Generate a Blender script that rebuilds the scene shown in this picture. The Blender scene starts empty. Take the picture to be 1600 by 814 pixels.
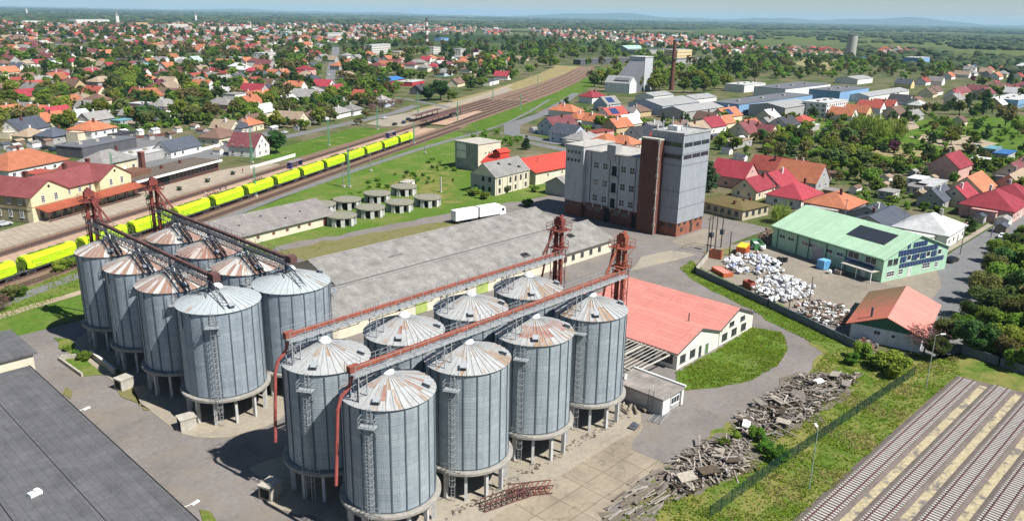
import bpy, math, random
import numpy as np
from mathutils import Vector, Matrix
R = math.radians
S = bpy.context.scene
COL = S.collection
rnd = random.Random(7)

# ------------------------------------------------------------------ camera (drone, 58 m above the yard)
HCAM = 58.0
FPX, PW, PH = 1238.0, 1600.0, 814.0
TH = math.atan(0.020)
PITCH = math.atan((407.0 - 24.5) * math.cos(TH) / FPX)
HAZE_D = 4.6e-5
A0 = 0.751                                     # azimuth of the silo rows seen from the camera
ca, sa = math.cos(A0), math.sin(A0)
FH = Vector((ca, sa, 0)); RH = Vector((sa, -ca, 0)); UP = Vector((0, 0, 1))
fwd = FH * math.cos(PITCH) - UP * math.sin(PITCH)
up0 = FH * math.sin(PITCH) + UP * math.cos(PITCH)
rgt = RH * math.cos(TH) + up0 * math.sin(TH)
upv = up0 * math.cos(TH) - RH * math.sin(TH)
def at(px, py, z=0.0):
    """survey helper: the ground point (site metres) that the photograph shows at a pixel"""
    d = fwd + rgt * ((px - 800.0) / FPX) - upv * ((py - 407.0) / FPX)
    t = (z - HCAM) / d.z
    return Vector((d.x * t, d.y * t, z))
cam = bpy.data.cameras.new('camera'); camo = bpy.data.objects.new('camera', cam); COL.objects.link(camo)
camo.matrix_world = Matrix(((rgt.x, upv.x, -fwd.x, 0), (rgt.y, upv.y, -fwd.y, 0), (rgt.z, upv.z, -fwd.z, HCAM), (0, 0, 0, 1)))
cam.sensor_fit = 'HORIZONTAL'; cam.sensor_width = 36.0; cam.lens = 36.0 * FPX / PW
cam.clip_start = 0.5; cam.clip_end = 60000
S.camera = camo

# ------------------------------------------------------------------ light
SUN_EL = R(52)
shadow = Vector((-0.20, 1.0, 0)).normalized()
tosun = (-shadow) * math.cos(SUN_EL) + UP * math.sin(SUN_EL)
w = bpy.data.worlds.new('World'); S.world = w; w.use_nodes = True
nt = w.node_tree; bg = nt.nodes['Background']
sky = nt.nodes.new('ShaderNodeTexSky'); sky.sky_type = 'NISHITA'; sky.sun_disc = False
sky.sun_elevation = SUN_EL; sky.sun_rotation = math.atan2(tosun.x, tosun.y)
sky.altitude = 100; sky.air_density = 1.0; sky.dust_density = 0.1; sky.ozone_density = 4.0
nt.links.new(sky.outputs[0], bg.inputs[0]); bg.inputs[1].default_value = 0.05
sl = bpy.data.lights.new('sun', 'SUN'); sl.energy = 5.0; sl.angle = R(0.5); sl.color = (1.0, 0.97, 0.925)
so = bpy.data.objects.new('sun', sl); COL.objects.link(so)
so.rotation_euler = tosun.to_track_quat('Z', 'Y').to_euler(); so.location = (0, 0, 200)
S.view_settings.view_transform = 'Standard'; S.view_settings.look = 'None'
S.view_settings.exposure = 0.72; S.view_settings.gamma = 1.0; S.view_settings.use_curve_mapping = False
S.cycles.max_bounces = 5; S.cycles.diffuse_bounces = 2; S.cycles.glossy_bounces = 2; S.cycles.transmission_bounces = 2
S.cycles.transparent_max_bounces = 6; S.cycles.volume_bounces = 0
S.cycles.use_denoising = True
try:
    S.cycles.denoiser = 'OPENIMAGEDENOISE'; S.cycles.denoising_input_passes = 'RGB_ALBEDO_NORMAL'; S.cycles.denoising_prefilter = 'ACCURATE'
except Exception: pass
try: S.cycles.volume_step_rate = 4
except Exception: pass

# ------------------------------------------------------------------ materials
MATS = {}
def newmat(name):
    m = bpy.data.materials.new(name); m.use_nodes = True
    nt = m.node_tree; b = nt.nodes['Principled BSDF']
    return m, nt, b
def N(nt, typ, **k):
    n = nt.nodes.new(typ)
    for a, v in k.items(): setattr(n, a, v)
    return n
def coords(nt, kind='Object', scale=(1, 1, 1), rot=(0, 0, 0)):
    tc = N(nt, 'ShaderNodeTexCoord'); mp = N(nt, 'ShaderNodeMapping')
    mp.inputs['Scale'].default_value = scale; mp.inputs['Rotation'].default_value = rot
    nt.links.new(tc.outputs[kind], mp.inputs[0]); return mp.outputs[0]
def noise(nt, vec, scale, detail=4, rough=.6):
    n = N(nt, 'ShaderNodeTexNoise'); n.inputs['Scale'].default_value = scale
    n.inputs['Detail'].default_value = detail; n.inputs['Roughness'].default_value = rough
    if vec is not None: nt.links.new(vec, n.inputs['Vector'])
    return n.outputs[0]
def ramp(nt, fac, stops):
    r = N(nt, 'ShaderNodeValToRGB'); e = r.color_ramp.elements
    while len(e) < len(stops): e.new(0.5)
    for i, (p, c) in enumerate(stops):
        e[i].position = p; e[i].color = (*c, 1) if len(c) == 3 else c
    nt.links.new(fac, r.inputs[0]); return r.outputs[0]
def mix(nt, fac, a, b, mode='MIX'):
    m = N(nt, 'ShaderNodeMix', data_type='RGBA', blend_type=mode)
    for s, v in ((m.inputs[0], fac), (m.inputs[6], a), (m.inputs[7], b)):
        if isinstance(v, (int, float)): s.default_value = v
        elif isinstance(v, tuple): s.default_value = (*v, 1) if len(v) == 3 else v
        else: nt.links.new(v, s)
    return m.outputs[2]
def mth(nt, op, a, b=None):
    m = N(nt, 'ShaderNodeMath', operation=op)
    for i, v in enumerate((a, b)):
        if v is None: continue
        if isinstance(v, (int, float)): m.inputs[i].default_value = v
        else: nt.links.new(v, m.inputs[i])
    return m.outputs[0]
def bump(nt, b, h, strength=.3, dist=.05):
    bn = N(nt, 'ShaderNodeBump'); bn.inputs['Strength'].default_value = strength; bn.inputs['Distance'].default_value = dist
    nt.links.new(h, bn.inputs['Height']); nt.links.new(bn.outputs[0], b.inputs['Normal'])
def sc(c, k): return tuple(min(1, max(0, x * k)) for x in c)
def M(name, col, rough=.75, var=.22, scale=.6, metal=0.0, rand=0.0, col2=None, fine=0.0, spec=.3):
    """weathered solid colour: two octaves of noise between a darker and a lighter tone"""
    if name in MATS: return MATS[name]
    m, nt, b = newmat(name)
    v = coords(nt)
    f = noise(nt, v, scale, 5, .65)
    lo = sc(col, 1 - var) if col2 is None else col2
    c = ramp(nt, f, [(.32, lo), (.68, sc(col, 1 + var * .45))])
    if fine:
        f2 = noise(nt, v, fine, 3, .6)
        c = mix(nt, .35, c, ramp(nt, f2, [(.3, sc(col, .55)), (.7, sc(col, 1.25))]))
    if rand:
        oi = N(nt, 'ShaderNodeObjectInfo'); hs = N(nt, 'ShaderNodeHueSaturation')
        nt.links.new(mth(nt, 'ADD', mth(nt, 'MULTIPLY', oi.outputs['Random'], rand), 1 - rand / 2), hs.inputs['Value'])
        nt.links.new(c, hs.inputs['Color']); c = hs.outputs[0]
    nt.links.new(c, b.inputs['Base Color'])
    b.inputs['Roughness'].default_value = rough; b.inputs['Metallic'].default_value = metal
    b.inputs['Specular IOR Level'].default_value = spec
    MATS[name] = m
    return m

# ------------------------------------------------------------------ mesh builder
class MB:
    def __init__(s): s.v = []; s.f = []; s.m = []; s.uv = None
    def add(s, vs, fs, mi=0):
        o = len(s.v); s.v += [tuple(p) for p in vs]
        s.f += [tuple(i + o for i in f) for f in fs]; s.m += [mi] * len(fs)
    def box(s, c, d, rz=0.0, mi=0, tilt=None):
        x, y, z = d[0] / 2, d[1] / 2, d[2] / 2
        vs = [Vector((i * x, j * y, k * z)) for k in (-1, 1) for j in (-1, 1) for i in (-1, 1)]
        if tilt is not None: vs = [tilt @ p for p in vs]
        if rz:
            q = Matrix.Rotation(rz, 3, 'Z'); vs = [q @ p for p in vs]
        c = Vector(c)
        s.add([p + c for p in vs], [(0, 2, 3, 1), (4, 5, 7, 6), (0, 1, 5, 4), (1, 3, 7, 5), (3, 2, 6, 7), (2, 0, 4, 6)], mi)
    def bb(s, x0, x1, y0, y1, z0, z1, mi=0):
        s.box(((x0 + x1) / 2, (y0 + y1) / 2, (z0 + z1) / 2), (abs(x1 - x0), abs(y1 - y0), abs(z1 - z0)), 0, mi)
    def bar(s, a, b, w, h=None, mi=0):
        a, b = Vector(a), Vector(b); h = h or w
        d = b - a; L = d.length
        if L < 1e-6: return
        d /= L; u = d.cross(UP)
        if u.length < 1e-3: u = Vector((1, 0, 0))
        u.normalize(); v = u.cross(d)
        vs = [p + u * (i * w / 2) + v * (j * h / 2) for p in (a, b) for j in (-1, 1) for i in (-1, 1)]
        s.add(vs, [(0, 1, 3, 2), (4, 6, 7, 5), (0, 4, 5, 1), (1, 5, 7, 3), (3, 7, 6, 2), (2, 6, 4, 0)], mi)
    def cyl(s, a, b, r0, r1=None, n=10, mi=0, cap=True):
        a, b = Vector(a), Vector(b); r1 = r0 if r1 is None else r1
        d = (b - a).normalized(); u = d.cross(UP)
        if u.length < 1e-3: u = Vector((1, 0, 0))
        u.normalize(); v = d.cross(u)
        vs = []
        for p, r in ((a, r0), (b, r1)):
            for k in range(n):
                t = 2 * math.pi * k / n; vs.append(p + u * (math.cos(t) * r) + v * (math.sin(t) * r))
        fs = [(k, (k + 1) % n, n + (k + 1) % n, n + k) for k in range(n)]
        if cap: fs += [tuple(range(n))[::-1], tuple(range(n, 2 * n))]
        s.add(vs, fs, mi)
    def tube(s, pts, r, n=8, mi=0):
        for a, b in zip(pts[:-1], pts[1:]): s.cyl(a, b, r, r, n, mi)
    def lathe(s, prof, n=24, c=(0, 0, 0), mi=0):
        c = Vector(c); vs = []
        for r, z in prof:
            for k in range(n):
                t = 2 * math.pi * k / n; vs.append(c + Vector((math.cos(t) * r, math.sin(t) * r, z)))
        fs = []
        for i in range(len(prof) - 1):
            for k in range(n):
                fs.append((i * n + k, i * n + (k + 1) % n, (i + 1) * n + (k + 1) % n, (i + 1) * n + k))
        s.add(vs, fs, mi)
    def prism(s, poly, z0, z1, mi=0, sides=True):
        n = len(poly); ar = sum(poly[i][0] * poly[(i + 1) % n][1] - poly[(i + 1) % n][0] * poly[i][1] for i in range(n))
        if ar < 0: poly = poly[::-1]
        vs = [(p[0], p[1], z0) for p in poly] + [(p[0], p[1], z1) for p in poly]
        fs = [tuple(range(n, 2 * n))]
        if sides: fs += [(i, (i + 1) % n, n + (i + 1) % n, n + i) for i in range(n)] + [tuple(range(n))[::-1]]
        s.add(vs, fs, mi)
    def quad(s, a, b, c, d, mi=0): s.add([a, b, c, d], [(0, 1, 2, 3)], mi)
    def slab(s, a, b, c, d, t, mi=0):
        """a roof sheet with thickness t below its top face a,b,c,d (counter-clockwise from outside)"""
        a, b, c, d = map(Vector, (a, b, c, d)); n = (b - a).cross(d - a).normalized()
        if n.z < 0: n = -n; b, d = d, b
        q = [a, b, c, d]; vs = q + [p - n * t for p in q]
        s.add(vs, [(0, 1, 2, 3), (7, 6, 5, 4), (0, 4, 5, 1), (1, 5, 6, 2), (2, 6, 7, 3), (3, 7, 4, 0)], mi)
    def mesh(s, name, mats, smooth=False):
        me = bpy.data.meshes.new(name)
        me.from_pydata([tuple(p) for p in s.v], [], s.f)
        for m in (mats if isinstance(mats, (list, tuple)) else [mats]): me.materials.append(m)
        if any(s.m): me.polygons.foreach_set('material_index', s.m)
        if smooth: me.polygons.foreach_set('use_smooth', [True] * len(s.f))
        me.update(); return me
    def build(s, name, mats, parent=None, loc=None, rz=0.0, smooth=False):
        return link(name, s.mesh(name, mats, smooth), parent, loc, rz)
def link(name, me, parent=None, loc=None, rz=0.0, scale=None):
    o = bpy.data.objects.new(name, me); COL.objects.link(o)
    if parent is not None: o.parent = parent
    if loc is not None: o.location = loc
    if rz: o.rotation_euler = (0, 0, rz)
    if scale is not None: o.scale = scale
    return o
def tag(o, label=None, cat=None, group=None, kind=None):
    if label: o['label'] = label
    if cat: o['category'] = cat
    if group: o['group'] = group
    if kind: o['kind'] = kind
    return o
def thing(name, label, cat, loc=(0, 0, 0), rz=0.0, group=None):
    o = bpy.data.objects.new(name, None); COL.objects.link(o)
    o.location = loc; o.rotation_euler = (0, 0, rz); o.empty_display_size = .5
    return tag(o, label, cat, group)
def kids(o): return [c for c in bpy.data.objects if c.parent == o]
def copy_tree(o, ch, loc, rz, label=None, group=None, scale=None):
    """a copy of a thing with copies of its parts; ch = [(part, [sub-parts])]"""
    r = o.copy(); COL.objects.link(r); r.location = loc; r.rotation_euler = (0, 0, rz)
    if scale is not None: r.scale = scale
    if label: r['label'] = label
    if group: r['group'] = group
    for p, subs in ch:
        c = p.copy(); COL.objects.link(c); c.parent = r
        for q in subs:
            d = q.copy(); COL.objects.link(d); d.parent = c
    return r
def tree_of(o):
    return [(p, [q for q in bpy.data.objects if q.parent == p]) for p in bpy.data.objects if p.parent == o]
def struct(name, mb, m, kind='structure'):
    o = mb.build(name, m); o['kind'] = kind; return o
def ragged(poly, amp, seed=1):
    r = random.Random(seed); out = []
    for a, b in zip(poly, poly[1:] + poly[:1]):
        a, b = Vector((a[0], a[1])), Vector((b[0], b[1])); L = (b - a).length; n = max(1, int(L / max(1.6, a.length / 60))); d = (b - a).normalized(); q = Vector((-d.y, d.x))
        for k in range(n): p = a.lerp(b, k / n) + q * r.gauss(0, amp) * (1 if k else .3); out.append((p.x, p.y))
    return out
def sheet(name, poly, z, m, kind='structure'):
    amp = {'grass': .55, 'rough': .9, 'yard': .5, 'garde': .5, 'rubbl': 1.2, 'acces': .4, 'meado': .5, 'concr': .25, 'scrap': .4, 'soil_': .7}.get(name[:5], 0)
    if amp: poly = ragged(list(poly), amp, len(name) + int(z * 1000))
    mb = MB(); mb.prism([(p[0], p[1]) for p in poly], z - .02, z, sides=False)
    return struct(name, mb, m, kind)
def pix(pts, z=0.0): return [at(x, y, z) for x, y in pts]
def inpoly(x, y, poly):
    c = False; n = len(poly); j = n - 1
    for i in range(n):
        xi, yi, xj, yj = poly[i][0], poly[i][1], poly[j][0], poly[j][1]
        if (yi > y) != (yj > y) and x < (xj - xi) * (y - yi) / (yj - yi) + xi: c = not c
        j = i
    return c

# rail line: t metres along the lime train from the first gap seen, o metres to the station side
RP0 = Vector((47, 194, 0)); RD = Vector((.893, .450, 0)).normalized(); RN = Vector((-RD.y, RD.x, 0))
RAZ = math.atan2(RD.y, RD.x)
def rail(t, o, z=0.0):
    c = 1.8e-4 * max(0.0, t - 420) ** 2
    p = RP0 + RD * t + RN * (o + c); return Vector((p.x, p.y, z))
def to_px(p):
    d = Vector(p) - Vector((0, 0, HCAM)); zz = d.dot(fwd)
    return (800 + FPX * d.dot(rgt) / zz, 407 - FPX * d.dot(upv) / zz, zz)
OCC = []          # (x, y, r) footprints kept free of trees
def occ(x, y, r): OCC.append((x, y, r))
def clear(x, y, r=0.0):
    return all((x - a) ** 2 + (y - b) ** 2 > (c + r) ** 2 for a, b, c in OCC)
# ------------------------------------------------------------------ ground materials
def ground_mat():
    m, nt, b = newmat('garden and field ground'); v = coords(nt)
    dist = N(nt, 'ShaderNodeVectorMath', operation='LENGTH'); nt.links.new(v, dist.inputs[0])
    g = ramp(nt, noise(nt, v, .045, 6, .62), [(.28, (.05, .08, .022)), (.42, (.08, .115, .03)), (.50, (.13, .135, .055)), (.58, (.17, .145, .085)), (.68, (.22, .19, .125)), (.78, (.29, .26, .20))])
    g2 = ramp(nt, noise(nt, v, .6, 5, .7), [(.3, (.35, .38, .35)), (.7, (1, 1, 1))])
    g = mix(nt, .7, g, g2, 'MULTIPLY')
    vo = N(nt, 'ShaderNodeTexVoronoi'); vo.inputs['Scale'].default_value = .0022; nt.links.new(v, vo.inputs['Vector'])
    sep = N(nt, 'ShaderNodeSeparateColor'); nt.links.new(vo.outputs['Color'], sep.inputs[0])
    far = ramp(nt, sep.outputs[0], [(0, (.028, .05, .018)), (.3, (.04, .065, .02)), (.5, (.06, .085, .028)), (.68, (.08, .11, .038)), (.85, (.15, .15, .08)), (1, (.045, .065, .025))])
    far = mix(nt, .5, far, ramp(nt, noise(nt, v, .01, 6, .7), [(.3, (.4, .45, .4)), (.7, (1.1, 1.1, 1.1))]), 'MULTIPLY')
    f = N(nt, 'ShaderNodeMapRange'); f.inputs[1].default_value = 900; f.inputs[2].default_value = 1800; nt.links.new(dist.outputs['Value'], f.inputs[0])
    nt.links.new(mix(nt, f.outputs[0], g, far), b.inputs['Base Color']); b.inputs['Roughness'].default_value = .95
    b.inputs['Specular IOR Level'].default_value = .1
    return m
def grass_mat(name, dark, light, straw, amount=.35, sc1=.12):
    m, nt, b = newmat(name); v = coords(nt)
    a = ramp(nt, noise(nt, v, .9, 6, .75), [(.3, dark), (.68, light)])
    s = ramp(nt, noise(nt, v, sc1, 6, .7), [(.62 - amount * .5, (0, 0, 0)), (.78 - amount * .5, (1, 1, 1))])
    c = mix(nt, s, a, mix(nt, .5, straw, a))
    c = mix(nt, .55, c, ramp(nt, noise(nt, v, 5, 4, .7), [(.3, (.35, .35, .35)), (.7, (1.2, 1.2, 1.2))]), 'MULTIPLY')
    nt.links.new(c, b.inputs['Base Color']); b.inputs['Roughness'].default_value = .95; b.inputs['Specular IOR Level'].default_value = .08
    bump(nt, b, noise(nt, v, 4, 4, .7), .8, .15)
    return m
def pave_mat(name, col, patch=.25, crack=.5, joints=None, stain=(.1, .09, .08), warm=(.20, .17, .13)):
    m, nt, b = newmat(name); v = coords(nt)
    c = ramp(nt, noise(nt, v, .09, 7, .68), [(.28, sc(col, 1 - patch)), (.5, col), (.72, sc(col, 1 + patch))])
    c = mix(nt, .55, c, ramp(nt, noise(nt, v, 1.3, 6, .75), [(.25, (.55, .55, .56)), (.75, (1.22, 1.2, 1.17))]), 'MULTIPLY')
    wm = ramp(nt, noise(nt, v, .16, 5, .7), [(.48, (0, 0, 0)), (.70, (.75, .75, .75))])
    c = mix(nt, wm, c, warm)
    st = ramp(nt, noise(nt, v, .33, 4, .6), [(.62, (0, 0, 0)), (.74, (1, 1, 1))])
    c = mix(nt, mth(nt, 'MULTIPLY', st, .45), c, stain)
    vo = N(nt, 'ShaderNodeTexVoronoi', feature='DISTANCE_TO_EDGE'); vo.inputs['Scale'].default_value = .16
    w2 = N(nt, 'ShaderNodeVectorMath', operation='ADD'); nt.links.new(v, w2.inputs[0])
    nn = N(nt, 'ShaderNodeTexNoise'); nn.inputs['Scale'].default_value = .5; nt.links.new(v, nn.inputs['Vector'])
    s3 = N(nt, 'ShaderNodeVectorMath', operation='SCALE'); s3.inputs['Scale'].default_value = 3.0; nt.links.new(nn.outputs['Color'], s3.inputs[0])
    nt.links.new(s3.outputs[0], w2.inputs[1]); nt.links.new(w2.outputs[0], vo.inputs['Vector'])
    ck = ramp(nt, vo.outputs['Distance'], [(.0, (1, 1, 1)), (.016, (0, 0, 0))])
    c = mix(nt, mth(nt, 'MULTIPLY', ck, crack), c, (.05, .055, .03))
    if joints:
        br = N(nt, 'ShaderNodeTexBrick'); br.offset = .0; br.inputs['Scale'].default_value = 1.0
        br.inputs['Brick Width'].default_value = joints; br.inputs['Row Height'].default_value = joints * .8
        br.inputs['Mortar Size'].default_value = .05; br.inputs['Color1'].default_value = (1, 1, 1, 1); br.inputs['Color2'].default_value = (.82, .82, .8, 1)
        br.inputs['Mortar'].default_value = (.35, .36, .28, 1); nt.links.new(v, br.inputs['Vector'])
        c = mix(nt, .9, c, br.outputs['Color'], 'MULTIPLY')
    nt.links.new(c, b.inputs['Base Color']); b.inputs['Roughness'].default_value = .9; b.inputs['Specular IOR Level'].default_value = .2
    bump(nt, b, noise(nt, v, 6, 3, .7), .25, .03)
    return m
def gravel_mat(name, col, var=.35):
    m, nt, b = newmat(name); v = coords(nt)
    c = ramp(nt, noise(nt, v, 3.5, 5, .8), [(.3, sc(col, 1 - var)), (.7, sc(col, 1 + var))])
    c = mix(nt, .5, c, ramp(nt, noise(nt, v, .2, 5, .7), [(.3, (.6, .58, .55)), (.7, (1.25, 1.22, 1.2))]), 'MULTIPLY')
    nt.links.new(c, b.inputs['Base Color']); b.inputs['Roughness'].default_value = .95; b.inputs['Specular IOR Level'].default_value = .15
    bump(nt, b, noise(nt, v, 7, 2, .7), .6, .06)
    return m
G_GRASS = grass_mat('mown and rough grass', (.035, .085, .010), (.12, .21, .022), (.30, .235, .10), .22)
G_LUSH = grass_mat('lush spring grass', (.050, .115, .012), (.135, .215, .032), (.24, .22, .08), .3, .07)
G_DRY = grass_mat('dry straw grass', (.10, .11, .03), (.32, .25, .12), (.40, .32, .17), .5)
G_ROUGH = grass_mat('trampled rough grass', (.07, .10, .02), (.16, .19, .045), (.27, .205, .12), .6, .22)
G_VERGE = grass_mat('patchy verge grass', (.045, .10, .012), (.13, .20, .028), (.33, .25, .10), .42, .16)
G_ASPH = pave_mat('worn asphalt', (.19, .172, .160), .24, .22)
G_ROAD = pave_mat('street asphalt', (.165, .165, .168), .10, .2, warm=(.18, .175, .16))
G_CONC = pave_mat('old concrete', (.29, .245, .185), .32, .4, 4.5, stain=(.16, .145, .11), warm=(.33, .27, .19))
G_PAD = pave_mat('pale concrete pad', (.295, .26, .205), .15, .2, None, stain=(.22, .2, .16), warm=(.34, .29, .21))
G_LOT = pave_mat('dusty scrapyard ground', (.235, .205, .165), .18, .3, stain=(.13, .115, .09), warm=(.27, .225, .16))
G_BALL = gravel_mat('brown rusty ballast', (.20, .135, .095))
G_BALL2 = gravel_mat('grey new ballast', (.150, .126, .112))
G_DIRT = gravel_mat('bare dirt track', (.34, .28, .20), .2)
SOIL = gravel_mat('dark soil with splinters', (.155, .135, .105), .45)
G_PLAT = pave_mat('salmon platform paving', (.47, .315, .225), .1, .05, 2.0, stain=(.33, .22, .16), warm=(.46, .33, .24))
G_PLAT1 = pave_mat('sandy platform paving', (.38, .32, .25), .1, .05, 2.0, stain=(.25, .21, .17), warm=(.4, .33, .25))
def strip(name, pts, width, z, m, kind='structure'):
    mb = MB(); L = []
    for i, p in enumerate(pts):
        a = pts[max(0, i - 1)]; b = pts[min(len(pts) - 1, i + 1)]
        d = (Vector((b[0] - a[0], b[1] - a[1], 0))).normalized(); n = Vector((-d.y, d.x, 0))
        wd = width[i] if isinstance(width, (list, tuple)) else width
        L.append((Vector((p[0], p[1], z)) - n * wd / 2, Vector((p[0], p[1], z)) + n * wd / 2))
    for (a, b), (c, d) in zip(L[:-1], L[1:]): mb.quad(a, c, d, b)
    return struct(name, mb, m, kind)

# one terrain sheet to the horizon (rings so that distant faces stay large)
mb = MB(); rings = [0, 60, 140, 300, 600, 1200, 2500, 5000, 9000, 15000]; n = 64
vs = [(0, 0, 0)]
for r in rings[1:]:
    for k in range(n):
        t = 2 * math.pi * k / n; vs.append((r * math.cos(t), r * math.sin(t), 0))
fs = [(0, 1 + k, 1 + (k + 1) % n) for k in range(n)]
for i in range(len(rings) - 2):
    a, b = 1 + i * n, 1 + (i + 1) * n
    fs += [(a + k, b + k, b + (k + 1) % n, a + (k + 1) % n) for k in range(n)]
mb.add(vs, fs); struct('terrain', mb, ground_mat())

# ---- around the site
sheet('grass_field', [rail(-60, -6), rail(262, -6), (262, 262), (236, 226), (232, 186), (206, 172), (150, 170), (80, 168), (46, 160), (10, 150), (-30, 140)], .02, G_LUSH)
sheet('yard_asphalt', [(2, 20), (60, 40), (150, 44), (176, 62), (186, 78), (192, 98), (216, 98), (216, 126), (208, 160), (200, 170), (176, 172), (130, 172), (84, 170), (47, 158), (33, 158), (16, 158), (2, 150)], .04, G_ASPH)
sheet('access_road', [at(430, 386), at(690, 336), at(800, 316), at(840, 318), at(800, 336), at(700, 346), at(560, 384), at(480, 412), at(420, 404)], .06, G_ASPH)
sheet('rough_strip', pix([(425, 395), (470, 386), (560, 368), (650, 352), (705, 346), (720, 352), (640, 372), (560, 390), (480, 410)]), .08, G_ROUGH)
sheet('grass_lawn', pix([(1050, 612), (1056, 582), (1120, 548), (1175, 512), (1222, 520), (1232, 545), (1215, 572), (1175, 594), (1120, 606), (1085, 608)]), .08, G_LUSH)
# everything right of the road: patchy grass up to the new sidings
sheet('grass_verge', pix([(850, 900), (1050, 728), (1100, 690), (1150, 655), (1215, 618), (1262, 585), (1284, 552), (1262, 536), (1330, 535), (1420, 565), (1500, 550), (1640, 600), (1700, 700), (1300, 1000)]), .07, G_VERGE)
sheet('grass_strip', pix([(1062, 420), (1080, 408), (1096, 420), (1200, 470), (1330, 534), (1300, 548), (1268, 536), (1215, 508), (1160, 478), (1100, 448)]), .09, G_LUSH)
sheet('scrapyard_lot', [(150, 46), (152, 52), (163, 92), (168, 96), (188, 97), (200, 96), (216, 90), (216, 50), (206, 40), (190, 38), (165, 40)], .06, G_LOT)
sheet('concrete_apron', pix([(640, 860), (560, 780), (700, 650), (975, 612), (1006, 664), (985, 702), (1044, 727), (1004, 748), (950, 800), (900, 860)]), .06, G_CONC)
strip('broken_edge', pix([(985, 648), (900, 694), (830, 735), (760, 770), (700, 812)]), [1.0, 1.5, 1.3, 1.6, 1.2], .085, SOIL)
sheet('concrete_floor', [(44, 62), (103, 62), (103, 88), (44, 88)], .07, G_PAD)
# the paler oblong in front of the mill and the manhole strip
sheet('concrete_slab', pix([(1000, 402), (1048, 392), (1090, 398), (1010, 418), (985, 424)]), .07, G_PAD)
sheet('mill_forecourt', pix([(1048, 378), (1100, 358), (1140, 362), (1110, 384), (1070, 388)]), .065, G_LOT)
for i, poly in enumerate(([(-40, 455), (0, 440), (118, 408), (135, 425), (128, 455), (70, 478), (-40, 520)],)):
    sheet('grass_patch', pix(poly), .05, G_LUSH)
strip('dirt_track', pix([(-30, 505), (40, 482), (110, 462), (150, 450), (240, 428)]), 2.6, .075, G_DIRT)
for i, pl in enumerate(([(312, 796), (330, 800), (345, 830), (320, 830)], [(100, 606), (116, 612), (112, 624), (98, 616)], [(168, 574), (190, 578), (216, 622), (236, 640), (222, 642), (184, 604)], [(84, 528), (108, 530), (128, 566), (104, 562)], [(1098, 395), (1140, 388), (1150, 396), (1112, 404)])): sheet('grass_weeds', pix(pl), .13 + i * .002, G_ROUGH if i % 3 else G_VERGE)
# railway
def band(name, o0, o1, t0, t1, z, m, step=20, kind='structure', h=0):
    mb = MB(); ts = np.arange(t0, t1 + 1, step)
    for a, b in zip(ts[:-1], ts[1:]):
        f0 = o0 if not callable(o0) else None
        p = [rail(a, o0(a) if callable(o0) else o0, z), rail(b, o0(b) if callable(o0) else o0, z), rail(b, o1(b) if callable(o1) else o1, z), rail(a, o1(a) if callable(o1) else o1, z)]
        mb.quad(*p)
        if h:
            for q, r_ in ((p[0], p[1]), (p[2], p[3])):
                mb.quad(r_, q, q - UP * h, r_ - UP * h)
    return struct(name, mb, m, kind)
T0, T1 = -80, 860
band('railway_ballast', -7, 4.4, T0, 282, .10, G_BALL)
band('railway_ballast', 15.6, 22.2, T0, 282, .10, G_BALL)
band('railway_ballast', lambda t: -4 + max(0, t - 480) * .012, lambda t: 33 - max(0, t - 420) * .03, 280, T1, .10, G_BALL)
band('railway_verge', lambda t: -22, lambda t: -4, 262, T1, .06, G_GRASS)
band('railway_verge', lambda t: 33 - max(0, t - 420) * .03, lambda t: 50, 330, T1, .06, G_DRY)
band('station_platform', 4.4, 15.6, T0, 278, .55, G_PLAT, h=.5)
band('station_platform', lambda t: 22.2, lambda t: 30 if t > 130 else 36, T0, 150, .5, G_PLAT1, h=.45)
band('grass_bank', 22.3, 46, 150, 262, .06, G_GRASS)
band('platform_path', 22.3, 25, 150, 330, .09, G_BALL)
strip('gravel_path', [rail(-70, -11), rail(15, -10.5), rail(92, -7.8), rail(150, -9.5), rail(201, -12.5), rail(240, -17), rail(262, -20)], 3.4, .08, G_ROAD)
strip('gravel_path', [rail(262, -20), rail(300, -22), rail(360, -19), rail(440, -12)], 2.2, .08, G_ROAD)
sheet('station_forecourt', pix([(100, 240), (105, 214), (150, 222), (250, 210), (300, 236), (420, 205), (440, 214), (300, 262), (210, 262), (150, 255)]), .06, G_ROAD)
sheet('car_park', pix([(572, 194), (600, 184), (660, 172), (740, 152), (790, 136), (802, 140), (740, 168), (690, 188), (640, 198), (600, 198)]), .07, G_PAD)
strip('street', pix([(440, 216), (500, 203), (560, 190), (620, 176), (650, 165)]), 7, .075, G_ROAD)
strip('street', pix([(522, 150), (516, 128), (518, 108), (522, 92), (524, 84), (525, 74)]), [8, 8, 9, 10, 11, 12], .075, G_ROAD)
strip('street', pix([(150, 200), (110, 218), (60, 232), (-30, 250)]), 7, .075, G_ROAD)
strip('street', pix([(620, 153), (660, 160), (720, 172), (760, 172)]), 5, .08, G_ROAD)
strip('dirt_track', pix([(800, 133), (760, 148), (700, 172)]), 4, .085, G_DIRT)
strip('street', pix([(1010, 208), (990, 240), (870, 224), (800, 210), (800, 196), (850, 178), (880, 160), (900, 146)]), [6, 6, 8, 9, 9, 8, 7, 6], .075, G_ROAD)
strip('street', pix([(820, 222), (870, 232), (905, 240)]), 7, .077, G_ROAD)
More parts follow.
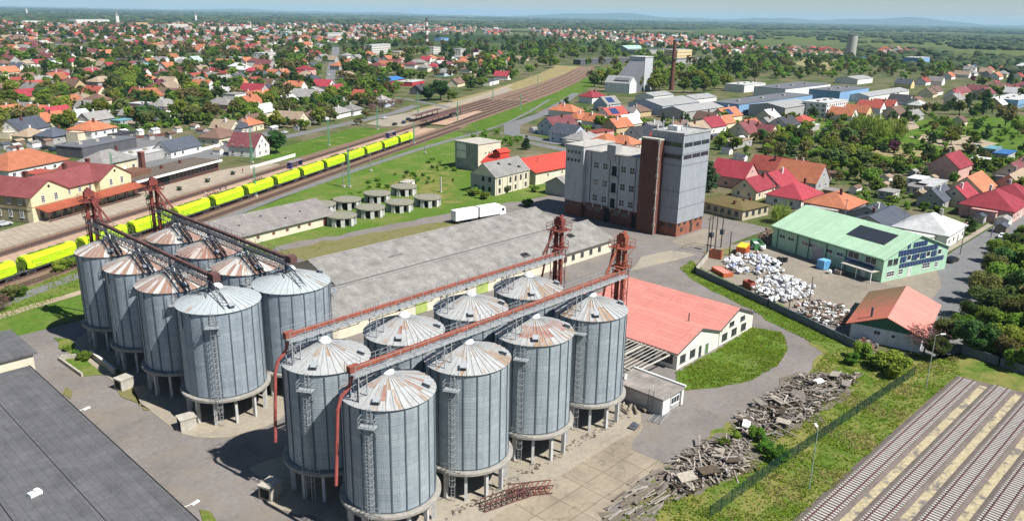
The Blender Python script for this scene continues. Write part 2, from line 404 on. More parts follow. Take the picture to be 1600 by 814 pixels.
# right-hand street with pale pavement
strip('street', [(150, 36), (196, 40), (214, 45), (230, 47), (260, 48), (330, 47), (420, 46)], [10, 12, 15, 12, 9, 9, 9], .07, G_ROAD)
strip('pavement', [(222, 54.5), (240, 54), (285, 53.5), (330, 53)], 1.6, .16, G_PAD)
strip('street', pix([(1100, 330), (1195, 300), (1240, 312), (1300, 340), (1360, 352), (1400, 372)]), 4, .07, G_DIRT)
sheet('garden_bed', pix([(1420, 214), (1480, 205), (1560, 225), (1500, 238)]), .06, G_DIRT)
sheet('garden_bed', pix([(1378, 226), (1460, 236), (1440, 250), (1340, 240)]), .06, G_DRY)
sheet('garden_bed', pix([(1350, 196), (1420, 186), (1440, 200), (1370, 212)]), .06, G_DIRT)
sheet('meadow', pix([(1260, 192), (1600, 182), (1640, 240), (1600, 262), (1400, 250), (1300, 232)]), .04, G_GRASS)
for pl in ([(1140, 660), (1195, 622), (1245, 582), (1350, 584), (1318, 625), (1262, 662), (1210, 692), (1158, 690)], [(1075, 705), (1118, 676), (1180, 682), (1182, 728), (1145, 752), (1105, 766), (1060, 782), (990, 814), (945, 820), (985, 760), (1040, 735)]): sheet('soil_patch', pix(pl), .10, SOIL)
# tanks ground: bare patches
sheet('rubble_ground', pix([(600, 290), (640, 268), (690, 262), (712, 282), (700, 300), (730, 318), (690, 318), (640, 292)]), .06, G_VERGE)
# far meadows and crop strips
FM = [grass_mat('spring crop', (.08, .105, .03), (.13, .16, .055), (.17, .18, .08), .1, .01), grass_mat('pale stubble field', (.24, .22, .10), (.33, .29, .13), (.36, .3, .15), .3, .01), grass_mat('orchard plantation', (.05, .085, .025), (.085, .12, .04), (.12, .13, .06), .2, .01)]
for i, (poly, mi) in enumerate([([(1080, 60), (1250, 56), (1420, 62), (1600, 70), (1600, 76), (1400, 74), (1200, 68), (1060, 66)], 0), ([(1480, 78), (1640, 80), (1640, 92), (1460, 92)], 0), ([(1100, 42), (1300, 48), (1640, 56), (1640, 62), (1250, 55), (1080, 52)], 2),
        ([(1220, 88), (1330, 96), (1320, 104), (1210, 96)], 0), ([(620, 33), (760, 36), (760, 38), (615, 36)], 1), ([(490, 31), (535, 32), (530, 33), (490, 33)], 1), ([(1040, 70), (1220, 73), (1220, 76), (1030, 75)], 1), ([(830, 45), (990, 50), (990, 53), (830, 50)], 0), ([(1280, 82), (1320, 84), (1318, 100), (1290, 112), (1240, 100)], 1)]):
    sheet('meadow', pix(poly), .10 + i * .01, FM[mi])
# ------------------------------------------------------------------ grain silos
def galv_mat(name, a, b_, streak=.5):
    m, nt, b = newmat(name)
    tc = N(nt, 'ShaderNodeTexCoord'); uv = tc.outputs['UV']
    br = N(nt, 'ShaderNodeTexBrick'); nt.links.new(uv, br.inputs['Vector'])
    br.inputs['Scale'].default_value = 1; br.inputs['Brick Width'].default_value = 1.659; br.inputs['Row Height'].default_value = .85
    br.inputs['Mortar Size'].default_value = .018; br.inputs['Color1'].default_value = (*a, 1); br.inputs['Color2'].default_value = (*b_, 1)
    br.inputs['Mortar'].default_value = (*sc(a, .72), 1); br.inputs['Bias'].default_value = -.1
    mp = N(nt, 'ShaderNodeMapping'); mp.inputs['Scale'].default_value = (1.4, .10, 1); nt.links.new(uv, mp.inputs[0])
    s = ramp(nt, noise(nt, mp.outputs[0], 1.0, 6, .7), [(.28, (.40, .44, .48)), (.50, (.90, .91, .92)), (.62, (1.0, 1.0, 1.0)), (.8, (1.2, 1.17, 1.12))])
    c = mix(nt, .75, br.outputs['Color'], s, 'MULTIPLY')
    c = mix(nt, .4, c, ramp(nt, noise(nt, uv, 3.2, 4, .7), [(.3, (.75, .77, .8)), (.7, (1.15, 1.15, 1.15))]), 'MULTIPLY')
    # rusty run-off close under the eave and at the foot
    nt.links.new(c, b.inputs['Base Color']); b.inputs['Roughness'].default_value = .5; b.inputs['Metallic'].default_value = .1
    b.inputs['Specular IOR Level'].default_value = .5
    # corrugation
    wv = N(nt, 'ShaderNodeTexWave', wave_type='BANDS', bands_direction='Y'); wv.inputs['Scale'].default_value = 1.6; nt.links.new(uv, wv.inputs['Vector'])
    bump(nt, b, wv.outputs[0], .35, .04)
    return m
def cone_mat(name, base, rust, amt, dirt=.3):
    """roof sheets: u = sector number, v = metres down the slope"""
    m, nt, b = newmat(name)
    tc = N(nt, 'ShaderNodeTexCoord'); sp = N(nt, 'ShaderNodeSeparateXYZ'); nt.links.new(tc.outputs['UV'], sp.inputs[0])
    fl = mth(nt, 'FLOOR', sp.outputs[0])
    row = mth(nt, 'GREATER_THAN', sp.outputs[1], 2.7)
    wn = N(nt, 'ShaderNodeTexWhiteNoise', noise_dimensions='2D'); cb = N(nt, 'ShaderNodeCombineXYZ')
    nt.links.new(fl, cb.inputs[0]); nt.links.new(row, cb.inputs[1]); nt.links.new(cb.outputs[0], wn.inputs['Vector'])
    oi = N(nt, 'ShaderNodeObjectInfo')
    cb.inputs[2].default_value = 0
    mp = N(nt, 'ShaderNodeMapping'); mp.inputs['Scale'].default_value = (2.2, .33, 1); nt.links.new(tc.outputs['UV'], mp.inputs[0])
    nz = noise(nt, mp.outputs[0], 1.0, 6, .75)
    f = mth(nt, 'ADD', mth(nt, 'MULTIPLY', nz, .9), mth(nt, 'MULTIPLY', wn.outputs[0], .55))
    k = ramp(nt, f, [(1.0 - amt, (0, 0, 0)), (min(.99, 1.0 - amt + .10), (.85, .85, .85))])
    c0 = ramp(nt, noise(nt, mp.outputs[0], 1.7, 5, .7), [(.3, sc(base, 1 - dirt)), (.65, sc(base, 1.08))])
    rc = ramp(nt, noise(nt, mp.outputs[0], 3.0, 4, .6), [(.3, sc(rust, .7)), (.7, (rust[0] * 1.3, rust[1] * 1.5, rust[2] * 1.4))])
    c = mix(nt, k, c0, rc)
    ob = coords(nt, 'Object')
    wmask = ramp(nt, noise(nt, ob, .22, 4, .6), [(.52, (0, 0, 0)), (.7, (.55, .55, .55))])
    c = mix(nt, wmask, c, mix(nt, .6, c, (.30, .25, .18)))
    nt.links.new(c, b.inputs['Base Color']); b.inputs['Roughness'].default_value = .5; b.inputs['Metallic'].default_value = .12
    return m
SILO_WALL = galv_mat('galvanised silo sheets', (.295, .34, .36), (.355, .40, .418))
SILO_WALL_OLD = galv_mat('older galvanised silo sheets', (.275, .322, .355), (.335, .38, .412))
ROOF_CLEAN = cone_mat('pale silo roof sheets', (.44, .445, .435), (.30, .17, .10), .16, .42)
ROOF_WHITE = cone_mat('blue grey silo roof sheets', (.42, .465, .475), (.30, .20, .13), .04, .18)
ROOF_RUSTY = cone_mat('rust streaked silo roof sheets', (.60, .57, .52), (.27, .115, .07), .40)
ROOF_RUSTY2 = cone_mat('heavily rusted silo roof sheets', (.58, .52, .47), (.24, .09, .055), .52)
RUST_PANEL = M('rusted roof panel', (.22, .085, .06), .9, .35, .9, col2=(.40, .33, .28), fine=5)
RIB_DARK = M('dark steel stiffener', (.10, .125, .145), .6, .2, 2)
SEAM = M('roof seam steel', (.33, .34, .34), .6, .3, 2)
CONC = M('weathered concrete', (.43, .40, .34), .9, .35, .8, fine=4)
LEGW = M('white painted concrete legs', (.52, .52, .50), .8, .35, .8)
STEEL = M('galvanised steel', (.40, .42, .43), .5, .25, 2, metal=.3)
STEEL_D = M('dark weathered steel', (.075, .085, .10), .6, .3, 2)
CAPW = M('white fibreglass cap', (.74, .74, .72), .6, .1)
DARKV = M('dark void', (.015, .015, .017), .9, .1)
RUST_O = M('orange red rusty paint', (.31, .08, .042), .8, .4, 1.4, col2=(.11, .045, .038), fine=3)
RUST_R = M('dark red primer', (.20, .045, .035), .8, .4, .7, col2=(.10, .035, .03))
RUST_B = M('brown rusty steel', (.13, .060, .048), .85, .4, .9, col2=(.07, .04, .04))
PIPE_R = M('faded red pipe paint', (.36, .09, .075), .6, .3, .6)
SR, Z1, Z2, Z3 = 5.28, 4.38, 17.27, 19.47
NR, NS = 20, 36
def cyl_mesh(name, r, z0, z1, n, mats):
    vs = []; fs = []; uvs = []
    for k in range(n):
        t = 2 * math.pi * k / n
        vs += [(r * math.cos(t), r * math.sin(t), z0), (r * math.cos(t), r * math.sin(t), z1)]
    for k in range(n):
        a, b = 2 * k, 2 * ((k + 1) % n); fs.append((a, b, b + 1, a + 1))
        u0, u1 = k / n * 2 * math.pi * SR, (k + 1) / n * 2 * math.pi * SR
        uvs += [(u0, z0), (u1, z0), (u1, z1), (u0, z1)]
    me = bpy.data.meshes.new(name); me.from_pydata(vs, [], fs); me.materials.append(mats)
    l = me.uv_layers.new(name='UVMap'); l.data.foreach_set('uv', [c for uv in uvs for c in uv])
    me.polygons.foreach_set('use_smooth', [True] * len(fs)); me.update(); return me
def cone_mesh(name, r, z0, z1, mats, rustset=(), off=0):
    rr = [.42, 2.0, 2.7, 4.2, r]; vs = []; fs = []; uvs = []; mi = []
    for q in rr:
        z = z1 - (z1 - z0) * q / r
        for k in range(NS):
            t = 2 * math.pi * k / NS; vs.append((q * math.cos(t), q * math.sin(t), z))
    for i in range(len(rr) - 1):
        for k in range(NS):
            a, b = i * NS + k, i * NS + (k + 1) % NS
            fs.append((a, a + NS, b + NS, b)); mi.append(1 if (k, i) in rustset else 0)
            uvs += [(k + .02 + off, rr[i]), (k + .02 + off, rr[i + 1]), (k + .98 + off, rr[i + 1]), (k + .98 + off, rr[i])]
    me = bpy.data.meshes.new(name); me.from_pydata(vs, [], fs)
    for m in mats: me.materials.append(m)
    l = me.uv_layers.new(name='UVMap'); l.data.foreach_set('uv', [c for uv in uvs for c in uv])
    me.polygons.foreach_set('material_index', mi); me.update(); return me
def silo_meshes(r, z2, z3):
    d = {}
    mb = MB()
    for k in range(NR):
        t = 2 * math.pi * k / NR; c, s = math.cos(t), math.sin(t)
        mb.box(((r + .05) * c, (r + .05) * s, (Z1 + z2) / 2), (.10, .14, z2 - Z1 - .02), t)
    for z in (z2 - .06, Z1 + .12):
        mb.lathe([(r + .015, z - .05), (r + .07, z - .05), (r + .07, z + .05), (r + .015, z + .05)], 60)
    d['stiffener'] = mb.mesh('stiffeners', RIB_DARK)
    mb = MB(); re = r + .22
    for k in range(NS):
        t = 2 * math.pi * (k) / NS; c, s = math.cos(t), math.sin(t); z = lambda q: z3 - (z3 - z2) * q / re
        mb.bar((.45 * c, .45 * s, z(.45) + .035), (re * c, re * s, z(re) + .035), .075, .07)
    d['seam'] = mb.mesh('roof_seams', SEAM)
    mb = MB(); mb.lathe([(0.01, .55), (.45, .45), (.75, .12), (.78, -.1)], 16, (0, 0, z3 - .12)); d['cap'] = mb.mesh('cap', CAPW)
    mb = MB(); ro = r + .66
    mb.lathe([(r - .9, 3.86), (ro - .12, 3.86), (ro, 3.98), (ro, 4.30), (ro - .06, 4.38), (r - .9, 4.38)], 48); d['ring'] = mb.mesh('ring_beam', M('grey ring concrete', (.31, .29, .255), .9, .4, 1.2, fine=5))
    mb = MB(); mb.lathe([(r - .3, 4.36), (r - .9, 3.7), (.5, 1.5), (.35, .9), (.01, .9)], 24); d['hopper'] = mb.mesh('hopper', STEEL_D)
    mb = MB(); mb.box((0, 0, 1.94), (.52, .36, 3.86)); d['leg'] = mb.mesh('leg', LEGW)
    # ladder with a cage, local x = outward
    mb = MB(); x = r + .22
    for s in (-.23, .23): mb.bar((x, s, .1), (x, s, z2 + .2), .06)
    for z in np.arange(.4, z2, .42): mb.bar((x, -.23, z), (x, .23, z), .035)
    for z in np.arange(2.6, z2 - 2.0, .85):
        P = [(x, -.34, z), (x + .35, -.4, z), (x + .72, -.2, z), (x + .72, .2, z), (x + .35, .4, z), (x, .34, z)]
        for a, b in zip(P[:-1], P[1:]): mb.bar(a, b, .04)
    for s in (-.4, .4): mb.bar((x + .35, s, 2.6), (x + .35, s, z2 - 2.2), .03)
    for s in (-.2, .2): mb.bar((x + .72, s, 2.6), (x + .72, s, z2 - 2.2), .03)
    d['ladder'] = mb.mesh('ladder', STEEL)
    mb = MB(); zp = z2 - 1.75                               # landing under the eave
    mb.bb(r + .1, r + 1.15, -.95, .95, zp - .08, zp)
    for s in (-.9, .9):
        mb.bar((r + .08, s, zp - 1.3), (r + 1.1, s, zp - .06), .07); mb.bar((r + 1.1, s, zp), (r + 1.1, s, zp + 1.1), .05)
        mb.bar((r + .1, s, zp + 1.08), (r + 1.1, s, zp + 1.08), .045); mb.bar((r + .1, s, zp + .55), (r + 1.1, s, zp + .55), .04)
    for q in (.55, 1.08): mb.bar((r + 1.1, -.9, zp + q), (r + 1.1, .9, zp + q), .045)
    mb.bar((r + 1.1, -.05, zp), (r + 1.1, -.05, zp + 1.1), .04)
    mb.bb(r + .1, r + .16, -.4, .4, zp + .25, zp + 1.35)
    d['landing'] = mb.mesh('landing', STEEL)
    mb = MB(); zq = Z1 + .05                                # little guard at the ring
    for s in (-1.1, 1.1): mb.bar((r + .55, s, zq), (r + .55, s, zq + 1.05), .045)
    for q in (.5, 1.05):
        mb.bar((r + .55, -1.1, zq + q), (r + .6, -.5, zq + q), .04); mb.bar((r + .6, .5, zq + q), (r + .55, 1.1, zq + q), .04)
    mb.bar((r + .55, -1.1, zq + .06), (r + .55, 1.1, zq + .06), .05)
    d['guard'] = mb.mesh('guard_rail', STEEL)
    mb = MB(); zr = z3 - (z3 - z2) * (r - .75) / (r + .22)   # roof hatch
    tl = Matrix.Rotation(math.atan2(z3 - z2, r), 3, 'Y')
    mb.box((r - .75, 0, zr + .28), (.72, .66, .42), 0, 0, tl); mb.box((r - .75, 0, zr + .53), (.86, .8, .06), 0, 1, tl)
    d['hatch'] = mb.mesh('hatch', [STEEL_D, STEEL])
    return d
SM = silo_meshes(SR, Z2, Z3); SMB = silo_meshes(5.80, Z2 + .1, Z3 + .15)
def silo(x, y, lad, label, wallm, roofm, group, big=False, rust=(), rot=0.0, dn=60):
    d = SMB if big else SM; r = 5.80 if big else SR; z2 = Z2 + .1 if big else Z2; z3 = Z3 + .15 if big else Z3
    t = thing('grain_silo', label, 'silo', (x, y, .08), 0, group)
    link('shell', cyl_mesh('shell', r, Z1, z2, 80, wallm), t, rz=rot)
    link('stiffeners', d['stiffener'], t, rz=rot)
    rf = link('roof', cone_mesh('roof', r + .22, z2, z3, [roofm, RUST_PANEL], rust, dn), t, rz=rot)
    link('seams', d['seam'], rf); link('cap', d['cap'], rf)
    link('hatch', d['hatch'], rf, rz=lad + .12)
    if not big: link('hatch', d['hatch'], rf, rz=lad + 1.75)
    else: link('hatch', d['hatch'], rf, rz=lad + 2.1)
    link('ring_beam', d['ring'], t); link('hopper', d['hopper'], t)
    for k in range(12):
        a = 2 * math.pi * (k + .5) / 12; link('leg', d['leg'], t, (math.cos(a) * (r - .25), math.sin(a) * (r - .25), 0), a)
    link('ladder', d['ladder'], t, rz=lad); link('landing', d['landing'], t, rz=lad); link('guard_rail', d['guard'], t, rz=lad)
    return t
XR = [50.2, 62.63, 75.05, 97.5 - 10.03]; XR = [50.23 + 12.42 * i for i in range(4)]
fr_lab = ['nearest pale roofed silo of the front row, with three rust brown roof panels',
          'pale roofed silo standing second in the front row, behind the one with rust panels',
          'silo with a broad rust brown ring across its pale roof, third in the front row',
          'pale roofed silo at the far end of the front row beside the red roofed hall']
bk_lab = ['second row silo with a red downpipe, beside the big clean roofed silo',
          'pale roofed silo in the second row with one small rusty roof patch',
          'pale roofed silo third along the second row under the orange conveyor',
          'pale roofed silo ending the second row near the warehouse']
rust_sets = [{(26, 0), (26, 1), (21, 0), (21, 1), (20, 1), (17, 0), (17, 1), (29, 1), (30, 1), (7, 1), (6, 1)}, set(), {(k, 1) for k in range(14, 33)} | {(k, 2) for k in range(24, 32)}, set()]
rust_sets[0] = {(k, i) for k in (17, 22, 29, 32, 1) for i in (1,)} | {(22, 2), (29, 2), (32, 2)}
rust_sets[2] = {(k, 1) for k in range(17, 36)} | {(k, 2) for k in list(range(18, 25)) + list(range(28, 34))}
for i in range(4):
    silo(XR[i], 65.76, R(-150 - 2 * i), fr_lab[i], SILO_WALL, ROOF_CLEAN, 'silos under the two orange conveyors', rust=rust_sets[i], rot=.1 * i, dn=60 + 7 * i)
    silo(XR[i], 78.07, R(-148 - 2 * i), bk_lab[i], SILO_WALL, ROOF_CLEAN, 'silos under the two orange conveyors', rust=({(21, 1), (21, 2)} if i == 1 else set()), rot=.1 * i, dn=90 + 7 * i)
YL = [143.3, 130.8, 118.2, 105.5]
l_lab = ['rust streaked roof silo at the far corner of the left block, by the grass', 'rust streaked roof silo second from the far end of the outer left row',
         'orange streaked roof silo next to the big silo of the outer left row', 'big bluish silo with clean roof and sunlit ladder, facing the dark flat roof']
m_lab = ['rust streaked roof silo ending the inner left row, by the second brown elevator', 'silo with the most heavily rusted red roof in the inner left row',
         'yellowish rust streaked roof silo next to the big clean silo beside the warehouse', 'big clean roofed silo between the warehouse roof and the orange conveyors']
for i in range(4):
    last = i == 3
    silo(49.3 if not last else 50.3, YL[i], R(-113 if not last else -126), l_lab[i], SILO_WALL_OLD, ROOF_WHITE if last else ROOF_RUSTY, 'silos under the two brown conveyors', big=last, rot=.13 * i, dn=150 + 11 * i)
    silo(61.6 if not last else 62.4, YL[i], R(-115 if not last else -33), m_lab[i], SILO_WALL_OLD, ROOF_WHITE if last else (ROOF_RUSTY2 if i == 1 else ROOF_RUSTY), 'silos under the two brown conveyors', big=last, rot=.13 * i, dn=210 + 11 * i)
# concrete pads with curved outline under the rows
def pad(name, cs, r, z):
    pts = []
    (x0, y0), (x1, y1) = cs
    d = Vector((x1 - x0, y1 - y0, 0)).normalized(); a0 = math.atan2(d.y, d.x)
    for k in range(13): a = a0 + math.pi / 2 + math.pi * k / 12; pts.append((x0 + r * math.cos(a), y0 + r * math.sin(a)))
    for k in range(13): a = a0 - math.pi / 2 + math.pi * k / 12; pts.append((x1 + r * math.cos(a), y1 + r * math.sin(a)))
    mb = MB(); mb.prism(pts, z - .12, z); return struct(name, mb, G_PAD)
pad('silo_pad', ((50.3, 143), (50.3, 105)), 8.9, .11); pad('silo_pad', ((62.3, 143), (62.3, 105)), 8.4, .115)
pad('silo_pad', ((50, 79), (88, 79)), 8.4, .12); pad('silo_pad', ((50, 65.5), (88, 65.5)), 8.0, .125)

# ------------------------------------------------------------------ conveyors over the silos
def conveyor_right(y, label, x0, x1):
    t = thing('roof_conveyor', label, 'conveyor', (0, y, 0), 0, 'orange conveyor bridges over the silos'); z = 21.0
    mb = MB(); mb.bb(x0, x1, -.22, .22, z, z + .42)
    for x in np.arange(x0 + 1, x1, 2.4): mb.bb(x, x + .1, -.25, .25, z - .03, z + .46)
    mb.bb(x0 - .3, x0 + 1.0, -.34, .34, z - .1, z + .58); mb.bb(x1 - 1.4, x1, -.45, .45, z - .1, z + .85)
    mb.build('trough', RUST_O, t)
    mb = MB()
    for q in (-1.12, -.96, -.8, -.64, -.48): mb.bb(x0 - .4, x1, q - .045, q + .045, z - .16, z - .10)
    for yy in (-1.22, -.45, .35): mb.bb(x0 - .4, x1, yy, yy + .07, z - .36, z - .17)
    for x in np.arange(x0, x1, 1.2): mb.bb(x, x + .06, -1.2, .4, z - .34, z - .2)
    mb.build('walkway', STEEL, t)
    mb = MB()
    for yy in (-1.27, .62):
        for x in np.arange(x0 - .3, x1, 2.05): mb.bar((x, yy, z - .15), (x, yy, z + 1.0), .055)
        mb.bar((x0 - .3, yy, z + 1.0), (x1, yy, z + 1.0), .035); mb.bar((x0 - .3, yy, z + .5), (x1, yy, z + .5), .03)
    for x in np.arange(x0, x1, 2.05): mb.bar((x, .30, z - .2), (x, .62, z - .15), .04)
    mb.build('railing', STEEL, t)
    for xs in XR:
        mb = MB(); mb.cyl((xs, 0, Z3 + .3), (xs, 0, z), .16, .16, 8); mb.build('spout', STEEL_D, t)
        mb = MB()
        for xx in (xs - 4.7, xs - 3.6):
            for yy in (-1.15, .35):
                zr = Z3 - (Z3 - Z2) * math.hypot(xx - xs, yy) / 5.5 + .08
                mb.bar((xx, yy, zr), (xx, yy, z - .3), .10)
        for yy in (-1.15, .35): mb.bar((xs - 4.7, yy, z - .5), (xs - 3.6, yy, Z2 + .9), .05)
        mb.bar((xs - 4.7, -1.15, z - .8), (xs - 4.7, .35, z - 1.8), .05)
        mb.build('support', STEEL, t)
        mb = MB()                                            # light lattice under the span
        for x in np.arange(xs - 6.2, xs + 6, 1.55):
            mb.bar((x, -.45, z - .36), (x + .78, -.45, z - .95), .05); mb.bar((x + .78, -.45, z - .95), (x + 1.55, -.45, z - .36), .05)
        mb.bb(xs - 5.4, xs + 5.4, -.49, -.42, z - 1.0, z - .93)
        mb.build('lattice', STEEL_D, t)
    mb = MB(); mb.bar((x0 + .1, -1.0, Z2 - .3), (x0 + .1, -1.0, z - .3), .11); mb.bar((x0 + .1, .5, Z2 - .3), (x0 + .1, .5, z - .3), .11)
    mb.bar((x0 + .1, -1.0, Z2), (x0 + .1, .5, z - .6), .06); mb.build('end_frame', STEEL_D, t)
    mb = MB(); mb.tube([(x0 + .2, -.2, z - .1), (x0 - .2, .1, 19.2), (x0 - 1.1, .5, 18.0), (x0 - 1.5, .6, 16.6), (x0 - 2.0, .9, 7.4)], .21, 10)
    mb.build('downpipe', PIPE_R, t)
    return t
conveyor_right(65.9, 'orange red rusty conveyor bridge with railings over the front silo row', 45.4, 95.0)
conveyor_right(79.0, 'orange red rusty conveyor bridge over the second silo row, ending at the grey warehouse', 45.6, 96.0)
def conveyor_left(x, label, y0, y1, cs):
    t = thing('roof_conveyor', label, 'conveyor', (x, 0, 0), 0, 'brown conveyor bridges over the left silos'); z = 21.2
    mb = MB(); mb.bb(-.24, .24, y0, y1, z, z + .5)
    for y in np.arange(y0 + .6, y1, 2.2): mb.bb(-.28, .28, y, y + .12, z - .03, z + .54)
    mb.bb(-.55, .55, y0 - .5, y0 + 1.1, z - .2, z + .9); mb.build('trough', RUST_B, t)
    mb = MB()
    for q in (-1.25, -1.05, -.85, -.65, -.45): mb.bb(q - .035, q + .035, y0, y1, z - .14, z - .08)
    mb.build('walkway', STEEL_D, t)
    mb = MB()
    for xx in (-1.3, .6):
        for y in np.arange(y0, y1, 2.0): mb.bar((xx, y, z - .1), (xx, y, z + 1.0), .045)
        mb.bar((xx, y0, z + 1.0), (xx, y1, z + 1.0), .035); mb.bar((xx, y0, z + .5), (xx, y1, z + .5), .03)
    mb.build('railing', STEEL_D, t)
    mb = MB(); zb = z - 1.35                                  # lattice truss between the silo tops
    for xx in (-1.1, .5):
        mb.bar((xx, y0, z - .2), (xx, y1, z - .2), .13); mb.bar((xx, y0 + 2, zb), (xx, y1, zb), .11)
        ys = np.arange(y0 + 2, y1, 1.5)
        for i, y in enumerate(ys): mb.bar((xx, y, zb), (xx, y + 1.5, z - .2) , .06); mb.bar((xx, y, zb), (xx, y, z - .2), .05)
    for y in np.arange(y0 + 2, y1, 1.5): mb.bar((-1.1, y, zb), (.5, y + 1.5, zb), .05); mb.bar((-1.1, y, zb), (.5, y, zb), .05)
    mb.build('truss', STEEL_D, t)
    for c in cs:
        mb = MB()
        for xx in (-1.5, .9):
            for dy in (-1.4, 1.4):
                mb.bar((xx, c + dy, Z3 - .55), (-.3 + (xx + .3) * .6, c + dy * .45, zb), .10)
        mb.bar((-1.3, c - 1.2, Z3 + .2), (.7, c + 1.2, Z3 + .2), .06); mb.bar((.7, c - 1.2, Z3 + .2), (-1.3, c + 1.2, Z3 + .2), .06)
        mb.cyl((-.3, c, Z3), (-.3, c, z), .2, .2, 8)
        # slanting struts to the eave draw truss and conveyor shadow as dark steel
        for xx in (-.75, .25):
            mb.bar((xx, c - .9, zb), (xx, c - 4.9, Z2 + .5), .12)
        for q in np.arange(0, 1, .16):
            p = Vector((0, c - .9 - 4.0 * q, zb + (Z2 + .5 - zb) * q)); mb.bar(p + Vector((-.75, 0, 0)), p + Vector((.25, -.6, -.32)), .05)
        mb.build('support', STEEL_D, t)
    return t
conveyor_left(49.4, 'brown rusty conveyor bridge on dark trusses over the outer left silo row', 104.0, 149.0, YL)
conveyor_left(61.9, 'brown rusty conveyor bridge on dark trusses over the inner left silo row, beside the warehouse', 104.0, 151.0, YL)

# ------------------------------------------------------------------ bucket elevators
def elevator(x, y, h, label, m, md, ax, group, to):
    t = thing('bucket_elevator', label, 'elevator', (x, y, 0.05), 0, group)
    ux, uy = ax
    for s in (-.55, .55):
        mb = MB(); mb.bb(s * ux - .26, s * ux + .26, s * uy - .26, s * uy + .26, 0, h - 1.3)
        for z in np.arange(2.4, h - 2, 2.4): mb.bb(s * ux - .33, s * ux + .33, s * uy - .33, s * uy + .33, z, z + .12)
        mb.build('casing', m, t)
    mb = MB(); mb.bb(-.42 - .38 * ux, .42 + .38 * ux, -.42 - .38 * uy, .42 + .38 * uy, h - 1.5, h - .5); mb.bb(-.3 - .2 * ux, .3 + .2 * ux, -.3 - .2 * uy, .3 + .2 * uy, h - .5, h - .1); mb.cyl((.3 * uy + .25, .3 * ux + .25, h - .2), (.9 * uy + .25, .9 * ux + .25, h - .2), .22, .22, 8); mb.bb(-.3 + .9 * uy, .3 + .9 * uy, -.3 + .9 * ux, .3 + .9 * ux, h - 1.3, h - .6)
    mb.build('head', m, t)
    mb = MB(); mb.bb(-1.1, 1.1, -.9, .9, 0, 1.4); mb.build('boot', md, t)
    for zp, w in ((h - 2.2, 1.45), (h - 5.2, 1.15)):
        mb = MB(); mb.bb(-w, w, -w, w, zp - .1, zp)
        for a in range(4):
            c = [(-w, -w), (w, -w), (w, w), (-w, w)]; p, q = c[a], c[(a + 1) % 4]
            for f in (0, .5): mb.bar((p[0] + (q[0] - p[0]) * f, p[1] + (q[1] - p[1]) * f, zp), (p[0] + (q[0] - p[0]) * f, p[1] + (q[1] - p[1]) * f, zp + 1.1), .06)
            for q_ in (.55, 1.1): mb.bar((*p, zp + q_), (*q, zp + q_), .05)
            mb.bar((p[0], p[1], zp), (p[0] * .4, p[1] * .4, zp - 1.6), .06)
        mb.build('platform', m, t)
    mb = MB()
    for s in (-.22, .22): mb.bar((s * uy + .75 * uy * 0 + .62 * uy - .9 * ux * 0, s * ux - .62 * ux, .3), (s * uy + .62 * uy, s * ux - .62 * ux, h - 2.2), .05)
    for z in np.arange(.6, h - 2.3, .5): mb.bar((-.22 * uy + .62 * uy, -.22 * ux - .62 * ux, z), (.22 * uy + .62 * uy, .22 * ux - .62 * ux, z), .04)
    mb.build('ladder', md, t)
    mb = MB()                                              # guy frame up to the conveyor level
    w = .85
    for p in ((-w, -w), (w, -w), (w, w), (-w, w)): mb.bar((*p, 0), (*p, h - 5.3), .09)
    for z in np.arange(1.5, h - 6, 3.2):
        c = [(-w, -w), (w, -w), (w, w), (-w, w)]
        for a in range(4): mb.bar((*c[a], z), (*c[(a + 1) % 4], z), .06); mb.bar((*c[a], z), (*c[(a + 1) % 4], z + 3.2), .05)
    mb.build('frame', md, t)
    for k, e in enumerate(to):
        mb = MB(); a = Vector((e[0], e[1], 0)).normalized() * .9; mb.tube([(a.x, a.y, h - 1.6), (a.x * 1.6, a.y * 1.6, h - 2.4), (e[0], e[1], e[2])], .17, 8)
        mb.build('chute', m, t)
    return t
G1 = 'red bucket elevators at the orange conveyors'; G2 = 'brown bucket elevators behind the left silos'
elevator(95.3, 66.3, 27.2, 'red bucket elevator with head platform beside the coral roofed hall', RUST_O, RUST_R, (0, 1), G1, [(-4.0, -.2, 21.6), (-2.6, 1.2, 17)])
elevator(96.0, 79.3, 27.2, 'dark red bucket elevator with head platform in front of the grey warehouse', RUST_R, RUST_R, (0, 1), G1, [(-4.0, -.2, 21.6), (-2.8, 1.2, 16)])
elevator(49.4, 150.2, 27.0, 'dark brown bucket elevator at the far left silo, in front of the station', RUST_R, RUST_B, (1, 0), G2, [(.3, -4.0, 21.8), (1.6, -4.4, 21.4), (3, 1, 14)])
elevator(61.9, 152.6, 27.0, 'dark brown bucket elevator behind the inner left silos, before the lime train', RUST_R, RUST_B, (1, 0), G2, [(.3, -4.0, 21.8), (1.6, -4.4, 21.4)])
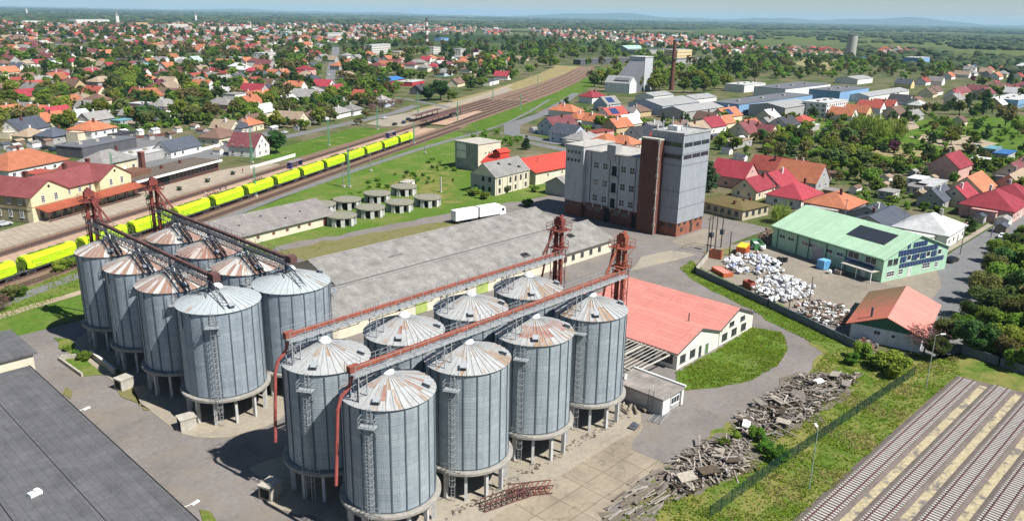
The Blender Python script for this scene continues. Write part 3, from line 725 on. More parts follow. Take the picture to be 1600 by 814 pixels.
# ------------------------------------------------------------------ building helpers
def plaster(name, col, dirt=(.28, .25, .20), amt=.5):
    if name in MATS: return MATS[name]
    m, nt, b = newmat(name); v = coords(nt)
    c = ramp(nt, noise(nt, v, .5, 6, .7), [(.3, sc(col, .82)), (.65, col)])
    mp = N(nt, 'ShaderNodeMapping'); mp.inputs['Scale'].default_value = (1.2, 1.2, .14); nt.links.new(v, mp.inputs[0])
    k = ramp(nt, noise(nt, mp.outputs[0], .9, 6, .7), [(.52, (0, 0, 0)), (.75, (amt, amt, amt))])
    c = mix(nt, k, c, dirt)
    nt.links.new(c, b.inputs['Base Color']); b.inputs['Roughness'].default_value = .9; b.inputs['Specular IOR Level'].default_value = .2
    MATS[name] = m; return m
def roofmat(name, col, row=1.1, var=.25, sheet=False, col2=None, rough=.75, rand=0.0, width=1.1):
    """tiles or sheets: courses across object x/y plus weathering"""
    if name in MATS: return MATS[name]
    m, nt, b = newmat(name); v = coords(nt)
    c = ramp(nt, noise(nt, v, .35, 6, .72), [(.28, col2 or sc(col, 1 - var)), (.66, sc(col, 1 + var * .3))])
    br = N(nt, 'ShaderNodeTexBrick'); br.inputs['Scale'].default_value = 1; br.inputs['Brick Width'].default_value = width; br.inputs['Row Height'].default_value = row
    br.inputs['Mortar Size'].default_value = .035; br.inputs['Color1'].default_value = (1, 1, 1, 1); br.inputs['Color2'].default_value = (.86, .86, .86, 1); br.inputs['Mortar'].default_value = (.6, .6, .6, 1)
    nt.links.new(v, br.inputs['Vector']); c = mix(nt, .8, c, br.outputs['Color'], 'MULTIPLY')
    c = mix(nt, .4, c, ramp(nt, noise(nt, v, 2.5, 4, .7), [(.3, (.7, .7, .7)), (.7, (1.15, 1.15, 1.15))]), 'MULTIPLY')
    if rand:
        oi = N(nt, 'ShaderNodeObjectInfo'); hs = N(nt, 'ShaderNodeHueSaturation')
        nt.links.new(mth(nt, 'ADD', mth(nt, 'MULTIPLY', oi.outputs['Random'], rand), 1 - rand / 2), hs.inputs['Value'])
        nt.links.new(c, hs.inputs['Color']); c = hs.outputs[0]
    nt.links.new(c, b.inputs['Base Color']); b.inputs['Roughness'].default_value = rough; b.inputs['Specular IOR Level'].default_value = .25
    MATS[name] = m; return m
CREAM = plaster('cream render', (.64, .58, .45)); WHITEW = plaster('white render', (.72, .70, .66)); YELLOW = plaster('yellow render', (.68, .53, .30), amt=.25)
PALEC = plaster('pale cream render', (.70, .67, .58), (.42, .38, .30), .6); GREYW = plaster('grey render', (.36, .36, .35)); OLDW = plaster('stained grey white render', (.43, .435, .435), (.24, .235, .225), .85)
GREENW = plaster('mint green wall', (.36, .55, .40), (.25, .40, .3), .25)
FRAMEW = M('white window frame', (.75, .75, .73), .5, .05); FRAMEG = M('dark grey frame', (.09, .09, .09), .5, .1)
m, nt, b = newmat('window glass'); b.inputs['Base Color'].default_value = (.025, .032, .04, 1); b.inputs['Roughness'].default_value = .12; b.inputs['Specular IOR Level'].default_value = .6; GLASS = m
CORAL = roofmat('coral painted roof sheets', (.60, .235, .19), 6, .12, width=1.0)
REDROOF = roofmat('bright red sheet roof', (.56, .065, .045), 6, .15, width=1.0)
ASBEST = roofmat('grey asbestos sheets', (.275, .262, .242), 2.3, .3, width=1.05, col2=(.15, .14, .125))
MOSSY = roofmat('brown mossy roofing', (.15, .095, .045), 1.0, .3, col2=(.12, .12, .035), width=20)
MINT = roofmat('mint green sheet roof', (.40, .58, .40), 40, .10, width=.9, rough=.5)
BITUM = roofmat('dark grey bitumen felt roof', (.122, .121, .126), 500, .35, width=1.0, rough=.85, col2=(.080, .080, .084))
STATION_R = roofmat('maroon station roof tiles', (.245, .072, .072), .45, .3, width=.4, col2=(.19, .05, .045))
BRICK = roofmat('red brown brick', (.17, .070, .052), .25, .25, width=.6); BRICK_O = roofmat('orange brick', (.30, .115, .07), .25, .25, width=.6)
CLAD = plaster('pale grey sheet cladding', (.30, .318, .338), (.18, .188, .20), .8)
def window_mesh(w, h, nx=2, ny=2, fm=None, key=''):
    k = ('win', round(w, 2), round(h, 2), nx, ny, key)
    if k in MATS: return MATS[k]
    mb = MB(); mb.bb(-.06, .015, -w / 2 + .03, w / 2 - .03, -h / 2 + .03, h / 2 - .03, 1); f = .07
    for s in (-1, 1):
        mb.bb(-.05, .06, s * (w / 2) - f / 2, s * (w / 2) + f / 2, -h / 2 - f / 2, h / 2 + f / 2); mb.bb(-.05, .055, -w / 2 + f / 2, w / 2 - f / 2, s * h / 2 - f / 2, s * h / 2 + f / 2)
    for i in range(1, nx): y = -w / 2 + w * i / nx; mb.bb(.016, .045, y - .03, y + .03, -h / 2 + f / 2, h / 2 - f / 2)
    for i in range(1, ny): z = -h / 2 + h * i / ny; mb.bb(.016, .04, -w / 2 + f / 2, w / 2 - f / 2, z - .03, z + .03)
    mb.bb(-.02, .14, -w / 2 - .1, w / 2 + .1, -h / 2 - .12, -h / 2 - .05)
    MATS[k] = mb.mesh('window', [fm or FRAMEW, GLASS]); return MATS[k]
def put_window(t, p, rz, w, h, nx=2, ny=2, fm=None, key='', name='window'):
    return link(name, window_mesh(w, h, nx, ny, fm, key), t, p, rz)
def door(t, p, rz, w, h, m, name='door'):
    k = ('door', round(w, 2), round(h, 2), m.name)
    if k not in MATS:
        mb = MB(); mb.bb(-.05, .03, -w / 2, w / 2, -h / 2, h / 2); 
        for s in (-1, 1): mb.bb(-.05, .07, s * w / 2 - .06, s * w / 2 + .06, -h / 2, h / 2 + .06, 1)
        mb.bb(-.05, .065, -w / 2 + .06, w / 2 - .06, h / 2, h / 2 + .1, 1)
        MATS[k] = mb.mesh('door', [m, FRAMEW])
    return link(name, MATS[k], t, p, rz)
def gable_walls(mb, L, W, he, hr, base=0, mi=0, x0=None):
    """ridge along x; L x W centred on the origin"""
    l, w = L / 2, W / 2
    vs = [(-l, -w, base), (l, -w, base), (l, w, base), (-l, w, base), (-l, -w, he), (l, -w, he), (l, w, he), (-l, w, he), (-l, 0, hr), (l, 0, hr)]
    mb.add(vs, [(0, 1, 5, 4), (2, 3, 7, 6), (1, 2, 6, 9, 5), (3, 0, 4, 8, 7)], mi)
def gable_roof(mb, L, W, he, hr, ov=.5, t=.14, mi=0, gov=None):
    l, w = L / 2 + (ov * .7 if gov is None else gov), W / 2; s = (hr - he) / w; e = w + ov; ze = he - s * ov + .06
    mb.slab((-l, -e, ze), (l, -e, ze), (l, 0, hr + .06), (-l, 0, hr + .06), t, mi)
    mb.slab((l, e, ze), (-l, e, ze), (-l, 0, hr + .06), (l, 0, hr + .06), t, mi)
def hip_roof(mb, L, W, he, hr, ov=.55, mi=0, t=.16, inset=None):
    l, w = L / 2 + ov, W / 2 + ov; ins = (w if inset is None else inset); r = max(.05, l - ins); z0 = he - .1
    vs = [(-l, -w, z0), (l, -w, z0), (l, w, z0), (-l, w, z0), (-r, 0, hr), (r, 0, hr), (-l, -w, z0 - t), (l, -w, z0 - t), (l, w, z0 - t), (-l, w, z0 - t)]
    mb.add(vs, [(0, 1, 5, 4), (2, 3, 4, 5), (1, 2, 5), (3, 0, 4), (6, 7, 1, 0), (7, 8, 2, 1), (8, 9, 3, 2), (9, 6, 0, 3), (9, 8, 7, 6)], mi)
def V3(x, y, z): return (x, y, z)

# ------------------------------------------------------------------ coral double-span hall
t = thing('workshop_hall', 'long low hall with two coral red gable roofs and cream walls beside the grass lawn', 'hall', (0, 0, .05)); occ(125, 78, 20)
def span(t, xa, xb, ya, yb, he, xr, hr, wall, roof, ov=.5):
    mb = MB(); vs = [(xa, ya, 0), (xb, ya, 0), (xb, yb, 0), (xa, yb, 0), (xa, ya, he), (xb, ya, he), (xb, yb, he), (xa, yb, he), (xr, ya, hr), (xr, yb, hr)]
    mb.add(vs, [(0, 1, 5, 8, 4), (2, 3, 7, 9, 6), (1, 2, 6, 5), (3, 0, 4, 7)]); mb.build('wall', wall, t)
    mb = MB(); s1 = (hr - he) / (xr - xa); s2 = (hr - he) / (xb - xr)
    mb.slab((xa - ov, yb + .3, he - s1 * ov + .1), (xa - ov, ya - .35, he - s1 * ov + .1), (xr, ya - .35, hr + .1), (xr, yb + .3, hr + .1), .14)
    mb.slab((xb + ov * .9, ya - .35, he - s2 * ov + .1), (xb + ov * .9, yb + .3, he - s2 * ov + .1), (xr, yb + .3, hr + .1), (xr, ya - .35, hr + .1), .14)
    r = mb.build('roof', roof, t)
    mb = MB()
    for y in (ya - .37,):
        mb.bar((xa - ov, y, he - s1 * ov), (xr, y, hr - .02), .06, .26); mb.bar((xr, y, hr - .02), (xb + ov * .8, y, he - s2 * ov * .8), .06, .26)
    mb.build('bargeboard', FRAMEG, r)
    return r
r = span(t, 111.4, 125.6, 64.6, 92, 3.25, 118.8, 5.65, PALEC, CORAL)
r2 = span(t, 126.0, 139.0, 64.7, 92, 3.35, 132.6, 5.85, PALEC, CORAL)
mb = MB(); mb.cyl((124.5, 70.5, 3.5), (124.5, 70.5, 5.4), .12, .12, 8); mb.bar((124.5, 70.5, 3.9), (122.9, 70.5, 4.2), .1); mb.build('vent_pipe', FRAMEG, r2)
for x in (113.2, 116.4): put_window(t, (x, 64.6, 1.6), R(-90), 1.7, 1.35, 4, 2, FRAMEG, 'g')
put_window(t, (119.0, 64.6, 1.25), R(-90), .8, 1.9, 1, 2, FRAMEG, 'g'); door(t, (121.3, 64.6, 1.05), R(-90), 1.3, 2.0, M('green wooden door', (.10, .17, .07)))
for x in (128.0, 131.6, 135.3): put_window(t, (x, 64.7, 1.35), R(-90), 1.9, 1.3, 4, 2, FRAMEG, 'g')
for x in (130.4, 134.6): put_window(t, (x, 64.7, 3.3), R(-90), 1.7, .8, 2, 1, FRAMEG, 'g')
for y in (66.6, 70.2): put_window(t, (111.4, y, 1.7), R(180), 2.2, 1.6, 4, 2, FRAMEG, 'g')
for y in (74, 78, 82, 86): put_window(t, (111.4, y, 1.7), R(180), 1.8, 1.4, 3, 2, FRAMEG, 'g')
# timber pergola frame next to it
t = thing('pergola_frame', 'bare frame of pale rafters leaning against the coral roofed hall', 'frame', (0, 0, .06))
mb = MB()
for x in (100.6, 110.7): mb.bar((x, 66, 2.7), (x, 78, 2.9), .18, .22)
mb.bar((100.4, 66, 2.6), (111, 65.8, 2.6), .18, .2); mb.bar((100.6, 71.5, 2.62), (111, 71.5, 2.62), .16, .18); mb.build('beam', M('weathered pale timber', (.50, .47, .41), .9, .25, 2), t)
mb = MB()
for y in np.arange(66.4, 78, .85): mb.bar((100.3, y, 2.95), (111.1, y + .15, 3.0), .07, .12)
mb.build('rafters', MATS['weathered pale timber'], t)
for x, y in ((100.6, 66.1), (100.6, 71.5), (100.6, 77.5)): mb = MB(); mb.bar((x, y, 0), (x, y, 2.6), .16); mb.build('post', MATS['weathered pale timber'], t)
occ(105, 72, 7)
# flat roofed hut with a steel ladder
t = thing('flat_roofed_hut', 'small flat roofed hut with a worn grey roof at the foot of the end silo', 'hut', (0, 0, .06)); occ(98, 61, 6)
mb = MB(); mb.bb(95.2, 101.0, 57.2, 66.2, 0, 2.75); mb.build('wall', M('grey hut wall', (.40, .39, .37), .9, .3), t)
mb = MB(); mb.bb(94.9, 101.3, 56.8, 66.5, 2.75, 3.0); mb.build('roof', roofmat('patchy felt roof', (.17, .15, .13), 1.0, .4, col2=(.36, .33, .30), width=9), t)
mb = MB(); mb.bb(101.0, 101.35, 56.75, 66.5, 3.0, 3.3); mb.build('parapet', M('white coping', (.7, .69, .66)), t)
put_window(t, (99.0, 57.2, 1.5), R(-90), 2.2, 1.1, 3, 1); mb = MB(); mb.bb(95.1, 97.0, 56.9, 57.18, .1, 2.74); mb.bb(100.4, 101.02, 56.9, 57.18, .1, 2.74); mb.build('pier', WHITEW, t)
mb = MB()
for y in (58.5, 59.4): mb.bar((94.6, y, 0), (94.95, y, 3.9), .06)
for z in np.arange(.4, 3.8, .4): mb.bar((94.62 + z * .08, 58.5, z), (94.62 + z * .08, 59.4, z), .04)
mb.build('ladder', STEEL_D, t)
mb = MB(); mb.cyl((96.5, 65.0, 3.0), (97.3, 65.4, 3.5), .22, .22, 10); mb.build('vent_pipe', WHITEW, t)

# ------------------------------------------------------------------ grey warehouse with two spans
t = thing('warehouse', 'long warehouse under two wide worn grey asbestos sheet roofs behind the silos', 'warehouse', (0, 0, .05))
for k in range(7): occ(92 + k * 12, 134, 22)
mb = MB(); mb.bb(73, 161.5, 115.8, 132.3, 0, 3.3); mb.bb(89.2, 161.5, 132.3, 152, 0, 3.3); mb.build('wall', CREAM, t)
def wroof(t, ya, yb, za, yr, zr, zb, x0=85.4, x1=162.2):
    mb = MB(); mb.slab((x0, ya, za), (x1, ya, za), (x1, yr, zr), (x0, yr, zr), .16); mb.slab((x1, yb, zb), (x0, yb, zb), (x0, yr, zr), (x1, yr, zr), .16)
    rf = mb.build('roof', ASBEST, t)
    mb = MB(); mb.bar((x0, yr, zr + .06), (x1, yr, zr + .06), .5, .14); mb.build('ridge_cap', M('ridge cap', (.30, .285, .27), .9, .3), rf); return rf
rf = wroof(t, 115.0, 132.2, 3.4, 124.2, 6.7, 3.9, 72.4); rg = wroof(t, 132.4, 152.8, 3.9, 142.6, 7.0, 3.3, 88.6)
mb = MB(); mb.bb(88.6, 162.2, 132.15, 132.45, 3.72, 3.84); mb.build('valley_gutter', DARKV, t)
mb = MB(); mb.add([(89.2, 132.3, 3.28), (89.2, 132.35, 3.8), (89.2, 142.6, 6.8), (89.2, 152, 3.28)], [(0, 1, 2, 3)]); mb.add([(73, 115.8, 3.28), (73, 124.2, 6.5), (73, 132.3, 3.8)], [(0, 1, 2)]); mb.add([(161.5, 115.8, 3.28), (161.5, 124.2, 6.5), (161.5, 132.3, 3.8), (161.5, 142.6, 6.8), (161.5, 152, 3.28)], [(4, 3, 2, 1, 0)]); mb.build('gable', CREAM, t)
def on_roof(y): return 3.4 + (y - 115) * (6.7 - 3.4) / 9.2 if y < 124.2 else (6.7 - (y - 124.2) * 2.8 / 8 if y < 132.2 else (3.9 + (y - 132.4) * 3.1 / 10.2 if y < 142.6 else 7.0 - (y - 142.6) * 3.7 / 10.2))
for k, (x, y, w_, d_) in enumerate([(131.5, 118.5, 2.6, 1.6), (150.5, 120.5, 2.4, 1.5), (150, 127.6, 1.7, .9), (108, 137.0, 4.5, .7), (131, 146.5, 1.5, .8), (142, 138.2, 1.2, .6), (119, 127.8, 1.4, .6), (120.5, 141.0, 1.6, .5), (97, 129.0, 1.2, .5), (148.5, 139.5, 1.6, .7)]):
    mb = MB(); z = lambda q: on_roof(q) + .035
    mb.quad((x - w_ / 2, y - d_ / 2, z(y - d_ / 2)), (x + w_ / 2, y - d_ / 2 + .1, z(y - d_ / 2 + .1)), (x + w_ / 2 - .2, y + d_ / 2, z(y + d_ / 2)), (x - w_ / 2 + .15, y + d_ / 2, z(y + d_ / 2)))
    mb.build('roof_hole' if k in (0, 1) else 'roof_patch', DARKV if k < 2 else M('broken dark sheet', (.14, .135, .13), .9, .3), rf)
for x in (143, 146, 149.5, 153, 156.5): put_window(t, (x, 115.8, 1.7), R(-90), 1.1, 1.1, 2, 2, FRAMEG, 'g')
mb = MB(); mb.bb(96, 99, 115.72, 115.79, .1, 3.2); mb.bb(113, 116.5, 115.72, 115.79, .1, 3.2); mb.build('gate', M('lime painted gate', (.34, .42, .12)), t)

# ------------------------------------------------------------------ road train parked by the warehouse
t = thing('truck', 'white box truck coupled to a white box trailer, parked beside the grey warehouse', 'truck', (0, 0, 0)); t.location = (150.8, 164.3, .06); t.rotation_euler = (0, 0, R(-7.5)); occ(160, 163, 8)
TW = M('white truck panel', (.80, .80, .79), .4, .05); TIRE = M('black rubber', (.02, .02, .02), .9); CHAS = M('black chassis', (.03, .03, .032), .7)
mb = MB(); mb.bb(0, 8.0, -1.27, 1.27, .95, 3.9); mb.build('trailer_box', TW, t)
mb = MB(); mb.bb(8.7, 16.2, -1.27, 1.27, .95, 3.9); mb.build('truck_box', TW, t)
mb = MB()
for a, b in ((0, 8), (8.7, 16.2)):
    mb.bb(a - .01, b + .01, -1.29, 1.29, .93, 1.03)
    for x in np.arange(a + .9, b - .3, 1.25): mb.bb(x, x + .03, -1.285, -1.272, 1.03, 3.88)
    mb.bb(a - .03, a - .005, -.02, .02, 1.0, 3.85)
mb.build('trim', STEEL, t)
mb = MB(); mb.bb(0, 8, -1.0, 1.0, .75, .94); mb.bb(8.7, 18.0, -1.0, 1.0, .75, .94); mb.bar((8, 0, .7), (8.8, 0, .7), .2); mb.build('chassis', CHAS, t)
mb = MB(); pr = [(16.35, .6), (18.5, .6), (18.55, 1.7), (18.2, 2.9), (17.2, 3.35), (16.35, 3.3)]
mb.add([(x, -1.22, z) for x, z in pr] + [(x, 1.22, z) for x, z in pr], [tuple(range(6)), tuple(range(11, 5, -1))] + [(i, i + 6, (i + 1) % 6 + 6, (i + 1) % 6) for i in range(6)]); mb.build('cab', TW, t)
mb = MB(); mb.add([(18.57, -1.1, 1.75), (18.57, 1.1, 1.75), (18.25, 1.1, 2.8), (18.25, -1.1, 2.8)], [(0, 1, 2, 3)]); mb.bb(17.0, 17.9, -1.25, -1.225, 1.75, 2.6); mb.bb(17.0, 17.9, 1.225, 1.25, 1.75, 2.6); mb.build('windscreen', GLASS, t)
for x in (1.2, 6.0, 7.1, 10.6, 11.9, 17.5):
    for s in (-1.05, 1.05): mb = MB(); mb.cyl((x, s - .16, .5), (x, s + .16, .5), .5, .5, 14); mb.build('wheel', TIRE, t)

# ------------------------------------------------------------------ the mill
t = thing('grain_mill', 'tall derelict mill with white window wall, brown brick stair tower and grey clad tower', 'mill', (0, 0, .05)); occ(192, 131, 22); occ(193, 116, 12)
mb = MB(); mb.bb(185.6, 199.5, 123.5, 144, 4.8, 20.2); mb.build('white_wall', OLDW, t)
mb = MB(); mb.bb(185.75, 199.4, 123.5, 144, 0, 4.8); mb.bb(184.6, 199.4, 144.2, 150.7, 0, 4.6); mb.build('brick_base', BRICK, t)
mb = MB(); mb.bb(184.4, 199.5, 144.1, 150.8, 4.6, 21.2); mb.bb(184.4, 199.5, 144.0, 144.1, 4.6, 20.2); mb.build('annex', OLDW, t)
mb = MB(); mb.bb(184.2, 199.7, 143.9, 151, 21.2, 21.5); mb.bb(185.2, 199.8, 123.4, 143.9, 20.2, 20.5); mb.bb(186, 199, 124, 143.5, 20.5, 20.62); mb.build('roof', M('pale flat roof', (.42, .40, .36), .9, .3), t)
mb = MB(); mb.bb(185.3, 188.3, 133.2, 136.2, 18.4, 22.9); mb.build('roof_hoist', GREYW, t)
mb = MB(); mb.bb(183.6, 187.2, 117.6, 123.5, 0, 26.3); mb.build('stair_tower', BRICK, t)
mb = MB(); mb.bb(183.45, 187.3, 117.45, 123.6, 26.3, 26.7); mb.build('stair_tower_cap', CONC, t)
mb = MB(); mb.bb(183.4, 183.62, 117.5, 117.75, 0, 26.2); 
for z in np.arange(2.5, 26, 4.6): mb.bb(183.3, 183.6, 117.3, 118.0, z, z + .8)
mb.build('drainpipe', CONC, t)
mb = MB(); mb.bb(186.2, 200.2, 111.8, 122, 3.8, 28.2); mb.build('grey_tower', CLAD, t)
mb = MB(); mb.bb(186.35, 200.1, 111.95, 122, 0, 3.8); mb.build('orange_brick_base', BRICK_O, t)
for z in (12.6, 19.8, 8.0, 23.0):
    for a in ((186.14, 186.19, 111.7, 117.6), (186.19, 200.2, 111.74, 111.79)): mb = MB(); mb.bb(*a, z, z + .10); mb.build('cladding_joint', M('dark joint', (.14, .15, .17), .8), t)
for z in (21.6, 24.9):
    for k in range(3): mb = MB(); y = 112.2 + k * 1.85; mb.bb(186.1, 186.26, y, y + 1.78, z, z + 1.15); mb.build('window', GLASS, t)
    for k in range(6): mb = MB(); x = 186.9 + k * 2.2; mb.bb(x, x + 2.05 - .25 * (k % 2), 111.74, 111.9, z, z + 1.1); mb.build('window', GLASS, t)
mb = MB(); mb.bb(186.0, 200.4, 111.6, 122.1, 28.2, 28.35)
for a in ((186.0, 186.35, 111.6, 122.1), (200.05, 200.4, 111.6, 122.1), (186.35, 200.05, 111.6, 111.95), (186.35, 200.05, 121.75, 122.1)): mb.bb(*a, 28.35, 28.75)
mb.build('flat_roof', M('pale roof felt', (.36, .36, .35), .9, .3), t)
mb = MB()
for x, y, h in ((190, 118, 4.2), (193.5, 115.5, 3.2), (197, 119, 5.0), (188.5, 120, 3.0)):
    mb.bar((x, y, 28.4), (x, y, 28.4 + h), .09)
    for q in (.5, .7, .9): mb.bb(x - .22, x + .22, y - .14, y + .14, 28.4 + h * q - .5, 28.4 + h * q)
for x, y in ((190, 118), (197, 119)): mb.bar((x - 1.3, y, 28.4), (x, y, 30.5), .05); mb.bar((x + 1.3, y, 28.4), (x, y, 30.5), .05)
mb.build('antenna', STEEL, t)
mb = MB(); mb.bb(191, 194, 117, 120, 28.4, 29.6); mb.build('roof_cabin', M('roof cabin', (.55, .55, .53)), t)
CROSS = M('pale glass block frame', (.68, .68, .66), .7, .1)
for y in (140.0, 136.7, 130.3, 127.2):
    for z in (16.4, 11.3, 6.6): put_window(t, (185.6, y, z), R(180), 1.75, 1.85, 2, 2, CROSS, 'c')
for z in (15.4, 10.5, 5.9):
    mb = MB(); mb.bb(185.5, 185.66, 132.7, 134.3, z - 1.2, z + 1.5); mb.build('loading_door', DARKV, t)
    mb = MB(); mb.bb(184.9, 185.6, 132.2, 134.8, z - 1.45, z - 1.25); mb.build('loading_sill', CONC, t)
for k in range(4):
    for z in (16.6, 19.0): mb = MB(); y = 145.3 + k * 1.35; mb.bb(184.3, 184.42, y, y + .7, z, z + .85); mb.build('window', GLASS, t)
for k in range(3): mb = MB(); y = 145.0 + k * 2; mb.bb(184.5, 184.64, y, y + 1.5, 3.0, 4.2); mb.build('window', GLASS, t)
for k in range(6): mb = MB(); y = 124.4 + k * 3.3; mb.bb(185.65, 185.78, y, y + 2.2, 2.5 if k % 3 else .1, 4.1); mb.build('window' if k % 3 else 'gate', GLASS if k % 3 else DARKV, t)
for k in range(7): mb = MB(); y = 124.0 + k * 3.28; mb.bb(185.35, 185.74, y, y + .3, 3.6, 4.8); mb.build('bracket', CONC, t)
for y in (113.2, 115.6): mb = MB(); mb.bb(186.25, 186.37, y, y + 1.5, 2.4, 3.4); mb.build('window', GLASS, t)
for x in (188.5, 193.5, 197.2): mb = MB(); mb.bb(x, x + 1.1, 111.85, 111.98, .3 if x == 193.5 else 1.2, 2.9 if x == 193.5 else 2.2); mb.build('window', GLASS, t)
for x in (187.2, 190, 193, 196, 198.6): mb = MB(); mb.bb(x, x + 1.0, 111.76, 111.96, 3.15, 3.7); mb.build('window', GLASS, t)
for y in (126.0, 131.9, 135.0, 141.9): mb = MB(); mb.bar((185.5, y, 4.8), (185.5, y, 20.2), .12); mb.build('drainpipe', STEEL_D, t)

# gabled grey shed beside the mill, old mill house, red roofed granary, concrete block
def gable_building(name, label, cat, loc, rz, L, W, he, hr, wall, roof, ov=.5, base=0):
    t = thing(name, label, cat, loc, rz); mb = MB(); gable_walls(mb, L, W, he, hr); mb.build('wall', wall, t)
    mb = MB(); gable_roof(mb, L, W, he, hr, ov); t_r = mb.build('roof', roof, t); occ(loc[0], loc[1], max(L, W) * .55); return t, t_r
t, _ = gable_building('gabled_shed', 'small weathered grey shed with a gable, beside the white end of the mill', 'shed', (207, 168.8, .05), 0, 9.6, 10, 3.8, 6.4, GREYW, ASBEST)
mb = MB(); mb.bb(-4.9, -4.8, -.6, .6, 4.4, 5.6); mb.build('window', GREYW, t)
t, r_ = gable_building('mill_house', 'two storey old mill house with cracked grey roof and cream side wall', 'mill house', (195.4, 188.6, .05), R(6.5), 19.6, 10.6, 6.3, 10.4, CREAM, roofmat('old grey slate roof', (.25, .24, .225), .5, .35, width=.6, col2=(.17, .165, .155)), .35)
mb = MB(); mb.bb(-9.86, -9.8, -5.3, 5.3, 0, 6.3); mb.build('end_wall', GREYW, t)
for y, z in ((-3, 5.2), (-.2, 5.2), (-3, 1.9), (-.2, 1.9), (3, 1.9)): mb = MB(); mb.bb(-9.95, -9.84, y - .5, y + .5, z - .8, z + .8); mb.build('window', DARKV, t)
for k in range(6):
    for z in (4.4, 1.5):
        x = -7.4 + k * 3
        if (k + int(z)) % 5: put_window(t, (x, -5.3, z), R(-90), 1.0, 1.7 if z > 2 else 1.4, 2, 3, FRAMEG, 'g')
for k in range(7): mb = MB(); x = -8.9 + k * 3.0; mb.bb(x - .2, x + .2, -5.5, -5.3, 0, 6.1); mb.build('pilaster', CREAM, t)
for x, y in ((2, -2.2), (5.5, -3.6), (-3, -1.2)): mb = MB(); z = 6.3 + 4.1 * (1 - abs(y) / 5.3) + .12; mb.quad((x - .8, y - .35, z - .27), (x + .8, y - .5, z - .38), (x + .7, y + .35, z + .27), (x - .6, y + .3, z + .23)); mb.build('roof_hole', DARKV, r_)
t = thing('granary', 'long low granary with a bright red sheet roof behind the old mill house', 'granary', (0, 0, .05))
for x in (212, 225, 238, 248): occ(x, 194, 12)
occ(214, 212, 9)
mb = MB(); mb.bb(209.6, 252, 184.9, 203, 0, 4.8); mb.bb(209.8, 219, 203, 212.6, 0, 4.6); mb.build('wall', CREAM, t)
mb = MB(); mb.slab((208.9, 184.2, 4.6), (252.5, 184.2, 4.6), (252.5, 194, 8.3), (208.9, 194, 8.3), .16); mb.slab((252.5, 203.7, 4.6), (208.9, 203.7, 4.6), (208.9, 194, 8.3), (252.5, 194, 8.3), .16)
mb.slab((209.2, 213, 4.5), (209.2, 198.5, 4.5), (214.4, 196.5, 7.5), (214.4, 213, 7.5), .14); mb.slab((219.6, 198.5, 4.5), (219.6, 213, 4.5), (214.4, 213, 7.5), (214.4, 196.5, 7.5), .14)
rf = mb.build('roof', REDROOF, t)
mb = MB(); mb.bb(213, 218, 206, 210, 5, 8.6); mb.slab((212.6, 205.6, 8.6), (218.4, 205.6, 8.6), (218.4, 208, 9.8), (212.6, 208, 9.8), .12); mb.slab((218.4, 210.4, 8.6), (212.6, 210.4, 8.6), (212.6, 208, 9.8), (218.4, 208, 9.8), .12); mb.build('dormer', REDROOF, rf)
mb = MB(); mb.add([(209.6, 184.9, 4.8), (209.6, 203, 4.8), (209.6, 194, 8.2)], [(0, 2, 1)]); mb.build('gable', CREAM, t)
mb = MB(); mb.cyl((216, 190, 6.4), (216, 190, 8.6), .14, .14, 8); mb.build('vent_pipe', STEEL_D, rf)
for x in (216, 224): mb = MB(); mb.bb(x, x + .6, 184.8, 184.95, 2.6, 3.4); mb.build('window', GLASS, t)
t = thing('concrete_block_building', 'boxy grey concrete building with two white panels beside the red granary roof', 'building', (211.6, 216.5, .05), R(1)); occ(218, 223, 10)
mb = MB(); mb.bb(0, 12.8, 0, 12.7, 0, 10.4); mb.build('wall', M('bare grey concrete', (.30, .30, .29), .9, .3, .5), t)
mb = MB(); mb.bb(.02, 12.7, -.06, -.005, 0, 10.3); mb.build('side_wall', CREAM, t)
mb = MB(); mb.bb(-.3, 13.1, -.3, 13.0, 10.4, 10.75); mb.build('roof', CONC, t)
for z in (4.3, 7.3): mb = MB(); mb.bb(-.08, -.005, 6.6, 11.6, z, z + 2.7); mb.build('white_panel', WHITEW, t)
for x, z in ((4, 6.5), (5.8, 6.6), (7, 6.4)): mb = MB(); mb.bb(x, x + .5, -.12, -.05, z, z + .6); mb.build('window', GLASS, t)
# brown mossy low building
t = thing('low_office', 'low cream building with brown mossy hip roof at the corner of the grey tower', 'building', (0, 0, .05)); t.location = (225.0, 115.2, .05); t.rotation_euler = (0, 0, R(-8)); occ(224, 115, 11)
mb = MB(); mb.bb(-6.6, 6.6, -8, 9, 0, 3.3); mb.build('wall', plaster('dirty ochre wall', (.47, .42, .30)), t)
mb = MB(); hip_roof(mb, 17, 13.2, 3.35, 5.0, .5); o = mb.build('roof', MOSSY, t, (0, .5, 0), R(90))
for k, y in enumerate((-5.8, -3.2, -.6, 2.0, 4.6, 7.0)): put_window(t, (-6.6, y, 1.8), R(180), 1.2, 1.3, 2, 2, FRAMEG, 'g')
for x in (-4.4, -1.2, 2, 5): put_window(t, (x, -8, 1.8), R(-90), 1.3, 1.3, 2, 2, FRAMEG, 'g')
for x, y in ((-3.5, 4), (-3.8, 0), (-3.2, -4.5)): mb = MB(); mb.bb(x - .35, x + .35, y - .35, y + .35, 3.9, 5.0); mb.build('chimney', BRICK, o, (0, 0, 0)); 
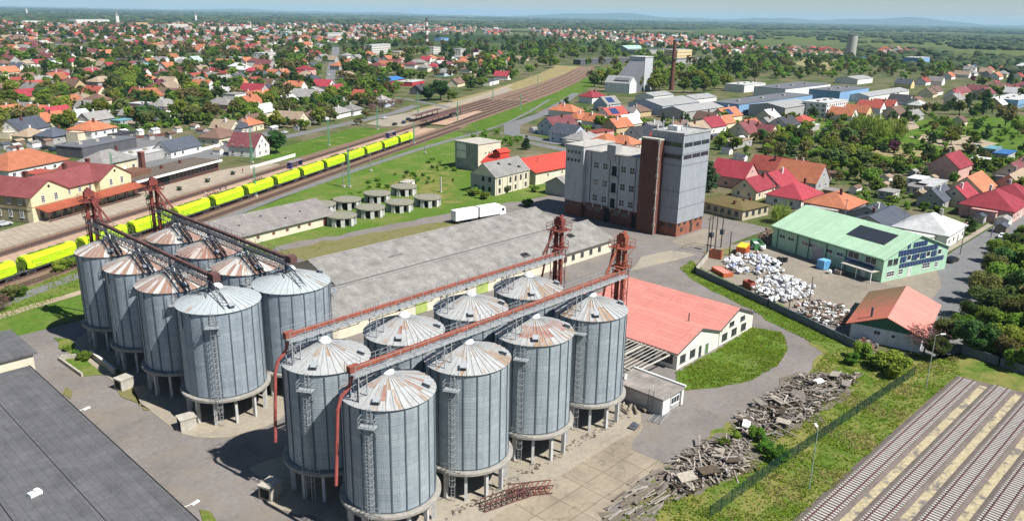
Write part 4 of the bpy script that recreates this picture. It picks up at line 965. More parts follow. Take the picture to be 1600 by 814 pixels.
# long shed with arched door
t = thing('long_shed', 'long shed with cream wall, oval windows and an arched maroon door under a grey roof', 'shed', (102.0, 192.0, .05), R(8)); 
for x in (86, 98, 110, 120): occ(x, 191, 10)
L_, W_ = 46, 15; mb = MB(); gable_walls(mb, L_, W_, 3.0, 6.3); mb.build('wall', CREAM, t)
mb = MB(); gable_roof(mb, L_, W_, 3.0, 6.3, .7); rf = mb.build('roof', roofmat('brownish grey fibre sheets', (.235, .215, .20), 1.2, .3, width=1.1, col2=(.17, .155, .145)), t)
for x in (21.0,):
    mb = MB(); q = [(-.8, 0), (.8, 0)] + [(.8 * math.cos(a), 1.6 + .8 * math.sin(a)) for a in np.linspace(0, math.pi, 9)]
    mb.add([(20.0 + a, -7.56, .05 + b_) for a, b_ in q], [tuple(range(len(q)))]); mb.build('arched_door', M('maroon door', (.14, .035, .04)), t)
for x in (-8, -3, 2, 6.5, 10.5, 14.2):
    mb = MB(); q = [(.55 * math.cos(a), 1.5 + .42 * math.sin(a)) for a in np.linspace(0, 2 * math.pi, 13)[:-1]]; mb.add([(x + a, -7.55, b_) for a, b_ in q], [tuple(range(12))]); mb.build('oval_window', BRICK, t)
for x, y in ((14, -4), (2, -2.5), (8, -5.2), (-6, -4)): mb = MB(); mb.bb(x - .3, x + .3, y - .2, y + .2, 6.3 - abs(y) * .44 - .1, 6.3 - abs(y) * .44 + .3); mb.build('roof_vent', STEEL_D, rf)

# ------------------------------------------------------------------ mushroom tanks
TANKTOP = M('lichen concrete tank top', (.235, .225, .17), .95, .4, .7, fine=3); TANKP = M('pale concrete pillars', (.52, .51, .48), .9, .3, .8)
tl = [('front tank nearest the arched maroon door', 127.2, 185.8), ('front tank with a weed tuft on its top', 139.2, 188.2), ('front tank with mossy rim', 149.9, 187.8), ('front tank nearest the white truck, with a mossy edge', 160.8, 187.2), ('back tank behind the weed topped one', 140.3, 201.5), ('back tank in the middle of its row', 152.6, 202.4), ('back tank beside a small white hut', 165.5, 204.8), ('tank half hidden behind the long shed gable', 131.0, 201.5)]
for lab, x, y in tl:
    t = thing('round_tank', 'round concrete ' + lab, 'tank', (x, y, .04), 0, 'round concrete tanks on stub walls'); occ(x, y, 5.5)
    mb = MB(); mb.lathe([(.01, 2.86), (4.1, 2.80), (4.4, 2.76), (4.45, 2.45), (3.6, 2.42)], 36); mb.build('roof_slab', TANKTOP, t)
    mb = MB(); mb.lathe([(2.9, 0), (2.9, 2.3)], 24); mb.build('shade_core', DARKV, t)  # black drum stands in for the shade inside, between the pillars
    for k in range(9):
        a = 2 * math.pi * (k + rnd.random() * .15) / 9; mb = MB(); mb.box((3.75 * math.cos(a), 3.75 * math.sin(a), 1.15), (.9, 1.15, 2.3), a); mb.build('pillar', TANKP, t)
t = thing('small_hut', 'small white flat hut behind the round tanks', 'hut', (172.5, 211.5, .05), R(20)); mb = MB(); mb.bb(-2.6, 2.6, -1.5, 1.5, 0, 2.3); mb.build('wall', WHITEW, t); mb = MB(); mb.bb(-2.8, 2.8, -1.7, 1.7, 2.3, 2.45); mb.build('roof', CONC, t); occ(172, 211, 3)
mb = MB(); mb.bb(-.5, .5, -1.56, -1.51, 0, 2.0); mb.build('door', BRICK, t)
for i, (x, y) in enumerate(((176.5, 198.5), (187.2, 199.2 - 6.0))):
    t = thing('concrete_post', ['tall bare concrete post behind the tank nearest the truck', 'bare concrete post in front of the shrubs at the old mill house'][i], 'post', (x, y, .04)); mb = MB(); mb.bar((0, 0, 0), (0, 0, 5.2), .38); mb.build('shaft', CONC, t); mb = MB(); mb.bb(-.4, .4, -.4, .4, 0, .4); mb.build('footing', CONC, t)

# ------------------------------------------------------------------ bottom-left flat roof, cream building, blocks, walls, lamps
t = thing('flat_roofed_hall', 'hall with a large dark grey felt roof filling the bottom left corner', 'hall', (0, 0, .02)); 
mb = MB(); mb.bb(-30, 30.6, 50, 130, 0, 4.8); mb.build('wall', CREAM, t)
mb = MB(); mb.bb(-30.4, 31.0, 49.6, 130.3, 4.8, 5.05); rf = mb.build('roof', BITUM, t)
mb = MB(); mb.bar((31.0, 49.6, 5.0), (31.0, 130.3, 5.0), .12, .2); mb.bar((24.0, 49.6, 5.055), (24.0, 130, 5.055), .10, .02); mb.bar((17.0, 49.6, 5.055), (17.0, 130, 5.055), .12, .02); mb.build('roof_edge', DARKV, rf)
p = at(55, 772, 5.1); mb = MB(); mb.box((p.x, p.y, 5.25), (1.3, .8, .4), R(10)); mb.box((p.x + .2, p.y, 5.55), (.5, .5, .3), R(10)); mb.build('roof_vent', CAPW, rf)
for px, py in ((135, 638), (305, 785)):
    p = at(px, py, 4.3); mb = MB(); mb.box((p.x, p.y, 4.3), (1.0, .36, .16), R(15)); mb.bar((31.0, p.y, 4.4), (p.x - .4, p.y, 4.3), .06); mb.build('wall_lamp', CAPW, t)
t = thing('cream_building', 'small cream walled building with a dark flat roof at the left edge', 'building', (0, 0, .02)); mb = MB(); mb.bb(10, 32.0, 131.5, 143.6, 0, 6.3); mb.build('wall', CREAM, t); mb = MB(); mb.bb(9.6, 32.5, 131.1, 144.0, 6.3, 6.6); mb.build('roof', BITUM, t)
for i, (x, y, rz) in enumerate(((41.8, 123.0, .2), (43.0, 103.8, -.15), (42.6, 80.2, .35))):
    t = thing('concrete_box', ['square concrete box with weeds behind it, beside the shadowed left silos', 'square concrete box on the curved pad of the big clean silo', 'square concrete box with an open dark end near the red downpipes'][i], 'box', (x, y, .12), rz, 'concrete boxes along the silo pads')
    mb = MB(); mb.bb(-1.1, 1.1, -.95, .95, 0, 1.75); mb.build('shell', CONC, t); mb = MB(); mb.bb(-1.2, 1.2, -1.05, 1.05, 1.75, 1.9); mb.build('lid', CONC, t); mb = MB(); mb.bb(-1.14, -1.105, -.65, .65, .25, 1.5); mb.build('opening', DARKV, t)
t = thing('low_wall', 'low concrete wall with a pale coping beside a patch of weeds, left of the silos', 'wall', (0, 0, .04)); mb = MB(); mb.bar((42.6, 139.2, .55), (42.6, 129.0, .55), .35, 1.1); mb.bar((38.6, 141.5, .4), (42.6, 139.2, .4), .3, .8); mb.bar((38.2, 141.5, .3), (38.6, 132, .3), .3, .6); mb.build('wall', CONC, t); mb = MB(); mb.bar((42.6, 139.4, 1.14), (42.6, 128.8, 1.14), .45, .08); mb.build('coping', M('pale coping', (.66, .62, .54)), t)
sheet('weed_bed', [(38.7, 141), (42.4, 139), (42.4, 129.5), (38.8, 132)], .10, G_LUSH)
# rusty truss sections lying on the apron
for i, (x, y, rz) in enumerate(((62.8, 58.4, .1), (66.0, 57.6, -.25))):
    t = thing('steel_truss', ['longer rusty lattice truss lying on the concrete apron', 'shorter red rusty lattice truss leaning on the longer one'][i], 'truss', (x, y, .1), rz + R(-20))
    L = 7.5 - 2.0 * i; mb = MB()
    for yy in (-.6, .6):
        for zz in (.1, 1.2): mb.bar((-L / 2, yy, zz), (L / 2, yy, zz), .12)
    mb.build('chord', RUST_B, t); mb = MB()
    for k, q in enumerate(np.arange(-L / 2, L / 2 - .5, .8)):
        for yy in (-.6, .6): mb.bar((q, yy, .1), (q + .8, yy, 1.2), .07); mb.bar((q, yy, .1), (q, yy, 1.2), .07)
        mb.bar((q, -.6, 1.2), (q + .8, .6, 1.2), .07); mb.bar((q, -.6, .1), (q, .6, .1), .07)
    mb.build('web', RUST_B if i == 0 else RUST_O, t)
# ------------------------------------------------------------------ mint green hall with solar panels
PVM = M('dark blue solar glass', (.030, .055, .15), .2, .2, 2, spec=.6); PVG = M('black solar film', (.030, .033, .042), .35, .15, 2, spec=.5); PVB = M('solar panel frame', (.20, .24, .30), .4, .05)
c0 = Vector((187.5, 57.0, 0)); GX = Vector((.955, -.297, 0)); GY = Vector((.297, .955, 0)); grz = math.atan2(GX.y, GX.x)
gc = c0 + GX * 12.2 + GY * 16.8
t = thing('green_hall', 'mint green hall with solar panels on its gable and a dark array on the roof', 'hall', (gc.x, gc.y, .06), grz)
for k in (-10, 0, 10): q = gc + GY * k; occ(q.x, q.y, 15)
mb = MB(); gable_walls(mb, 33.6, 24.4, 5.8, 10.1); mb.build('wall', GREENW, t, rz=R(90))
mb = MB(); gable_roof(mb, 33.6, 24.4, 5.8, 10.1, .7, .18); rf = mb.build('roof', MINT, t, rz=R(90))
mb = MB()
for x in np.arange(-16.6, 17, .62): mb.box((x, 12.75, 5.72 - .02), (.42, .12, .14))
mb.build('snow_guard', M('dark green trim', (.05, .12, .08)), rf)
mb = MB(); mb.bar((-17.2, 12.95, 5.5), (17.2, 12.95, 5.5), .16, .2); mb.build('gutter', MATS['dark green trim'], rf)
# roof array (on the yard side slope): local roof x runs along the hall
sl_ = (10.1 - 5.8) / 12.2
mb = MB(); zz = lambda y: 10.16 - sl_ * y + .14
mb.slab((-13.0, 7.6, zz(7.6)), (-13.0, 2.6, zz(2.6)), (-2.2, 2.6, zz(2.6)), (-2.2, 7.6, zz(7.6)), .06); o = mb.build('solar_array', PVG, rf)
# gable, local -y faces the street
def pvrow(z, x0, x1, skip=(), h=1.35):
    w_ = .86; h -= .18
    for x in np.arange(x0, x1 - .4, 1.06):
        if any(a <= x < b for a, b in skip): continue
        mb = MB(); mb.bb(x, x + w_, -16.98, -16.9, z, z + h, 0); 
        for q in (x + w_ / 2,): mb.bb(q - .015, q + .015, -17.0, -16.982, z, z + h, 1)
        mb.bb(x, x + w_, -17.0, -16.982, z + h / 2 - .015, z + h / 2 + .015, 1)
        mb.build('solar_panel', [PVM, PVB], t)
pvrow(2.75, -6.2, 10.6, (), 1.2); pvrow(4.1, -6.2, 7.6, ((-4.1, -2.1), (-.9, 1.0), (3.3, 5.3)), 1.5); pvrow(5.75, -7.2, 7.0, (), 1.45); pvrow(7.35, -4.2, 3.4, ((-3.2, -2.2),), 1.3)
for x in (-3.1, .2, 4.3, 8.7): put_window(t, (x, -16.8, 4.85), R(-90), 1.4, 1.3, 1, 1)
for x, w_ in ((-9.2, 2.6), (-5.4, 1.5), (4.2, 2.8), (8.2, 1.0)): put_window(t, (x, -16.8, 1.7 if x != 4.2 else 1.9), R(-90), w_, 1.3, 3 if w_ > 2 else 2, 2)
for x in (-9.9, -7.9): put_window(t, (x, -16.8, 4.6), R(-90), 1.5, 1.3, 2, 1, FRAMEG, 'g')
door(t, (-2.0, -16.8, 1.1), R(-90), 1.1, 2.2, M('grey door leaf', (.5, .52, .5)))
# yard side, local -x
for y in (13.5, 10.6, 6.0, 3.6, -1.5, -4.8): put_window(t, (-12.2, y, 3.6), R(180), 2.0, .9, 2, 1)
for y in (-8.6, -13.4): put_window(t, (-12.2, y, 4.4), R(180), 3.0, 1.5, 2, 1)
mb = MB(); mb.bb(-12.26, -12.19, .1, 4.1 - .8, 0, 3.9); mb.build('gate', M('grey sliding gate', (.33, .33, .34), .7, .15), t)
mb = MB(); mb.bb(-12.25, -12.19, -12.5, -11.3, 0, 2.2); mb.build('door', FRAMEW, t)
for y in (8.4, -.8, -6.6, 14.9, 4.6): mb = MB(); mb.bar((-12.35, y, 0), (-12.35, y, 5.6), .16); mb.build('drainpipe', MATS['dark green trim'], t)
for x in np.arange(-7.2, -15, -1.05): 
    mb = MB(); mb.bb(-12.32, -12.22, x, x + .95, 2.75, 3.5, 0); mb.build('solar_panel', [PVM, PVB], t)
mb = MB(); mb.bb(-15.2, -12.25, -16.2, -7.6, 2.55, 2.7); mb.build('canopy', CONC, t)
for y in (-16, -12, -7.9): mb = MB(); mb.bar((-15.0, y, 0), (-15.0, y, 2.55), .16); mb.build('canopy_post', FRAMEW, t)
# ------------------------------------------------------------------ coral and green barn by the fence
bx = Vector((.985, .17, 0)); brz = math.atan2(bx.y, bx.x); bc = Vector((148.8, 43.0, 0)) + bx * 11
t = thing('barn', 'low barn with coral and mossy brown roof, green gable and pale wall beside bushes', 'barn', (bc.x, bc.y, .06), brz); occ(bc.x, bc.y, 10); occ(bc.x - 6, bc.y, 8); occ(bc.x + 7, bc.y + 1, 8)
mb = MB(); gable_walls(mb, 21.5, 12.2, 3.2, 3.25); mb.build('wall', plaster('bluish white wall', (.60, .62, .66)), t)
mb = MB(); mb.add([(-10.78, -6.3, 3.1), (-10.78, 6.3, 3.1), (-10.78, 0, 5.6)], [(0, 2, 1)]); mb.build('gable', M('dark green boards', (.05, .13, .085), .8, .2), t); mb = MB(); mb.add([(10.78, -6.3, 3.1), (10.78, 6.3, 3.1), (10.78, 0, 5.6)], [(0, 1, 2)]); mb.build('gable', M('dark green boards', (.05, .13, .085), .8, .2), t)
mb = MB(); mb.slab((-11.4, -7.0, 2.95), (11.4, -7.0, 2.95), (11.4, 0, 5.75), (-11.4, 0, 5.75), .14, 0); mb.slab((11.4, 7.0, 2.95), (-11.4, 7.0, 2.95), (-11.4, 0, 5.75), (11.4, 0, 5.75), .14, 1)
m, nt, b = newmat('coral sheets gone mossy brown'); v = coords(nt); tcg = N(nt, 'ShaderNodeSeparateXYZ'); nt.links.new(v, tcg.inputs[0])
f = mth(nt, 'ADD', mth(nt, 'MULTIPLY', tcg.outputs[0], .028), mth(nt, 'MULTIPLY', noise(nt, v, .4, 5, .7), .6)); nt.links.new(ramp(nt, f, [(.12, (.42, .12, .075)), (.40, (.22, .115, .055)), (.75, (.13, .10, .045))]), b.inputs['Base Color']); b.inputs['Roughness'].default_value = .9
rf = mb.build('roof', [CORAL, m], t)
mb = MB(); mb.cyl((-9.2, 3.0, 4.3), (-9.2, 3.0, 6.2), .22, .22, 10); mb.cyl((-9.2, 3.0, 6.3), (-9.2, 3.0, 6.5), .32, .2, 10); mb.build('chimney', STEEL_D, rf)
put_window(t, (-10.76, 1.4, 2.2), R(180), 1.1, .8, 2, 1); mb = MB(); mb.bb(-10.9, -10.74, -1.6, -1.2, 1.9, 2.3); mb.build('vent', DARKV, t)
# ------------------------------------------------------------------ walls and fences
def panel_wall(name, label, pts, h, m, step=2.5, pm=None):
    t = thing(name, label, 'wall', (pts[0][0], pts[0][1], .06)); o = Vector((pts[0][0], pts[0][1], 0)); mb = MB(); mp = MB()
    for a, b in zip(pts[:-1], pts[1:]):
        a = Vector((a[0], a[1], 0)) - o; b = Vector((b[0], b[1], 0)) - o; L = (b - a).length; n_ = max(1, int(L / step))
        mb.bar(a + UP * h / 2, b + UP * h / 2, .12, h)
        for k in range(n_ + 1): p = a.lerp(b, k / n_); mp.bb(p.x - .12, p.x + .12, p.y - .12, p.y + .12, 0, h + .12)
    mb.build('panel', m, t); mp.build('post_row', pm or m, t); return t
FENCEC = M('blue grey fence panels', (.135, .155, .18), .85, .25, .6)
panel_wall('yard_wall', 'dark blue grey panel wall along the grass strip, round the scrapyard', [at(1086, 428), at(1200, 480), at(1335, 545)], 1.6, FENCEC)
panel_wall('yard_wall', 'short pale wall piece at the scrapyard corner by the dark poles', [at(1086, 428), at(1112, 396)], 1.6, CONC)
panel_wall('boundary_wall', 'blue grey wall in front of the trees at the right edge', [at(1503, 553), at(1560, 572), at(1660, 607)], 1.7, FENCEC)
# green mesh fence along the sidings
fp = [(77.5, 38.6), (92, 38.0), (110, 36.6), (124, 35.6), (139, 34.4)]
t = thing('mesh_fence', 'long dark green wire mesh fence between the timber heaps and the sidings', 'fence', (0, 0, .07)); FG = M('dark green fence wire', (.012, .055, .040), .6, .1)
mb = MB(); mp = MB()
for a, b in zip(fp[:-1], fp[1:]):
    a = Vector((*a, 0)); b = Vector((*b, 0)); L = (b - a).length
    for k in range(int(L / .16)): p = a.lerp(b, k * .16 / L); mb.add([p + UP * .05, p + Vector((.035, .03, .05)), p + Vector((.035, .03, 1.75)), p + UP * 1.75], [(0, 1, 2, 3)])
    for z in np.arange(.15, 1.8, .2): mb.bar(a + UP * z, b + UP * z, .025)
    for k in range(int(L / 2.5) + 1): p = a.lerp(b, min(1, k * 2.5 / L)); mp.bb(p.x - .04, p.x + .04, p.y - .04, p.y + .04, 0, 1.85)
mb.build('wire_mesh', FG, t); mp.build('post_row', FG, t)
# street lamps by the sidings
def lamp(px, py, h, label, arm=(1, -.3)):
    p = at(px, py); t = thing('street_lamp', label, 'lamp', (p.x, p.y, .06), 0, 'green lamp posts beside the sidings'); mb = MB(); mb.cyl((0, 0, 0), (0, 0, h), .085, .05, 8); mb.build('pole', M('pale green lamp pole', (.30, .38, .32), .5), t)
    mb = MB(); mb.bar((0, 0, h), (arm[0], arm[1], h + .15), .06); mb.build('arm', MATS['pale green lamp pole'], t); mb = MB(); mb.box((arm[0] * 1.3, arm[1] * 1.3, h + .16), (.9, .3, .12), math.atan2(arm[1], arm[0])); mb.build('lamp_head', CAPW, t)
lamp(1264, 765, 8.7, 'slim green lamp post on the verge near the timber heap', (.5, .4)); lamp(1446, 608, 9.6, 'slim green lamp post with pale head at the far end of the sidings', (.8, -.6))
# ------------------------------------------------------------------ new sidings
m, nt, b = newmat('dry straw between tracks'); v = coords(nt); c = ramp(nt, noise(nt, v, 1.8, 6, .75), [(.3, (.22, .185, .10)), (.65, (.47, .40, .25))]); c = mix(nt, ramp(nt, noise(nt, v, .42, 5, .7), [(.50, (0, 0, 0)), (.60, (1, 1, 1))]), c, (.14, .125, .115)); nt.links.new(c, b.inputs['Base Color']); b.inputs['Roughness'].default_value = .95; STRAW = m
SLEEPC = M('concrete sleeper', (.47, .435, .405), .9, .2, 1.5); RAILM = M('rusty rail steel', (.11, .050, .045), .6, .2, 2)
def siding(a, b, name):
    a = Vector((a[0], a[1], 0)); b = Vector((b[0], b[1], 0)); d = (b - a).normalized(); n_ = Vector((-d.y, d.x, 0)); L = (b - a).length; rz = math.atan2(d.y, d.x)
    mb = MB()
    for q in ((-1.9, .10, 1.9, .10), ): pass
    pts = [(-2.1, .07), (-1.45, .24), (1.45, .24), (2.1, .07)]
    for (o0, z0), (o1, z1) in zip(pts[:-1], pts[1:]): mb.quad(a + n_ * o1 + UP * z1, a + n_ * o0 + UP * z0, b + n_ * o0 + UP * z0, b + n_ * o1 + UP * z1)
    o = struct('siding_ballast', mb, G_BALL2)
    mb = MB()
    for k in range(int(L / .6)):
        p = a + d * (k * .6 + .3); mb.box((p.x, p.y, .26), (.24, 2.5, .12), rz)
    struct('sleeper_row', mb, SLEEPC)
    mb = MB()
    for s in (-.752, .752): mb.bar(a + n_ * s + UP * .40, b + n_ * s + UP * .40, .10, .16)
    struct('rail_pair', mb, RAILM)
# direction of the sidings from the photograph's own rails
e1 = (at(1257, 813, .4) + at(1288, 813, .4)) / 2; e2 = (at(1506, 590, .4) + at(1523, 592, .4)) / 2
d_ = (e2 - e1); d_.z = 0; d_.normalize(); nn_ = Vector((-d_.y, d_.x, 0))
for k in range(6):
    s0 = e1 - d_ * 22 - nn_ * 4.95 * k; s1 = e2 - nn_ * 4.95 * k + d_ * (.0 if k == 0 else (1.0 if k == 1 else 4)); siding((s0.x, s0.y), (s1.x, s1.y), k)
    a = s0 - nn_ * 2.48; b = s1 - nn_ * 2.48 - d_ * .8; mb = MB()
    zs = .10
    n_seg = 40
    pr = random.Random(k + 3)
    pv = None
    for i in range(n_seg + 1):
        c = a.lerp(b, i / n_seg); wl = .72 + pr.random() * .45; wr = .72 + pr.random() * .45
        cur = (Vector((c.x, c.y, zs)) - nn_ * wl, Vector((c.x, c.y, zs + .03)), Vector((c.x, c.y, zs)) + nn_ * wr)
        if pv: mb.quad(pv[0], cur[0], cur[1], pv[1]); mb.quad(pv[1], cur[1], cur[2], pv[2])
        pv = cur
    struct('dry_grass_strip', mb, STRAW, 'stuff')
q0 = e1 - d_ * 22 + nn_ * 2.0; q1 = e2 + nn_ * 2.0 + d_ * .4; q2 = e2 - nn_ * 27 + d_ * 6; q3 = e1 - nn_ * 27 - d_ * 22
sheet('siding_bed', [q0, q1, q1 - nn_ * 8 + d_ * 1, q2, q3], .085, G_BALL2)
# ------------------------------------------------------------------ timber heaps
TIMB = [M('silvery weathered timber', (.265, .235, .205), .9, .45, 1.5, rand=.9), M('grey brown sleeper', (.17, .14, .115), .9, .45, 1.2, rand=.9)]
PL = []
for L, w_, h_, k in ((2.6, .26, .16, 1), (3.4, .16, .07, 0), (2.2, .22, .05, 0), (1.5, .3, .12, 0), (4.2, .14, .12, 0), (2.5, .24, .15, 0)):
    mb = MB(); mb.box((0, 0, 0), (L, w_, h_)); PL.append(mb.mesh('timber', TIMB[k]))
hr_ = random.Random(11)
def heap(poly, n_, hmax, label, group, along=None, spread=1.0):
    P = pix(poly); xs = [p.x for p in P]; ys = [p.y for p in P]; cx_, cy_ = sum(xs) / len(xs), sum(ys) / len(ys); k = 0
    rr = max(max(xs) - min(xs), max(ys) - min(ys)) / 2
    while k < n_:
        x = hr_.uniform(min(xs), max(xs)); y = hr_.uniform(min(ys), max(ys))
        if not inpoly(x, y, P): continue
        q = max(0, 1 - ((x - cx_) ** 2 + (y - cy_) ** 2) ** .5 / rr)
        o = link('weathered_timber', PL[hr_.randrange(6)] if along is None else PL[hr_.choice((0, 0, 5, 1, 4))], None, (x, y, .12 + hr_.random() * hmax * (.25 + q)))
        rz = hr_.uniform(0, math.pi) if along is None else along + hr_.gauss(0, .12 * spread)
        o.rotation_euler = (hr_.gauss(0, .2) if along is None else hr_.gauss(0, .05), hr_.gauss(0, .17) if along is None else hr_.gauss(0, .04), rz)
        tag(o, label, 'timber', group); k += 1
heap([(1150, 655), (1200, 628), (1250, 590), (1290, 585), (1345, 590), (1310, 622), (1260, 655), (1215, 685), (1160, 680)], 115, 1.3, 'grey weathered timber in the far tangled heap beside the road bend', 'timbers of the far heap')
heap([(1085, 700), (1120, 680), (1172, 685), (1172, 725), (1140, 748), (1100, 760), (1065, 775), (1040, 745)], 95, 1.1, 'grey weathered plank in the middle tangled heap next to the grass', 'planks of the middle heap')
heap([(990, 748), (1052, 728), (1100, 735), (1090, 770), (1030, 800), (960, 812), (950, 800)], 70, .45, 'weathered sleeper in the neat rows at the slab edge', 'sleepers laid in rows on the slab edge', along=-.3 + 0.3, spread=1.0)
rub = MB()
for poly, n_ in (([(1150, 655), (1250, 588), (1345, 588), (1260, 660), (1160, 685)], 1300), ([(1085, 700), (1172, 685), (1160, 740), (1065, 778), (1040, 745)], 950)):
    P = pix(poly); xs = [p.x for p in P]; ys = [p.y for p in P]; k = 0
    while k < n_:
        x = hr_.uniform(min(xs), max(xs)); y = hr_.uniform(min(ys), max(ys))
        if inpoly(x, y, P):
            s_ = hr_.uniform(.06, .34); rub.box((x, y, .1 + hr_.random() * .8), (s_ * hr_.choice((1.5, 3, 6)), s_, s_ * .4), hr_.random() * 3, hr_.randrange(3), Matrix.Rotation(hr_.gauss(0, .3), 3, 'X')); k += 1
for px, py in ((1190, 640), (1215, 650), (1245, 622), (1270, 610), (1300, 600), (1322, 602), (1225, 668), (1172, 668), (1130, 702), (1150, 735), (1100, 745), (1075, 760), (1120, 720), (1210, 632)):
    q = at(px + hr_.uniform(-8, 8), py + hr_.uniform(-6, 6)); s_ = hr_.uniform(.8, 1.5); rub.box((q.x, q.y, .9 + hr_.random() * .6), (s_ * 2, s_ * 1.2, .16), hr_.random() * 3, hr_.choice((0, 2, 2, 1)), Matrix.Rotation(hr_.gauss(0, .3), 3, 'X'))
a_, b_ = at(985, 648), at(700, 812)
for k in range(260): q = a_.lerp(b_, hr_.random()); s_ = hr_.uniform(.05, .3); rub.box((q.x + hr_.gauss(0, .5), q.y + hr_.gauss(0, .5) + .4, .12), (s_ * 2, s_, s_ * .5), hr_.random() * 3, hr_.randrange(2), Matrix.Rotation(hr_.gauss(0, .3), 3, 'X'))
o = rub.build('rubble', [M('grey splintered rubble', (.22, .195, .17), .95, .5, 3, fine=8), M('dark splinters', (.10, .075, .052), .95, .4, 3), M('pale splinters', (.36, .315, .255), .95, .4, 3)]); tag(o, 'splintered wood and rubble lying between the timber heaps', 'rubble', kind='stuff')
for lab, px, py, s_, rz in (('pale broken slab at the near tip of the far timber heap', 1165, 672, 1.6, .4), ('dark iron plate lying on the concrete near the flat roofed hut', 990, 668, 1.5, .2), ('white board on top of the far timber heap', 1278, 604, 1.4, -.3), ('white overturned tub among the timbers', 1175, 655, 1.3, .8)):
    p = at(px, py); t = thing('slab' if 'slab' in lab else ('plate' if 'plate' in lab else ('board' if 'board' in lab else 'tub')), lab, lab.split()[2] if False else ('scrap'), (p.x, p.y, .1 if 'heap' not in lab else .9), rz); mb = MB(); mb.box((0, 0, .15), (s_ * 1.3, s_ * .7, .22), 0, 0, Matrix.Rotation(.15, 3, 'X')); mb.box((s_ * .2, .1, .33), (s_ * .8, s_ * .4, .12), .3); mb.build('body', STEEL_D if 'dark' in lab else CAPW, t)
# log pile and junk behind the end silo
for k in range(9):
    o = link('log', None) if False else None
    mb = MB(); mb.cyl((-1.1, 0, .2), (1.1, 0, .2), .2, .17, 10); 
    if k == 0: LOG = mb.mesh('log', M('old log', (.26, .22, .17), .9, .3, 2))
    p = at(975 + (k % 5) * 9, 632 + (k // 5) * 9 + (k % 2) * 3); o = link('log', LOG, None, (p.x, p.y, .1 + .2 * (k // 5)), R(20 + 25 * (k % 3))); tag(o, 'grey log in the loose pile between the end silo and the hut', 'log', 'logs by the hut')
t = thing('steel_grid', 'grey steel grating leaning flat beside the hut corner', 'grating', at(1030, 652, .1), R(10)); mb = MB()
for k in range(16): mb.bar((-2 + k * .27, -1, .3), (-2 + k * .27, 1, .1), .06)
for y in (-1, 0, 1): mb.bar((-2, y, .22 - y * .1), (2.1, y, .22 - y * .1), .07)
mb.build('grating', STEEL, t)
# ------------------------------------------------------------------ scrapyard
BALE = [M('white crumpled film', (.66, .66, .66), .6, .35, 3.5, rand=.5), M('white and blue film', (.55, .60, .70), .6, .5, 3, col2=(.12, .16, .30), rand=.3), M('grey film', (.50, .50, .50), .6, .4, 2, rand=.3)]
BM = []
for k in range(6):
    import bmesh
    bm = bmesh.new(); bmesh.ops.create_icosphere(bm, subdivisions=2, radius=.62)
    for v in bm.verts: v.co = Vector((v.co.x * 1.1, v.co.y * .9, v.co.z * .8)) * (1 + hr_.uniform(-.42, .34))
    me = bpy.data.meshes.new('bale'); bm.to_mesh(me); bm.free(); me.materials.append(BALE[(0, 0, 0, 0, 1, 2)[k]]); BM.append(me)
def bales(poly, n_, hmax, label, group, kinds=range(6)):
    P = pix(poly); xs = [p.x for p in P]; ys = [p.y for p in P]; cx_, cy_ = sum(xs) / len(xs), sum(ys) / len(ys); rr = max(max(xs) - min(xs), max(ys) - min(ys)) / 2; k = 0; kinds = list(kinds)
    while k < n_:
        x = hr_.uniform(min(xs), max(xs)); y = hr_.uniform(min(ys), max(ys))
        if not inpoly(x, y, P): continue
        q = max(0, 1 - ((x - cx_) ** 2 + (y - cy_) ** 2) ** .5 / rr)
        o = link('film_bale', BM[hr_.choice(kinds)], None, (x, y, .5 + hr_.random() * hmax * (.3 + q)), hr_.random() * 6); o.scale = [hr_.uniform(.55, 1.1) for _ in '123']; tag(o, label, 'bale', group); k += 1
bales([(1128, 412), (1150, 400), (1190, 402), (1215, 410), (1228, 428), (1200, 432), (1160, 430), (1135, 424)], 125, 1.2, 'white or bluish crumpled bale in the rear heap of the scrapyard', 'bales in the rear heap', (0, 1, 2, 3, 4, 4, 5))
bales([(1172, 452), (1185, 440), (1230, 432), (1250, 446), (1272, 452), (1268, 466), (1230, 474), (1200, 472)], 150, 1.3, 'white crumpled bale in the front heap against the dark wall', 'bales in the front heap', (0, 1, 2, 3, 0, 5))
bales([(1170, 388), (1192, 382), (1200, 392), (1180, 398)], 14, .7, 'white crumpled bale in the small heap by the green and yellow skips', 'bales in the small heap', (0, 1, 2, 3))
JM = [M('brown scrap', (.22, .13, .085), .9, .5, 2, rand=.6), M('grey scrap', (.26, .23, .20), .7, .5, 2, rand=.8), M('white scrap', (.7, .7, .68), .7, .3, 2)]
def junk(poly, n_, name, label, ms, hmax=.9):
    P = pix(poly); xs = [p.x for p in P]; ys = [p.y for p in P]; mb = MB(); k = 0
    while k < n_:
        x = hr_.uniform(min(xs), max(xs)); y = hr_.uniform(min(ys), max(ys))
        if inpoly(x, y, P): mb.box((x, y, .15 + hr_.random() * hmax), (hr_.uniform(.2, 1.3), hr_.uniform(.1, .7), hr_.uniform(.08, .5)), hr_.random() * 3, hr_.randrange(len(ms)), Matrix.Rotation(hr_.gauss(0, .35), 3, 'X')); k += 1
    o = mb.build(name, ms); tag(o, label, 'scrap', kind='stuff')
junk([(1240, 480), (1270, 472), (1320, 482), (1330, 498), (1318, 515), (1262, 500)], 260, 'scrap_heap', 'mixed metal and white scrap strewn in front of the barn', JM)
junk([(1182, 378), (1200, 362), (1206, 372), (1200, 386)], 110, 'scrap_heap', 'brown scrap heap at the far corner of the mint green hall', JM[:2], 1.6)
junk([(1335, 540), (1350, 532), (1372, 545), (1362, 556)], 60, 'scrap_heap', 'dark junk leaning at the pale barn wall', JM[:2], .8)
